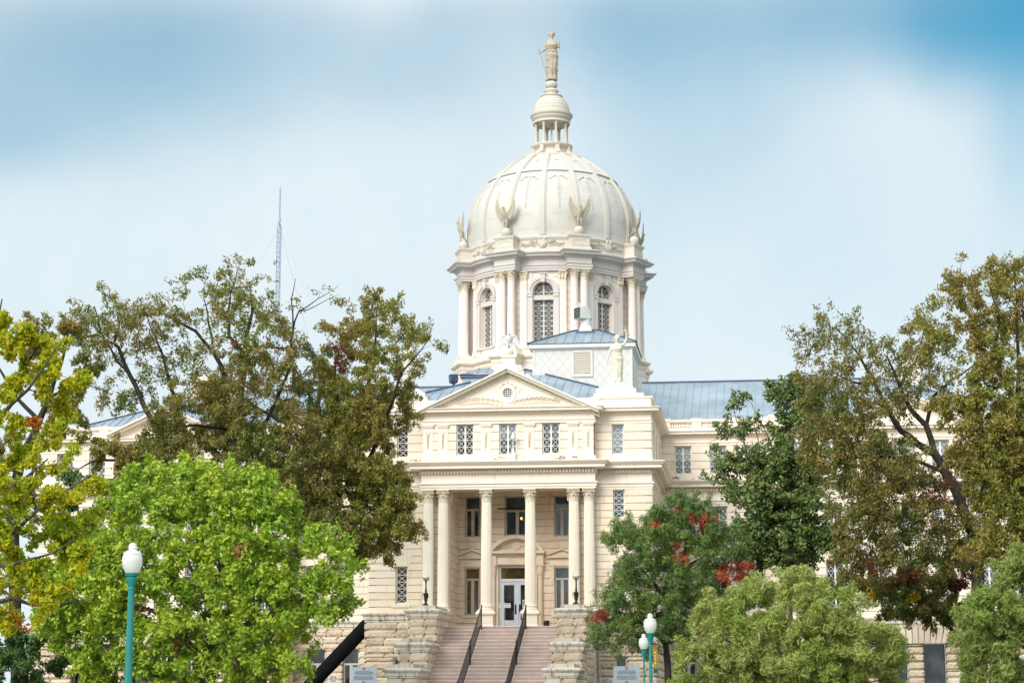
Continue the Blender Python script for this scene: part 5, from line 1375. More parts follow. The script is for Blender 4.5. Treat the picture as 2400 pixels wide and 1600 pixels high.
# globe lamps on the piers
proto = None
for sx in (-1, 1):
    x = PX(998 if sx < 0 else 1350.5, 1416, -3.3).x
    lab = 'black iron globe lamp on the stone pier %s' % ('left of the entrance stairs' if sx < 0 else 'right of the entrance stairs')
    if proto is None:
        t = thing('pier_lamp', lab, 'lamp', (x, -3.3, 6.21), group='globe lamps on the piers'); proto = t
        mb = MB(); mb.lathe([(.16, 0), (.16, .05), (.13, .08), (.06, .16), (.05, .22), (.09, .28), (.07, .32), (.10, .46), (.12, .52), (.13, .56), (.09, .60), (.05, .64), (.045, .72), (.055, .74), (.035, .80), (.03, 1.08), (.05, 1.12), (.03, 1.15), (.05, 1.2)], 16)
        for k in range(3):
            a = k*2*pi/3+.5
            mb.tube([(.05*sin(a), -.05*cos(a), .32), (.13*sin(a), -.13*cos(a), .36), (.17*sin(a), -.17*cos(a), .48), (.15*sin(a), -.15*cos(a), .6), (.10*sin(a), -.10*cos(a), .64), (.09*sin(a), -.09*cos(a), .58)], .014, 5)
            mb.tube([(.05*sin(a), -.05*cos(a), .16), (.15*sin(a), -.15*cos(a), .08), (.17*sin(a), -.17*cos(a), .0)], .022, 5)
        mb.obj('standard', M['black'], t, smooth=True, angle=40)
        mb = MB(); mb.ball((0, 0, 1.335), .135, 20, 14); mb.obj('globe', M['globe'], t, smooth=True, angle=80)
        mb = MB()
        for k in range(6):
            a = k*pi/3; mb.tube([(.04*sin(a), -.04*cos(a), 1.17), (.12*sin(a), -.12*cos(a), 1.22), (.155*sin(a), -.155*cos(a), 1.31)], .009, 4)
        for (rr, z) in ((.16, 1.31), (.125, 1.225)): mb.tube([(rr*sin(2*pi*i/20), -rr*cos(2*pi*i/20), z) for i in range(21)], .010, 4)
        mb.obj('cage', M['black'], t)
    else:
        t = copy_tree(proto); t.location = (x, -3.3, 6.21); t['label'] = lab

# grey notice boards
L1 = ['PURSUANT TO SECTION 30.06, PENAL CODE', '(TRESPASS BY LICENSE HOLDER WITH A CONCEALED', 'HANDGUN), A PERSON LICENSED UNDER SUBCHAPTER H,', 'CHAPTER 411, GOVERNMENT CODE, MAY NOT ENTER', 'THIS PROPERTY WITH A CONCEALED HANDGUN']
L2 = ['CONFORME A LA SECCION 30.06 DEL CODIGO PENAL', '(TRASPASAR PORTANDO ARMAS DE FUEGO CON LICENCIA)', 'PERSONAS CON LICENCIA BAJO DEL SUB-CAPITULO H,', 'CAPITULO 411, CODIGO DEL GOBIERNO, NO DEBEN ENTRAR', 'A ESTA PROPIEDAD PORTANDO UN ARMA DE FUEGO']
pp = None
for sx in (-1, 1):
    lab = 'grey notice board with small print, %s' % ('partly behind the lowest stair pier' if sx < 0 else 'on the lawn right of the stairs')
    c = PX(1468.7, 1560, -5); hw, hgt = .59, .82
    x = c.x if sx > 0 else -c.x+.0
    if pp is None:
        t = thing('notice_board', lab, 'sign', (x, -5, GZ), group='grey notice boards'); pp = t
        top = c.z-GZ; F = FRONT(0)
        mb = MB(); mb.fbox(F, -hw, hw, 0, .03, top-hgt, top); mb.obj('panel', M['signgrey'], t)
        mb = MB()
        for q in (-1, 1): mb.box(q*.45-.03, q*.45+.03, .0, .06, -.3, top-.05)
        mb.obj('post', M['steel'], t)
        mb = MB()
        for i, s in enumerate(L1): text_mesh(mb, s, F, 0, top-.20-.037*i, .034, .033)
        for i, s in enumerate(L2): text_mesh(mb, s, F, 0, top-.43-.037*i, .034, .033)
        mb.obj('lettering', M['ink'], t)
        for zc in (top-.085, top-.70):
            mb = MB(); ro, ri = .072, .056
            for i in range(24):
                a, b = 2*pi*i/24, 2*pi*(i+1)/24; mb.prism(F, [(ri*cos(a), zc+ri*sin(a)), (ro*cos(a), zc+ro*sin(a)), (ro*cos(b), zc+ro*sin(b)), (ri*cos(b), zc+ri*sin(b))], .03, .036)
            mb.fbar(F, (-.045, zc+.045), (.045, zc-.045), .014, .034, .040)
            mb.fbox(F, -.05, .035, .030, .035, zc-.002, zc+.022, 1); mb.prism(F, [(.01, zc), (.035, zc), (.048, zc-.045), (.02, zc-.045)], .030, .035, 1)
            mb.obj('no_gun_symbol', [M['red'], M['ink']], t)
    else:
        t = copy_tree(pp); t.location = (x, -5, GZ); t['label'] = lab
# keep off the grass
kp = None
for (px, py, lab) in ((781, 1582, 'small white keep off grass sign under the black chute'), (1590, 1583, 'small white keep off grass sign right of the grey notice board')):
    c = PX(px, py, 2)
    if kp is None:
        t = thing('lawn_sign', lab, 'sign', (c.x, 2, GZ), group='keep off grass signs'); kp = t
        top = c.z-GZ; F = FRONT(0); w, h = .235, .34
        out = []
        for (cx, cz, a0) in ((w-.04, top-.04, 0), (-w+.04, top-.04, pi/2), (-w+.04, top-h+.04, pi), (w-.04, top-h+.04, 1.5*pi)):
            for i in range(4): a = a0+pi/2*i/3; out.append((cx+.04*cos(a), cz+.04*sin(a)))
        mb = MB(); mb.prism(F, out, 0, .012); mb.obj('panel', M['white'], t)
        mb = MB(); mb.box(-.02, .02, .005, .03, -.2, top-.05); mb.obj('post', M['steel'], t)
        mb = MB(); text_mesh(mb, 'PLEASE', F, 0, top-.075, .098, .014, bold=.003); text_mesh(mb, 'KEEP OFF', F, 0, top-.17, .098, .014, bold=.003); text_mesh(mb, 'GRASS', F, 0, top-.265, .098, .014, bold=.003); mb.obj('lettering', M['ink'], t)
    else:
        t = copy_tree(kp); t.location = (c.x, 2, GZ); t['label'] = lab
c0, c1 = PX(1408, 1587, -2), PX(1438.5, 1600, -2)
t = thing('rules_sign', 'low white sign with red lower edge left of the right grey notice board', 'sign', ((c0.x+c1.x)/2, -2, GZ)); w = (c1.x-c0.x)/2; top = c0.z-GZ
mb = MB(); mb.box(-w, w, -.015, .0, top-.5, top); mb.box(-w, w, -.018, -.014, top-.36, top-.24, 1); mb.obj('panel', [M['white'], M['red']], t)
mb = MB(); mb.box(-.03, .03, .0, .04, -.2, top-.1); mb.obj('post', M['steel'], t)
mb = MB(); rq = random.Random(4)
for i, (hx_, zq) in enumerate(((.10, .035), (.24, .09), (.24, .14), (.22, .195))):   # small print, too fine to read
    x_ = -hx_
    while x_ < hx_-.02:
        l_ = min(rq.uniform(.03, .09), hx_-x_); mb.box(x_, x_+l_, -.019, -.015, top-zq-.016, top-zq+.008); x_ += l_+.018
mb.obj('lettering', M['ink'], t)
# no entrance sign on a stand
c = PX(1183, 1418, -1.2)
t = thing('entrance_sign', 'small white no entrance sign on a thin steel stand before the door', 'sign', (c.x, -1.2, ZL+.004)); F = FRONT(0); zc = c.z-ZL
mb = MB(); mb.box(-.285, .285, -.012, .0, zc-.11, zc+.10); mb.obj('panel', M['white'], t)
mb = MB(); mb.tube([(0, .01, 0), (0, .01, zc+.16)], .016, 6); mb.tube([(-.2, .01, .015), (.2, .01, .015)], .015, 6); mb.tube([(0, -.2, .015), (0, .2, .015)], .015, 6); mb.obj('stand', M['steel'], t)
mb = MB(); text_mesh(mb, 'NO ENTRANCE', F, 0, zc+.045, .082, .014); text_mesh(mb, 'EMERGENCY EXIT ONLY', F, 0, zc-.055, .048, .014); mb.obj('lettering', M['ink'], t)
# second thin stanchion beside it
t = thing('stanchion', 'thin steel stanchion in front of the right door leaf', 'stanchion', (PX(1212, 1440, -1.2).x+.0, -.6, ZL+.004)); mb = MB(); mb.tube([(0, 0, .0), (0, 0, .88)], .014, 6); mb.lathe([(.1, 0), (.1, .015), (.02, .03)], 12); mb.ball((0, 0, .89), .022, 6, 4); mb.obj('post', M['steel'], t)
# litter bin
c = PX(1281.5, 1472, 2.7)
t = thing('litter_bin', 'round black slatted litter bin beside the portico window', 'bin', (c.x, 2.7, ZL+.004))
mb = MB(); mb.lathe([(.11, .0), (.125, .02), (.125, .36), (.11, .38)], 20); 
for i in range(20): a = 2*pi*i/20; mb.box(.128*sin(a)-.008, .128*sin(a)+.008, -.128*cos(a)-.008, -.128*cos(a)+.008, .02, .37)
mb.obj('body', M['black'], t); mb = MB(); mb.lathe([(.135, .37), (.14, .39), (.12, .43), (.07, .44), (.07, .42), (.05, .42)], 20); mb.obj('rim', M['black'], t)
# camera on a bracket
c = PX(1202, 1068, -.62)
t = thing('security_camera', 'white dome security camera on a short mast before the middle upper window', 'camera', (c.x, -.62, 13.25))
mb = MB(); mb.frus(0, .05, .12, .1, 0, .06, .05, .62); mb.tube([(0, .03, .5), (.02, .03, 1.05)], .028, 8); mb.obj('bracket', M['white'], t)
mb = MB(); mb.lathe([(.06, 1.04), (.13, 1.08), (.135, 1.2), (.10, 1.26), (.07, 1.27), (.06, 1.36), (.02, 1.38)], 16); mb.ball((0, 0, 1.08), .1, 14, 10); mb.xform(Matrix.Translation((.02, .03, 0))); mb.obj('housing', M['white'], t, smooth=True)
# floodlight on the roof
c = PX(1063, 903, 6.5)
t = thing('floodlight', 'dark box floodlight on a short post above the blue roof edge', 'floodlight', (c.x, 6.5, c.z-.75))
mb = MB(); mb.tube([(0, 0, 0), (0, 0, .95)], .05, 8); mb.obj('post', M['black'], t)
mb = MB(); st = 0; mb.hexa([(-.2, -.2, .92), (.2, -.16, .92), (.2, .16, .92), (-.2, .2, .92), (-.2, -.24, 1.26), (.2, -.2, 1.26), (.2, .2, 1.26), (-.2, .24, 1.26)]); mb.frus(0, 0, .12, .12, .84, .19, .18, .92); mb.box(-.22, .22, -.24, .24, 1.26, 1.31); mb.xform(Matrix.Rotation(rad(24), 4, 'Z')); mb.obj('housing', M['roofdark'], t)
# black chute
a, b = PX(716, 1617, 4.6), PX(872, 1452, 4.6)
t = thing('fabric_chute', 'long black fabric chute slanting down in the recess left of the portico', 'chute', (a.x, 4.6, GZ))
pa, pb = Vector((0, 0, a.z-GZ)), Vector((b.x-a.x, 0, b.z-GZ)); d_ = (pb-pa).normalized(); n_ = Vector((-d_.z, 0, d_.x))
low = pa-d_*((pa.z+.0)/d_.z) if d_.z else pa
mb = MB(); rings = []
for i in range(13):
    p = low+(pb-low)*(i/12); ring = []
    for k in range(14):
        th = 2*pi*k/14; u, w = cos(th), sin(th)
        s_ = 1+.02*sin(i*2.3+k)
        ring.append(tuple(p+n_*(.36*u*s_)+Vector((0, .34*w*s_, 0))))
    rings.append(ring)
mb.loft(rings); mb.obj('tube', M['blackcloth'], t, smooth=True, angle=50)
mb = MB()
for i in range(0, 12, 3):
    p = low+(pb-low)*((i+1)/12); mb.tube([p+n_*(.375*cos(2*pi*k/16))+Vector((0, .355*sin(2*pi*k/16), 0)) for k in range(17)], .02, 5)
mb.obj('hoop', M['blackcloth'], t)
# downpipe at the right of the pier
mb = MB(); c = PX(1405, 1540, .1); mb.tube([(c.x, .12, GZ), (c.x, .12, 5.4)], .05, 8)
for z in (2.6, 3.6, 4.6): mb.box(c.x-.08, c.x+.08, .1, .3, z, z+.05)
mb.obj('downpipe', M['framegrey'], CH)
# lit hanging bulb under the portico
t = NT('lit_bulb'); em_ = t.n('ShaderNodeEmission'); em_.inputs[0].default_value = (1, .52, .12, 1); em_.inputs[1].default_value = 2.2; M['bulb'] = t.fin(em_.outputs[0])
c = PX(1222, 1214, 3.2)
t = thing('pendant_lamp', 'small lit amber bulb hanging before the upper middle portico window', 'lamp', (c.x, 3.2, c.z))
mb = MB(); mb.tube([(0, 0, .1), (0, 0, 12.2-c.z)], .008, 5); mb.lathe([(.02, .06), (.035, .1), (.02, .14)], 8); mb.obj('cord', M['black'], t)
mb = MB(); mb.ball((0, 0, 0), (.042, .042, .075), 10, 8); mb.obj('bulb', M['bulb'], t)

# ------------------------------------------------------------------ radio mast
YM = 300; p = PX(657, 436, YM); k = sc_at(YM)
t = thing('radio_mast', 'tall pale steel lattice radio mast with a dish rising behind the brown trees', 'radio mast', (p.x, YM, 0))
zt = PX(657, 533, YM).z; w = .44
leg = [(-w, -.25), (w, -.25), (.1, .5)]
mb = MB()
for x, y in leg: mb.tube([(x, y, 0), (x, y, zt)], .10, 5)
n = int(zt/1.05)
for i in range(n):
    z0, z1 = zt*i/n, zt*(i+1)/n
    for a in range(3):
        (xa, ya), (xb, yb) = leg[a], leg[(a+1) % 3]
        mb.tube([(xa, ya, z0), (xb, yb, z0)], .04, 4, cap=False)
        if i % 2: xa, ya, xb, yb = xb, yb, xa, ya
        mb.tube([(xa, ya, z0), (xb, yb, z1)], .04, 4, cap=False)
for x, y in leg: mb.tube([(x, y, zt), (0, 0, PX(657, 518, YM).z)], .06, 4)
mb.obj('lattice', M['steel'], t)
mb = MB(); z0, z1 = PX(657, 521, YM).z, p.z
mb.tube([(0, 0, z0-1), (0, 0, z0+(z1-z0)*.9), (0, 0, z1)], [.15, .12, .05], 6)
for q in (.02, .1, .25, .45, .7, .9): z = z0+(z1-z0)*q; mb.box(-.26, .26, -.12, .12, z-.12, z+.12)
mb.box(-.2, .2, -.2, .2, z0+.2, z0+1.1); mb.obj('antenna', M['steel'], t)
c = PX(644.5, 612, YM); mb = MB(); mb.lathe([(0.0, .30), (.3, .26), (.52, .14), (.56, 0), (.52, 0), (0, .04)], 20); mb.xform(Matrix.Translation((c.x-p.x, 0, c.z)) @ Matrix.Rotation(rad(-65), 4, 'Z') @ Matrix.Rotation(pi/2, 4, 'X') @ Matrix.Scale(1.45, 4)); mb.tube([(c.x-p.x, 0, c.z), (-w, -.2, c.z-.3)], .06, 5); mb.obj('dish', M['framegrey'], t)
for i, (dx, dy) in enumerate(((-46, -20), (44, -20), (16, 60))):
    mb = MB(); mb.tube([(0, 0, zt), (dx, dy, 6)], .018, 4); mb.obj('guy_wire', M['steel'], t)
# ------------------------------------------------------------------ trees
def star_leaf(n=5, inner=.42):
    p = [(0, -.5)]
    for k in range(n):
        a = -pi/2+2*pi*(k+1)/(n+1)
        for da, r in ((-.28, inner*.5), (0, .5 if k not in (0, n-1) else .40), (.28, inner*.5)): p.append((r*cos(a)*1.05, r*sin(a)))
    return np.array([(x, y, -.12*(abs(x))) for x, y in p])
def lobed_leaf():
    p = [(0, -.5), (.08, -.3), (.26, -.22), (.10, -.08), (.32, .08), (.10, .16), (.18, .34), (0, .5), (-.18, .34), (-.10, .16), (-.32, .08), (-.10, -.08), (-.26, -.22), (-.08, -.3)]
    return np.array([(x, y, -.15*abs(x)) for x, y in p])
def blade_leaf(w=.3): return np.array([(0, -.5, 0), (w/2, -.05, .04), (0, .5, -.10), (-w/2, -.05, .04)])
def oval_leaf(w=.42): return np.array([(0, -.5, 0), (w*.42, -.2, .06), (w*.45, .12, .06), (0, .5, -.06), (-w*.45, .12, .06), (-w*.42, -.2, .06)])
def spray_leaf():
    """a leafy twig tip: paired small leaflets on one stalk, cut from one piece"""
    p = []
    for k in range(4): y = -.5+.24*k; p += [(.05, y), (.24, y+.14), (.06, y+.12)]
    p.append((0, .55))
    for k in range(3, -1, -1): y = -.5+.24*k; p += [(-.06, y+.12), (-.24, y+.14), (-.05, y)]
    return np.array([(x, y, -.2*abs(x)-.12*y*y) for x, y in p])

def leaves_mesh(name, P, size, tpl, mats, midx, rs, up=.5, droop=.3, out=None):
    N = len(P); k = len(tpl)
    nrm = rs.normal(size=(N, 3)); nrm /= np.linalg.norm(nrm, axis=1)[:, None]; nrm[:, 2] += up
    if out is not None: nrm += out*.5
    nrm /= np.linalg.norm(nrm, axis=1)[:, None]
    ax = rs.normal(size=(N, 3)); ax[:, 2] -= droop*1.5
    ax -= nrm*(ax*nrm).sum(1)[:, None]; ax /= np.linalg.norm(ax, axis=1)[:, None]+1e-9
    sd = np.cross(ax, nrm)
    s = size*rs.uniform(.7, 1.25, N)
    V = P[:, None, :]+s[:, None, None]*(tpl[None, :, 0, None]*sd[:, None, :]+tpl[None, :, 1, None]*ax[:, None, :]+tpl[None, :, 2, None]*nrm[:, None, :])
    me = bpy.data.meshes.new(name)
    me.vertices.add(N*k); me.vertices.foreach_set('co', V.reshape(-1).astype(np.float32))
    me.loops.add(N*k); me.loops.foreach_set('vertex_index', np.arange(N*k, dtype=np.int32))
    me.polygons.add(N); me.polygons.foreach_set('loop_start', np.arange(0, N*k, k, dtype=np.int32))
    for m in mats: me.materials.append(m)
    if midx is not None: me.polygons.foreach_set('material_index', midx.astype(np.int32))
    me.update(calc_edges=True)
    return me

def tree(name, label, cat, y, base_px, limbs, clumps, N, leafsize, tpl, mats, Rd=2.5, barkm='bark', seed=1, spray=.30, dens=1.0, up=.5, droop=.3, patches=(), dup=1, group=None, twig=1.0, flat=.75, gauss=1.0, low=1.0, lowy=900, tipz=-.1, dy=0):
    """limbs: polylines (photo px, py, depth offset, radius m); clumps: (photo px, py, half width px, half height px)"""
    rs = np.random.RandomState(seed); rnd = random.Random(seed); k = sc_at(y)
    g = gz(y); b = PX(base_px, 1700, y); base = Vector((b.x, y, g))
    t = thing(name, label, cat, tuple(base), 0, group)
    cl = []
    cx = sum(c[0] for c in clumps)/len(clumps); cy = sum(c[1] for c in clumps)/len(clumps)
    hw = max(abs(c[0]-cx)+c[2] for c in clumps); hh = max(abs(c[1]-cy)+c[3] for c in clumps)
    for c in clumps:
        rho = min(1, sqrt(((c[0]-cx)/hw)**2+((c[1]-cy)/hh)**2))
        D = Rd*sqrt(max(.05, 1-rho*rho))
        for q in range(dup):
            off = D*(rnd.uniform(-.9, .9) if dup == 1 else (-.75 if q == 0 else rnd.uniform(-.2, .9)))
            if len(c) > 4: off = c[4]
            p = PX(c[0], c[1]+dy, y)
            cl.append((np.array([p.x, y+off, p.z]), c[2]*k*.92, c[3]*k*.92, (c[5] if len(c) > 5 else 1.0)*(low if c[1] > lowy else 1)))
    mb = MB(); nodes = []; nrad = []
    for L in limbs:
        pts = []
        for (px, py, off, r) in L:
            r *= .8 if 'pecan' in name else 1
            q = PX(px, py, y); pts.append((Vector((q.x, y+off, max(q.z, g-.1))), r))
        dense = []
        for (p, r), (q, r2) in zip(pts[:-1], pts[1:]):
            n = max(2, int((q-p).length/.45))
            for i in range(n): u = i/n; dense.append((p.lerp(q, u)+Vector((rnd.uniform(-1, 1), rnd.uniform(-1, 1), rnd.uniform(-1, 1)))*.05*(i > 0), r+(r2-r)*u))
        dense.append(pts[-1])
        mb.tube([p-base for p, r in dense], [r for p, r in dense], 9 if dense[0][1] > .1 else 6)
        for p, r in dense:
            nodes.append((p.x, p.y, p.z)); nrad.append(r)
    area = sum(c[1]*c[2]*c[3] for c in cl)
    subs = []
    for (c, rx, rz, w) in cl:
        ns = max(2, int(rx*rz*w*dens/(spray*spray)*1.15))
        u = rs.normal(size=(ns, 3)); u /= np.linalg.norm(u, axis=1)[:, None]; r = rs.uniform(0, 1, ns)**.42
        P = c+u*r[:, None]*np.array([rx, (rx+rz)/2*flat, rz])
        dv = u*np.array([.8, .8, .8])+rs.normal(size=(ns, 3))*.55+np.array([0, 0, tipz]); dv /= np.linalg.norm(dv, axis=1)[:, None]
        for p, q in zip(P, dv): subs.append((p, w, q))
    S = np.array([s[0] for s in subs]); 
    if nodes:
        A = np.array(nodes); R = np.array(nrad)
        d0 = np.min(np.linalg.norm(S[:, None, :]-A[None, ::3, :], axis=2), axis=1); order = np.argsort(d0)
        bufA = np.zeros((len(A)+len(S)*5, 3)); bufA[:len(A)] = A; bufR = np.zeros(len(bufA)); bufR[:len(A)] = R; na = len(A)
        for i in order:
            p = S[i]; dd = np.linalg.norm(bufA[:na]-p, axis=1)+.25*np.maximum(0, bufA[:na, 2]-p[2]); j = int(np.argmin(dd)); q = bufA[j]; L = np.linalg.norm(p-q)
            if L < .12: continue
            r0 = min(bufR[j]*.7, .012*twig+.011*twig*L); m_ = (p+q)/2+np.array([rnd.uniform(-.12, .12)*L, rnd.uniform(-.12, .12)*L, .10*L])
            q1 = q*.55+m_*.45+rs.normal(size=3)*.03*L; q2 = m_*.5+p*.5+rs.normal(size=3)*.04*L
            r0 = max(r0, .006*twig)
            mb.tube([Vector(v)-base for v in (q, q1, m_, q2, p)], [r0, r0*.85, r0*.7, r0*.55, r0*.35], 4, cap=False)
            tw = subs[i][2]*spray*1.0; mb.tube([Vector(p)-base, Vector(p+tw*.5)-base, Vector(p+tw*1.1)-base], [r0*.4, r0*.3, .003], 3, cap=False)
            for v, f in ((q1, .85), (m_, .7), (q2, .55), (p, .4)): bufA[na] = v; bufR[na] = max(.012, r0*f); na += 1
    if mb.f: mb.obj('trunk', M[barkm], t, smooth=True, angle=60, fix=False)
    wts = np.array([s[1] for s in subs]); wts = wts*rs.uniform(.35, 1.6, len(wts)); wts /= wts.sum()
    idx = rs.choice(len(S), N, p=wts)
    rr = rs.uniform(.55, 1.4, len(S)); DR = np.array([s[2] for s in subs])
    u = rs.uniform(-.35, 1, N)**1; L = spray*1.25*rr[idx]
    rad3 = rs.normal(size=(N, 3)); rn = np.linalg.norm(rad3, axis=1)[:, None]; rad3 *= np.minimum(1, 2.0/rn)
    g3 = DR[idx]*(u*L)[:, None]+rad3*(spray*gauss*.36*(1-.35*np.maximum(0, u)))[:, None]
    P = S[idx]+g3
    outv = g3/(np.linalg.norm(g3, axis=1)[:, None]+1e-9)
    mid = np.zeros(N)
    for (px, py, hx, hy, mi) in patches:
        q = PX(px, py, y)
        sel = ((S[:, 0]-q.x)/(hx*k))**2+((S[:, 2]-q.z)/(hy*k))**2 < 1
        sel &= S[:, 1] < y+.6
        mid[sel[idx]] = mi
    P = P-np.array(base)
    me = leaves_mesh('crown', P, leafsize, tpl, mats, mid if len(mats) > 1 else None, rs, up, droop, outv)
    lnk('crown', me, t)
    return t

LM = {
 'pecan': leaf('pecan_leaves', [(0.194, 0.160, 0.050), (0.371, 0.266, 0.080), (0.227, 0.266, 0.061), (0.473, 0.310, 0.107), (0.287, 0.294, 0.072), (0.125, 0.124, 0.035)], (0.219, 0.284, 0.062), .75, .35),
 'pecan2': leaf('green_brown_pecan_leaves', [(0.165, 0.170, 0.039), (0.329, 0.296, 0.062), (0.205, 0.283, 0.056), (0.466, 0.353, 0.084), (0.275, 0.326, 0.070)], (0.356, 0.240, 0.073), .6, .4),
 'olive': leaf('olive_pecan_leaves', [(.20, .19, .05), (.36, .22, .075), (.19, .245, .065), (.41, .29, .085), (.25, .25, .065), (.14, .15, .04)], (.17, .23, .055), .75, .6),
 'maroon': leaf('maroon_leaves', [(0.156, 0.046, 0.039), (0.247, 0.072, 0.046), (0.208, 0.104, 0.052)], None),
 'yellow': leaf('yellow_maple_leaves', [(0.701, 0.616, 0.019), (0.588, 0.641, 0.025), (0.384, 0.517, 0.025), (0.765, 0.591, 0.025), (0.227, 0.370, 0.025), (0.745, 0.444, 0.025)], (0.305, 0.468, 0.025), .55, .55, trans=.45),
 'orange': leaf('orange_maple_leaves', [(.55, .20, .03), (.45, .13, .03), (.62, .34, .03)], None, trans=.4),
 'lime': leaf('bright_green_oak_leaves', [(0.260, 0.416, 0.039), (0.403, 0.559, 0.052), (0.169, 0.305, 0.033), (0.546, 0.650, 0.078), (0.312, 0.468, 0.039), (0.130, 0.247, 0.026)], (0.598, 0.676, 0.065), .5, .7, trans=.3),  # darkest greens put crown shadow into the leaf colour
 'tan': leaf('dry_tan_leaves', [(.40, .18, .07), (.48, .25, .12), (.32, .14, .06)], None),
 'magnolia': leaf('magnolia_leaves', [(0.086, 0.145, 0.048), (0.146, 0.223, 0.066), (0.207, 0.291, 0.078), (0.109, 0.179, 0.055), (0.293, 0.341, 0.111)], (0.244, 0.273, 0.066), .4, .6, trans=.15, rough=.3),
 'gold': leaf('gold_leaf', [(.55, .38, .03), (.6, .45, .05)], None),
 'crape': leaf('dark_green_elm_leaves', [(0.095, 0.171, 0.054), (0.158, 0.256, 0.062), (0.116, 0.205, 0.072), (0.232, 0.326, 0.090), (0.169, 0.256, 0.054)], (0.275, 0.341, 0.054), .5, .55, trans=.25),
 'red': leaf('rust_red_leaves', [(0.486, 0.101, 0.054), (0.608, 0.162, 0.081), (0.405, 0.081, 0.047), (0.567, 0.203, 0.108)], None),
 'elm': leaf('pale_green_elm_leaves', [(0.254, 0.302, 0.081), (0.425, 0.454, 0.138), (0.322, 0.377, 0.093), (0.559, 0.558, 0.197), (0.322, 0.393, 0.069), (0.204, 0.256, 0.058)], (0.272, 0.393, 0.052), .6, .6, trans=.28),
 'blueelm': leaf('cool_green_elm_leaves', [(0.185, 0.264, 0.060), (0.288, 0.358, 0.092), (0.227, 0.307, 0.066), (0.392, 0.426, 0.120), (0.145, 0.204, 0.044)], (0.227, 0.323, 0.050), .5, .6, trans=.28),
 'dark': leaf('dark_green_leaves', [(0.054, 0.118, 0.036), (0.100, 0.180, 0.046), (0.072, 0.144, 0.036), (0.126, 0.208, 0.054)], None, trans=.2),
}
# main pecan, left
tree('pecan_tree', 'large brown and olive pecan tree with bare twigs at the top, below the radio mast', 'tree', -20, 545,
 [[(548, 1700, 0, .34), (545, 1250, 0, .28), (541, 1090, 0, .24), (552, 1010, .2, .2), (560, 930, .2, .17), (574, 828, .1, .13), (577, 790, 0, .10), (590, 730, .1, .07), (585, 660, 0, .03)],
  [(574, 828, .1, .11), (540, 790, -.2, .09), (537, 740, -.3, .07), (545, 690, -.3, .04), (560, 640, -.3, .02)],
  [(585, 1500, .5, .2), (572, 1090, .5, .15), (590, 1030, .5, .11), (640, 930, .6, .08), (675, 850, .4, .06), (684, 770, .2, .05), (700, 730, 0, .035), (745, 700, 0, .02), (795, 668, 0, .008)],
  [(684, 770, .2, .045), (680, 700, .2, .03), (690, 650, .2, .012)],
  [(700, 730, 0, .03), (740, 715, .1, .02), (790, 690, .1, .008)],
  [(520, 1500, -.4, .26), (430, 1060, -.5, .17), (384, 1025, -.6, .15), (350, 960, -.6, .13), (314, 885, -.5, .11), (290, 830, -.4, .09), (275, 809, -.4, .07), (240, 790, -.4, .04), (195, 800, -.4, .02)],
  [(314, 885, -.5, .07), (280, 850, -.3, .06), (240, 780, -.2, .04), (225, 720, -.2, .02)], [(275, 809, -.4, .06), (285, 770, -.3, .05), (280, 720, -.3, .02)],
  [(500, 1300, .8, .2), (420, 1020, .9, .13), (385, 900, .9, .1), (370, 830, .8, .07), (345, 770, .8, .04), (330, 730, .8, .02)],
  [(530, 1000, .5, .14), (516, 865, .6, .12), (490, 820, .6, .1), (450, 770, .5, .08), (405, 745, .4, .06), (380, 730, .4, .03)], [(490, 820, .6, .07), (480, 750, .5, .05), (470, 690, .4, .02)],
  [(577, 790, 0, .08), (610, 815, -.3, .06), (660, 820, -.4, .04), (720, 820, -.4, .02)], [(545, 1080, -.3, .12), (580, 1045, -.6, .09), (625, 1025, -.7, .05)],
  [(560, 930, 0, .1), (610, 960, -.5, .08), (680, 1000, -.7, .06), (740, 1060, -.8, .03)], [(552, 1010, 0, .1), (470, 1000, -.5, .07), (410, 1010, -.6, .03)]],
 [(205, 735, 40, 32), (255, 700, 34, 26), (270, 755, 75, 50), (215, 800, 50, 50), (300, 820, 75, 50), (330, 735, 55, 36), (385, 775, 60, 50), (290, 925, 60, 55, -.3, .6), (360, 900, 50, 60, -.2, .7), (430, 745, 55, 50), (470, 690, 42, 36), (540, 680, 66, 45), (585, 640, 36, 22), (560, 740, 75, 55), (615, 705, 50, 40), (645, 765, 55, 45), (690, 700, 30, 26, 0, .45), (765, 690, 34, 16, 0, .25), (600, 830, 95, 55), (515, 850, 55, 55), (465, 950, 60, 55), (560, 945, 85, 65), (650, 900, 75, 65), (700, 870, 45, 45), (415, 1005, 60, 55), (400, 1080, 60, 50), (480, 1060, 60, 55), (620, 1030, 95, 65), (720, 1000, 65, 65), (700, 1120, 95, 75), (600, 1100, 60, 50), (780, 1080, 75, 75), (780, 1200, 65, 70), (700, 1200, 60, 60), (470, 1160, 70, 50), (360, 1140, 50, 40), (430, 860, 50, 46, .5, .8), (395, 820, 46, 36, .5, .8), (500, 905, 60, 50, .5, .8), (610, 880, 60, 46), (350, 1020, 50, 46, .3, .8), (320, 1090, 46, 40, .3, .8), (540, 1020, 70, 50, .8), (690, 800, 46, 36), (640, 850, 50, 40), (480, 1010, 60, 46, 1)],
 80000, .165, blade_leaf(.36), [LM['pecan'], LM['maroon']], 3.0, seed=3, spray=.30, gauss=1.0, low=1.5, dens=1.7, tipz=-.35, up=.3, droop=.5, patches=[(440, 890, 14, 12, 1), (575, 845, 22, 18, 1)], dup=2)
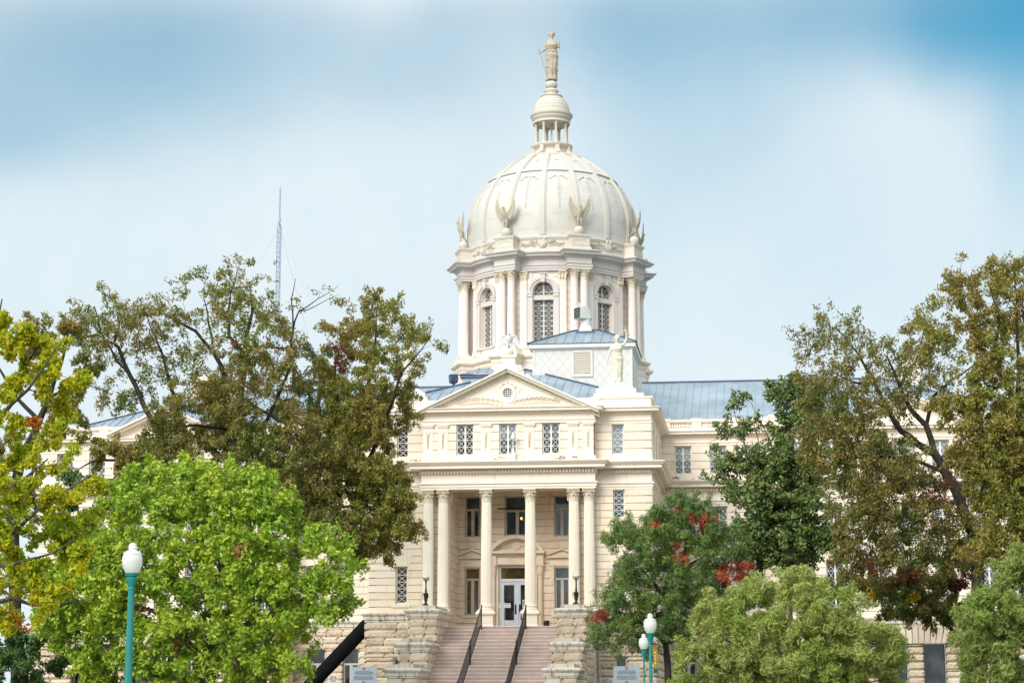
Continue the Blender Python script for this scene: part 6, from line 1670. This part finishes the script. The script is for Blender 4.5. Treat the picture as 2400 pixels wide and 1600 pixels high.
tree('pecan_tree', 'brown pecan tree overlapping the left corner of the courthouse', 'tree', -18, 600,
 [[(600, 1700, 0, .3), (650, 1400, 0, .24), (790, 1130, 0, .2), (850, 960, .2, .14), (870, 860, .2, .09), (880, 780, .1, .05), (885, 710, 0, .02)], [(760, 1190, 0, .14), (860, 1100, -.4, .11), (920, 960, -.5, .08), (945, 880, -.5, .05), (1010, 800, -.5, .02)], [(790, 1130, 0, .13), (790, 980, .3, .09), (780, 870, .3, .06), (800, 790, .3, .02)], [(870, 860, .2, .06), (930, 800, .1, .04), (965, 765, .1, .02)], [(880, 1080, -.4, .08), (930, 1120, -.8, .06), (965, 1190, -.9, .03), (985, 1240, -.9, .012)], [(760, 1190, 0, .1), (870, 1190, -.8, .07), (930, 1240, -1, .03)]],
 [(890, 720, 46, 28), (850, 755, 55, 45), (925, 755, 55, 45), (975, 780, 36, 36), (1015, 795, 18, 26), (800, 800, 45, 38), (860, 830, 75, 55), (935, 845, 45, 45), (985, 850, 28, 22, 0, .5), (780, 880, 55, 55), (870, 920, 75, 55), (955, 925, 30, 55, 0, .8), (820, 980, 75, 75), (890, 1015, 55, 55), (955, 975, 22, 32, 0, .7), (850, 1120, 75, 75), (915, 1130, 55, 55), (950, 1175, 36, 36), (880, 1220, 85, 65), (940, 1240, 36, 36), (982, 1245, 20, 24, -.5, .8), (830, 1285, 55, 38), (890, 1285, 40, 32)],
 63800, .165, blade_leaf(.36), [LM['pecan2'], LM['maroon']], 2.6, seed=5, spray=.30, gauss=1.0, low=1.5, dens=1.7, tipz=-.35, up=.3, droop=.7, patches=[(820, 865, 30, 38, 1)], dup=2)
tree('evergreen_oak', 'dark green tree showing behind the two brown pecan trees', 'tree', -6, 640,
 [[(640, 1700, 0, .25), (670, 1350, 0, .2), (745, 1050, 0, .15), (750, 900, 0, .08), (740, 830, 0, .03)]],
 [(740, 840, 48, 42), (770, 900, 60, 60), (720, 930, 60, 50), (800, 970, 60, 60), (690, 1000, 60, 60), (750, 1040, 80, 70), (660, 1090, 60, 60), (830, 1060, 50, 60)],
 14000, .16, oval_leaf(), [LM['dark']], 2.5, seed=6, spray=.4, dens=1)
# behind the yellow maple
tree('pecan_tree', 'dark trunked green brown tree behind the yellow maple at the far left', 'tree', -26, 60,
 [[(40, 1700, 0, .3), (30, 1180, 0, .26), (42, 1110, 0, .23), (62, 1050, 0, .2), (92, 985, 0, .16), (118, 930, 0, .12), (130, 885, 0, .09), (150, 830, 0, .06), (165, 770, 0, .02)], [(118, 930, 0, .09), (160, 900, .3, .06), (200, 840, .3, .03)], [(62, 1050, 0, .12), (88, 1085, -.3, .09), (80, 1120, -.3, .06), (70, 1150, -.3, .03)], [(92, 985, 0, .12), (40, 930, -.2, .09), (0, 860, -.2, .05)], [(340, 1180, .6, .10), (310, 1085, .6, .09), (260, 1075, .4, .07), (210, 1080, .2, .05), (170, 1110, 0, .02)], [(320, 1145, .6, .08), (270, 1120, .4, .06), (220, 1125, .2, .03)]],
 [(110, 775, 60, 28), (60, 790, 55, 40), (175, 770, 50, 36), (185, 860, 45, 60), (130, 830, 50, 40), (165, 950, 55, 65, 0, .8), (185, 1010, 30, 30, 0, .7), (130, 1010, 40, 40, 0, .6), (40, 1180, 60, 60), (10, 1060, 40, 60), (240, 1065, 50, 34, .3, .75), (300, 1080, 45, 40, .3, .8), (270, 1140, 60, 36, .3, .6), (170, 1110, 50, 40, 0, .4)],
 24000, .165, blade_leaf(.36), [LM['pecan2'], LM['maroon']], 2.2, seed=8, spray=.30, gauss=1.0, low=1.5, dens=1.7, tipz=-.35, up=.3, droop=.5)
tree('evergreen_tree', 'dark green bushy tree behind the yellow maple, lowest at the left edge', 'tree', -36, 60,
 [[(60, 1800, 0, .16), (60, 1560, 0, .1), (50, 1470, 0, .05)], [(60, 1560, 0, .1), (45, 1400, 4, .09), (30, 1250, 6, .06), (25, 1100, 6, .02)]],
 [(25, 1500, 55, 50), (95, 1500, 60, 42), (45, 1560, 75, 45), (130, 1545, 45, 36), (10, 1440, 45, 45), (60, 1610, 90, 30), (25, 1090, 45, 50, 6), (20, 1160, 50, 50, 6), (30, 1230, 60, 50, 6), (60, 1310, 60, 50, 6), (20, 1370, 60, 60, 5), (100, 1400, 60, 50, 5), (60, 1440, 70, 46, 3), (140, 1440, 50, 50, 4), (40, 1330, 60, 60, 4)],
 32000, .13, oval_leaf(), [LM['dark']], 1.8, seed=9, spray=.3, dens=2)
# bright green tree, front left
tree('oak_tree', 'broad bright lime green tree behind the near street lamp', 'tree', -41, 470,
 [[(480, 1800, 0, .2), (475, 1640, 0, .17), (470, 1540, 0, .14), (500, 1440, .1, .10), (512, 1330, .1, .08), (535, 1230, .1, .05), (545, 1150, 0, .02)], [(470, 1540, 0, .1), (430, 1470, -.6, .08), (385, 1435, -1.0, .06), (330, 1410, -1.2, .03)], [(475, 1640, 0, .12), (390, 1590, -.5, .08), (340, 1550, -.8, .06), (240, 1500, -1, .02)], [(470, 1560, 0, .1), (560, 1480, -.6, .08), (680, 1430, -1, .05), (760, 1390, -1, .02)], [(500, 1440, .1, .07), (440, 1330, .3, .05), (400, 1220, .3, .02)], [(512, 1330, .1, .06), (600, 1260, .3, .04), (660, 1190, .3, .02)], [(475, 1640, 0, .1), (600, 1590, -.4, .07), (700, 1560, -.6, .03)]],
 [(330, 1145, 46, 46), (400, 1120, 48, 42), (470, 1112, 56, 36), (540, 1118, 56, 40), (615, 1142, 56, 40), (665, 1158, 36, 28), (300, 1205, 56, 46), (390, 1200, 75, 56), (500, 1195, 85, 56), (605, 1205, 75, 56), (675, 1220, 36, 46), (240, 1290, 66, 56), (330, 1290, 75, 56), (450, 1290, 95, 56), (570, 1290, 85, 56), (655, 1290, 56, 46), (735, 1258, 46, 36), (770, 1285, 46, 36), (825, 1322, 20, 28), (200, 1370, 66, 56), (300, 1380, 85, 56), (430, 1380, 95, 56), (560, 1380, 95, 56), (680, 1370, 75, 56), (775, 1368, 52, 52), (175, 1450, 66, 46), (290, 1460, 85, 56), (420, 1470, 95, 56), (560, 1470, 95, 56), (680, 1460, 75, 46), (765, 1430, 46, 36), (812, 1398, 24, 26), (230, 1540, 66, 46), (340, 1550, 75, 46), (470, 1550, 85, 46), (600, 1550, 85, 46), (690, 1540, 48, 36), (240, 1600, 56, 30), (420, 1610, 85, 30), (580, 1610, 75, 30), (120, 1440, 36, 28), (148, 1408, 28, 28), (150, 1490, 40, 30)],
 95000, .14, lobed_leaf(), [LM['lime'], LM['tan']], 2.4, 'barkgrey', seed=11, spray=.24, gauss=1.15, dens=2.6, tipz=.35, up=.6, droop=.2, patches=[(340, 1428, 12, 12, 1), (535, 1418, 12, 12, 1), (450, 1510, 14, 14, 1), (540, 1497, 10, 12, 1), (610, 1300, 9, 9, 1)], dup=2)
# yellow maple, near left
tree('maple_tree', 'yellow autumn maple with orange tipped leaves cut off by the left edge', 'tree', -58, -90,
 [[(-95, 1900, 0, .2), (-90, 1500, 0, .17), (-80, 1200, 0, .14), (-60, 950, 0, .1), (-20, 820, 0, .05), (5, 700, 0, .012)], [(-85, 1350, 0, .08), (0, 1290, -.3, .05), (110, 1200, -.5, .03), (235, 1120, -.5, .01)], [(-85, 1420, 0, .07), (20, 1400, .2, .045), (120, 1420, .2, .03), (200, 1405, .2, .01)], [(-75, 1100, 0, .07), (0, 985, -.1, .05), (70, 915, -.1, .03), (130, 830, -.1, .012)], [(-60, 950, 0, .06), (20, 880, .3, .04), (90, 790, .3, .015)], [(-85, 1300, 0, .06), (30, 1330, -.4, .04), (140, 1300, -.4, .02), (230, 1240, -.4, .008)], [(-80, 1180, 0, .05), (40, 1120, .3, .03), (100, 1070, .3, .012)]],
 [(40, 790, 62, 46), (115, 800, 56, 42), (60, 880, 82, 60), (130, 925, 44, 52), (25, 960, 56, 56), (100, 1000, 60, 44, -.2, .7), (50, 1125, 74, 44), (160, 1145, 56, 38), (225, 1130, 28, 26), (40, 1215, 66, 56), (125, 1235, 82, 60), (205, 1270, 42, 46), (55, 1325, 84, 46), (120, 1395, 64, 34), (15, 1425, 46, 36), (178, 870, 14, 12, 0, .7), (190, 880, 10, 10, 0, .7), (165, 1040, 24, 32, 0, .9), (15, 760, 36, 40), (215, 1190, 36, 34, 0, .8), (160, 1330, 50, 40, 0, .7), (90, 1065, 50, 36, 0, .8), (25, 1040, 40, 44), (15, 1290, 46, 50), (10, 1360, 46, 40)],
 30000, .13, star_leaf(), [LM['yellow'], LM['orange']], 1.2, 'barkgrey', seed=13, dy=16, spray=.20, dens=2.2, up=.5, droop=.4, patches=[(100, 1000, 12, 10, 1), (190, 1110, 10, 10, 1), (60, 1400, 16, 14, 1), (30, 1440, 14, 14, 1), (150, 1330, 12, 10, 1), (235, 1195, 10, 10, 1), (90, 1290, 14, 10, 1), (20, 1250, 12, 12, 1), (210, 1080, 8, 8, 1)], dup=1, gauss=1.0)
# right side
tree('pecan_tree', 'large brown and olive pecan tree with a dark leaning forked trunk, right of the courthouse', 'tree', -20, 2300,
 [[(2300, 1700, 0, .34), (2292, 1330, 0, .3), (2282, 1250, 0, .27), (2250, 1170, 0, .24), (2215, 1105, 0, .22), (2190, 1062, 0, .2), (2150, 1040, -.1, .16), (2112, 1012, -.2, .14), (2085, 965, -.2, .11), (2050, 900, -.2, .08), (2010, 830, -.2, .05), (1960, 770, -.2, .02)], [(2190, 1062, 0, .16), (2172, 995, .2, .14), (2135, 955, .3, .11), (2110, 900, .4, .08), (2080, 830, .4, .04)], [(2172, 995, .2, .11), (2185, 930, .1, .09), (2230, 890, 0, .06), (2290, 850, 0, .03)], [(2050, 900, -.2, .06), (2000, 900, -.4, .05), (1940, 870, -.5, .02)], [(2110, 900, .4, .07), (2150, 840, .5, .05), (2170, 760, .5, .02)], [(2215, 1105, 0, .1), (2130, 1080, -.7, .08), (2060, 1075, -1, .06), (1990, 1110, -1.2, .03)], [(2250, 1170, 0, .1), (2180, 1200, -.9, .07), (2100, 1260, -1.2, .04)]],
 [(1940, 748, 46, 36), (1895, 800, 44, 44), (1990, 790, 56, 46), (2040, 830, 66, 46), (1955, 850, 66, 56), (1895, 880, 36, 46), (2080, 880, 75, 56), (1955, 930, 66, 56), (2035, 960, 75, 56), (2115, 960, 50, 46, 0, .6), (1945, 1010, 66, 56), (2015, 1050, 75, 66), (1965, 1100, 56, 56), (2055, 1130, 75, 66), (2125, 1100, 46, 52), (2005, 1200, 75, 66), (2095, 1210, 75, 56), (2165, 1180, 46, 56), (2035, 1290, 85, 56), (2125, 1300, 85, 56), (2215, 1290, 56, 46), (1980, 1280, 46, 46), (2120, 830, 60, 46), (2180, 880, 66, 50), (2150, 760, 44, 40), (2190, 820, 50, 50), (2235, 1235, 60, 46), (2265, 1130, 50, 56, .8), (2180, 1125, 40, 40, .8), (1900, 960, 40, 50), (1900, 1060, 36, 50), (2080, 1050, 50, 50, .8)],
 56000, .16, blade_leaf(.36), [LM['olive'], LM['maroon']], 2.8, seed=15, spray=.30, gauss=1.0, low=1.5, dens=1.7, tipz=-.35, up=.3, droop=.6, patches=[(2190, 1165, 26, 26, 1), (2140, 1350, 30, 14, 1), (2000, 880, 18, 14, 1), (2050, 1340, 30, 16, 1)], dup=2)
tree('pecan_tree', 'tallest olive brown pecan tree, cut off by the right edge of the photo', 'tree', -27, 2400,
 [[(2425, 1700, 0, .32), (2415, 1250, 0, .28), (2398, 1000, 0, .24), (2385, 960, 0, .2), (2360, 900, 0, .14), (2320, 850, 0, .1), (2290, 790, 0, .07), (2260, 700, 0, .03)], [(2398, 1000, 0, .15), (2350, 1050, -.3, .1), (2310, 1110, -.4, .06), (2290, 1180, -.4, .02)], [(2385, 960, 0, .12), (2390, 860, .2, .09), (2385, 740, .3, .06), (2380, 640, .3, .02)], [(2320, 850, 0, .08), (2340, 760, -.2, .06), (2320, 660, -.2, .02)], [(2360, 900, 0, .09), (2300, 930, -.4, .06), (2240, 940, -.5, .03)], [(2410, 1180, 0, .1), (2350, 1190, -.4, .07), (2300, 1230, -.4, .03)]],
 [(2375, 650, 50, 38), (2310, 640, 56, 32), (2230, 640, 36, 28), (2250, 700, 66, 46), (2330, 720, 75, 56), (2385, 760, 56, 75), (2175, 795, 50, 46), (2270, 800, 75, 56), (2300, 880, 85, 56), (2380, 900, 46, 75), (2250, 940, 66, 38), (2340, 980, 66, 56), (2310, 1060, 75, 66), (2380, 1090, 46, 85), (2275, 1005, 38, 36), (2330, 1180, 56, 56), (2385, 1200, 40, 56), (2330, 1260, 60, 40), (2160, 735, 28, 30), (2310, 1130, 60, 50), (2390, 1300, 40, 60), (2300, 1300, 50, 36), (2250, 1050, 40, 40)],
 55100, .165, blade_leaf(.36), [LM['pecan2'], LM['maroon']], 2.6, seed=17, spray=.30, gauss=1.0, low=1.5, dens=1.7, tipz=-.35, up=.3, droop=.6, patches=[(2390, 740, 26, 18, 1)], dup=2)
tree('magnolia_tree', 'glossy dark green magnolia with sparse upper branches before the right wing', 'tree', -11, 1850,
 [[(1852, 1700, 0, .16), (1850, 1380, 0, .13), (1852, 1240, 0, .10), (1845, 1120, 0, .08), (1838, 1020, 0, .05), (1842, 930, 0, .02)], [(1848, 1330, 0, .08), (1790, 1230, -.3, .06), (1760, 1130, -.4, .045), (1745, 1040, -.4, .03), (1720, 960, -.4, .012)], [(1852, 1280, 0, .08), (1890, 1160, .2, .06), (1900, 1030, .2, .04), (1890, 940, .2, .015)], [(1790, 1230, -.3, .05), (1720, 1150, -.5, .04), (1680, 1085, -.5, .015)], [(1760, 1130, -.4, .035), (1780, 1060, -.3, .03), (1765, 985, -.3, .012)], [(1845, 1120, 0, .05), (1800, 1020, .3, .03), (1760, 940, .3, .01)], [(1745, 1040, -.4, .02), (1700, 1020, -.4, .015), (1660, 1040, -.4, .008)]],
 [(1830, 915, 42, 34), (1880, 930, 36, 36), (1722, 945, 14, 18, 0, .8), (1747, 928, 8, 12, 0, .7), (1755, 1000, 44, 26, 0, .7), (1700, 1005, 44, 20, 0, .7), (1845, 1000, 50, 46, 0, .7), (1895, 1000, 36, 46), (1680, 1065, 26, 30, 0, .5), (1740, 1085, 55, 42, 0, .8), (1825, 1085, 66, 52), (1895, 1100, 46, 56), (1688, 1130, 26, 28, 0, .7), (1775, 1160, 82, 52), (1875, 1175, 66, 56), (1758, 1240, 54, 46), (1835, 1255, 76, 46), (1915, 1255, 46, 46), (1865, 1305, 56, 36), (1780, 1300, 46, 26)],
 40000, .185, oval_leaf(.46), [LM['magnolia'], LM['gold']], 1.8, 'barkgrey', seed=19, spray=.30, dens=2.8, up=.5, droop=.1, dup=2, gauss=1.0, tipz=.3)
tree('elm_tree', 'layered dark green tree with rust red sprays right of the stairs', 'tree', -13, 1560,
 [[(1570, 1700, 0, .16), (1565, 1560, 0, .14), (1560, 1510, 0, .12), (1580, 1440, .1, .09), (1600, 1340, .1, .07), (1610, 1250, 0, .04), (1600, 1180, 0, .015)], [(1560, 1510, 0, .08), (1520, 1470, -.5, .06), (1450, 1430, -.7, .03), (1400, 1440, -.8, .012)], [(1580, 1440, .1, .07), (1530, 1360, -.2, .05), (1460, 1290, -.3, .02)], [(1600, 1340, .1, .05), (1660, 1290, .2, .04), (1720, 1270, .2, .015)], [(1570, 1480, 0, .07), (1650, 1420, .2, .05), (1710, 1370, .2, .02)]],
 [(1600, 1190, 52, 34), (1650, 1190, 40, 34), (1560, 1220, 62, 36), (1480, 1245, 60, 32), (1432, 1268, 36, 24), (1530, 1270, 75, 52), (1635, 1250, 75, 52), (1700, 1280, 60, 52), (1500, 1330, 80, 52), (1600, 1340, 92, 52), (1690, 1345, 60, 52), (1740, 1320, 36, 40), (1460, 1400, 72, 44), (1560, 1405, 92, 52), (1650, 1420, 60, 46), (1425, 1455, 52, 32), (1500, 1475, 80, 38), (1590, 1480, 55, 36), (1400, 1488, 24, 18), (1445, 1508, 42, 18), (1520, 1520, 46, 16)],
 80000, .135, spray_leaf(), [LM['crape'], LM['red'], LM['maroon']], 2.0, seed=21, spray=.26, gauss=1.1, dens=2.4, tipz=0, up=.8, droop=.3, dup=2, patches=[(1600, 1297, 22, 28, 1), (1728, 1345, 44, 32, 1), (1590, 1200, 24, 12, 1), (1640, 1228, 30, 12, 1), (1540, 1232, 18, 14, 1), (1412, 1440, 22, 14, 1)], flat=1.0)
tree('elm_tree', 'rounded pale green tree in front of the magnolia', 'tree', -45, 1860,
 [[(1868, 1900, 0, .13), (1866, 1700, 0, .11), (1862, 1600, 0, .09), (1850, 1520, 0, .06), (1840, 1440, 0, .03), (1850, 1370, 0, .012)], [(1862, 1600, 0, .06), (1760, 1530, -.4, .04), (1680, 1490, -.5, .015)], [(1862, 1600, 0, .06), (1950, 1520, -.4, .04), (2060, 1500, -.5, .012)], [(1866, 1660, 0, .06), (1740, 1620, -.5, .035), (1640, 1585, -.5, .012)], [(1866, 1660, 0, .05), (1980, 1610, -.4, .03), (2080, 1590, -.4, .012)]],
 [(1700, 1400, 52, 34), (1780, 1372, 72, 34), (1868, 1362, 52, 34), (1900, 1350, 40, 30), (1950, 1415, 72, 36), (1660, 1450, 52, 36), (1760, 1450, 84, 46), (1880, 1440, 84, 46), (1995, 1460, 56, 36), (1640, 1520, 52, 36), (1740, 1530, 84, 46), (1860, 1530, 94, 56), (1980, 1530, 84, 46), (2075, 1480, 44, 26), (2060, 1540, 54, 36), (1635, 1580, 46, 26), (1720, 1590, 75, 36), (1850, 1600, 94, 46), (1980, 1600, 75, 36), (2080, 1585, 36, 26), (2105, 1510, 22, 20)],
 105000, .11, spray_leaf(), [LM['elm']], 2.2, 'barkgrey', seed=23, dy=18, spray=.21, gauss=1.2, dens=2.6, tipz=.1, up=.5, droop=.3, dup=2, flat=1.0, twig=.6)
tree('elm_tree', 'soft green feathery tree at the right edge before the basement arch', 'tree', -50, 2420,
 [[(2440, 1900, 0, .13), (2430, 1640, 0, .1), (2410, 1520, 0, .07), (2390, 1400, 0, .03)], [(2410, 1520, 0, .05), (2330, 1480, -.3, .03), (2270, 1490, -.3, .012)], [(2430, 1600, 0, .05), (2340, 1550, -.3, .03), (2280, 1560, -.3, .012)]],
 [(2380, 1315, 52, 46), (2330, 1385, 56, 42), (2300, 1445, 52, 34), (2380, 1440, 56, 56), (2280, 1508, 42, 28), (2350, 1520, 62, 46), (2390, 1560, 36, 36), (2300, 1562, 36, 20), (2262, 1478, 24, 24), (2420, 1380, 40, 90), (2270, 1400, 24, 20)],
 42000, .11, spray_leaf(), [LM['blueelm']], 1.8, 'barkgrey', seed=25, dy=20, spray=.21, gauss=1.2, dens=2.6, up=.5, droop=.3, dup=2, flat=1.0, twig=.6)
tree('pecan_tree', 'low golden olive tree with maroon tips above the basement arch', 'tree', -14, 2300,
 [[(2300, 1700, .5, .14), (2280, 1520, .5, .12), (2190, 1430, .3, .08), (2140, 1380, .2, .05), (2100, 1340, 0, .02)], [(2160, 1440, .3, .06), (2220, 1380, .2, .04), (2260, 1330, .2, .015)]],
 [(2055, 1375, 80, 36), (2145, 1370, 80, 46), (2225, 1358, 46, 36), (2175, 1435, 72, 32), (2225, 1425, 42, 32), (2115, 1425, 52, 26), (1985, 1370, 46, 30), (2260, 1300, 40, 40)],
 30000, .16, blade_leaf(.4), [LM['olive'], LM['maroon'], LM['gold']], 1.6, seed=27, spray=.28, dens=2.2, tipz=-.3, up=.4, droop=.7, dup=2, patches=[(2240, 1375, 30, 28, 1), (2110, 1355, 40, 12, 1), (2130, 1400, 20, 10, 2), (2020, 1395, 22, 12, 2)])
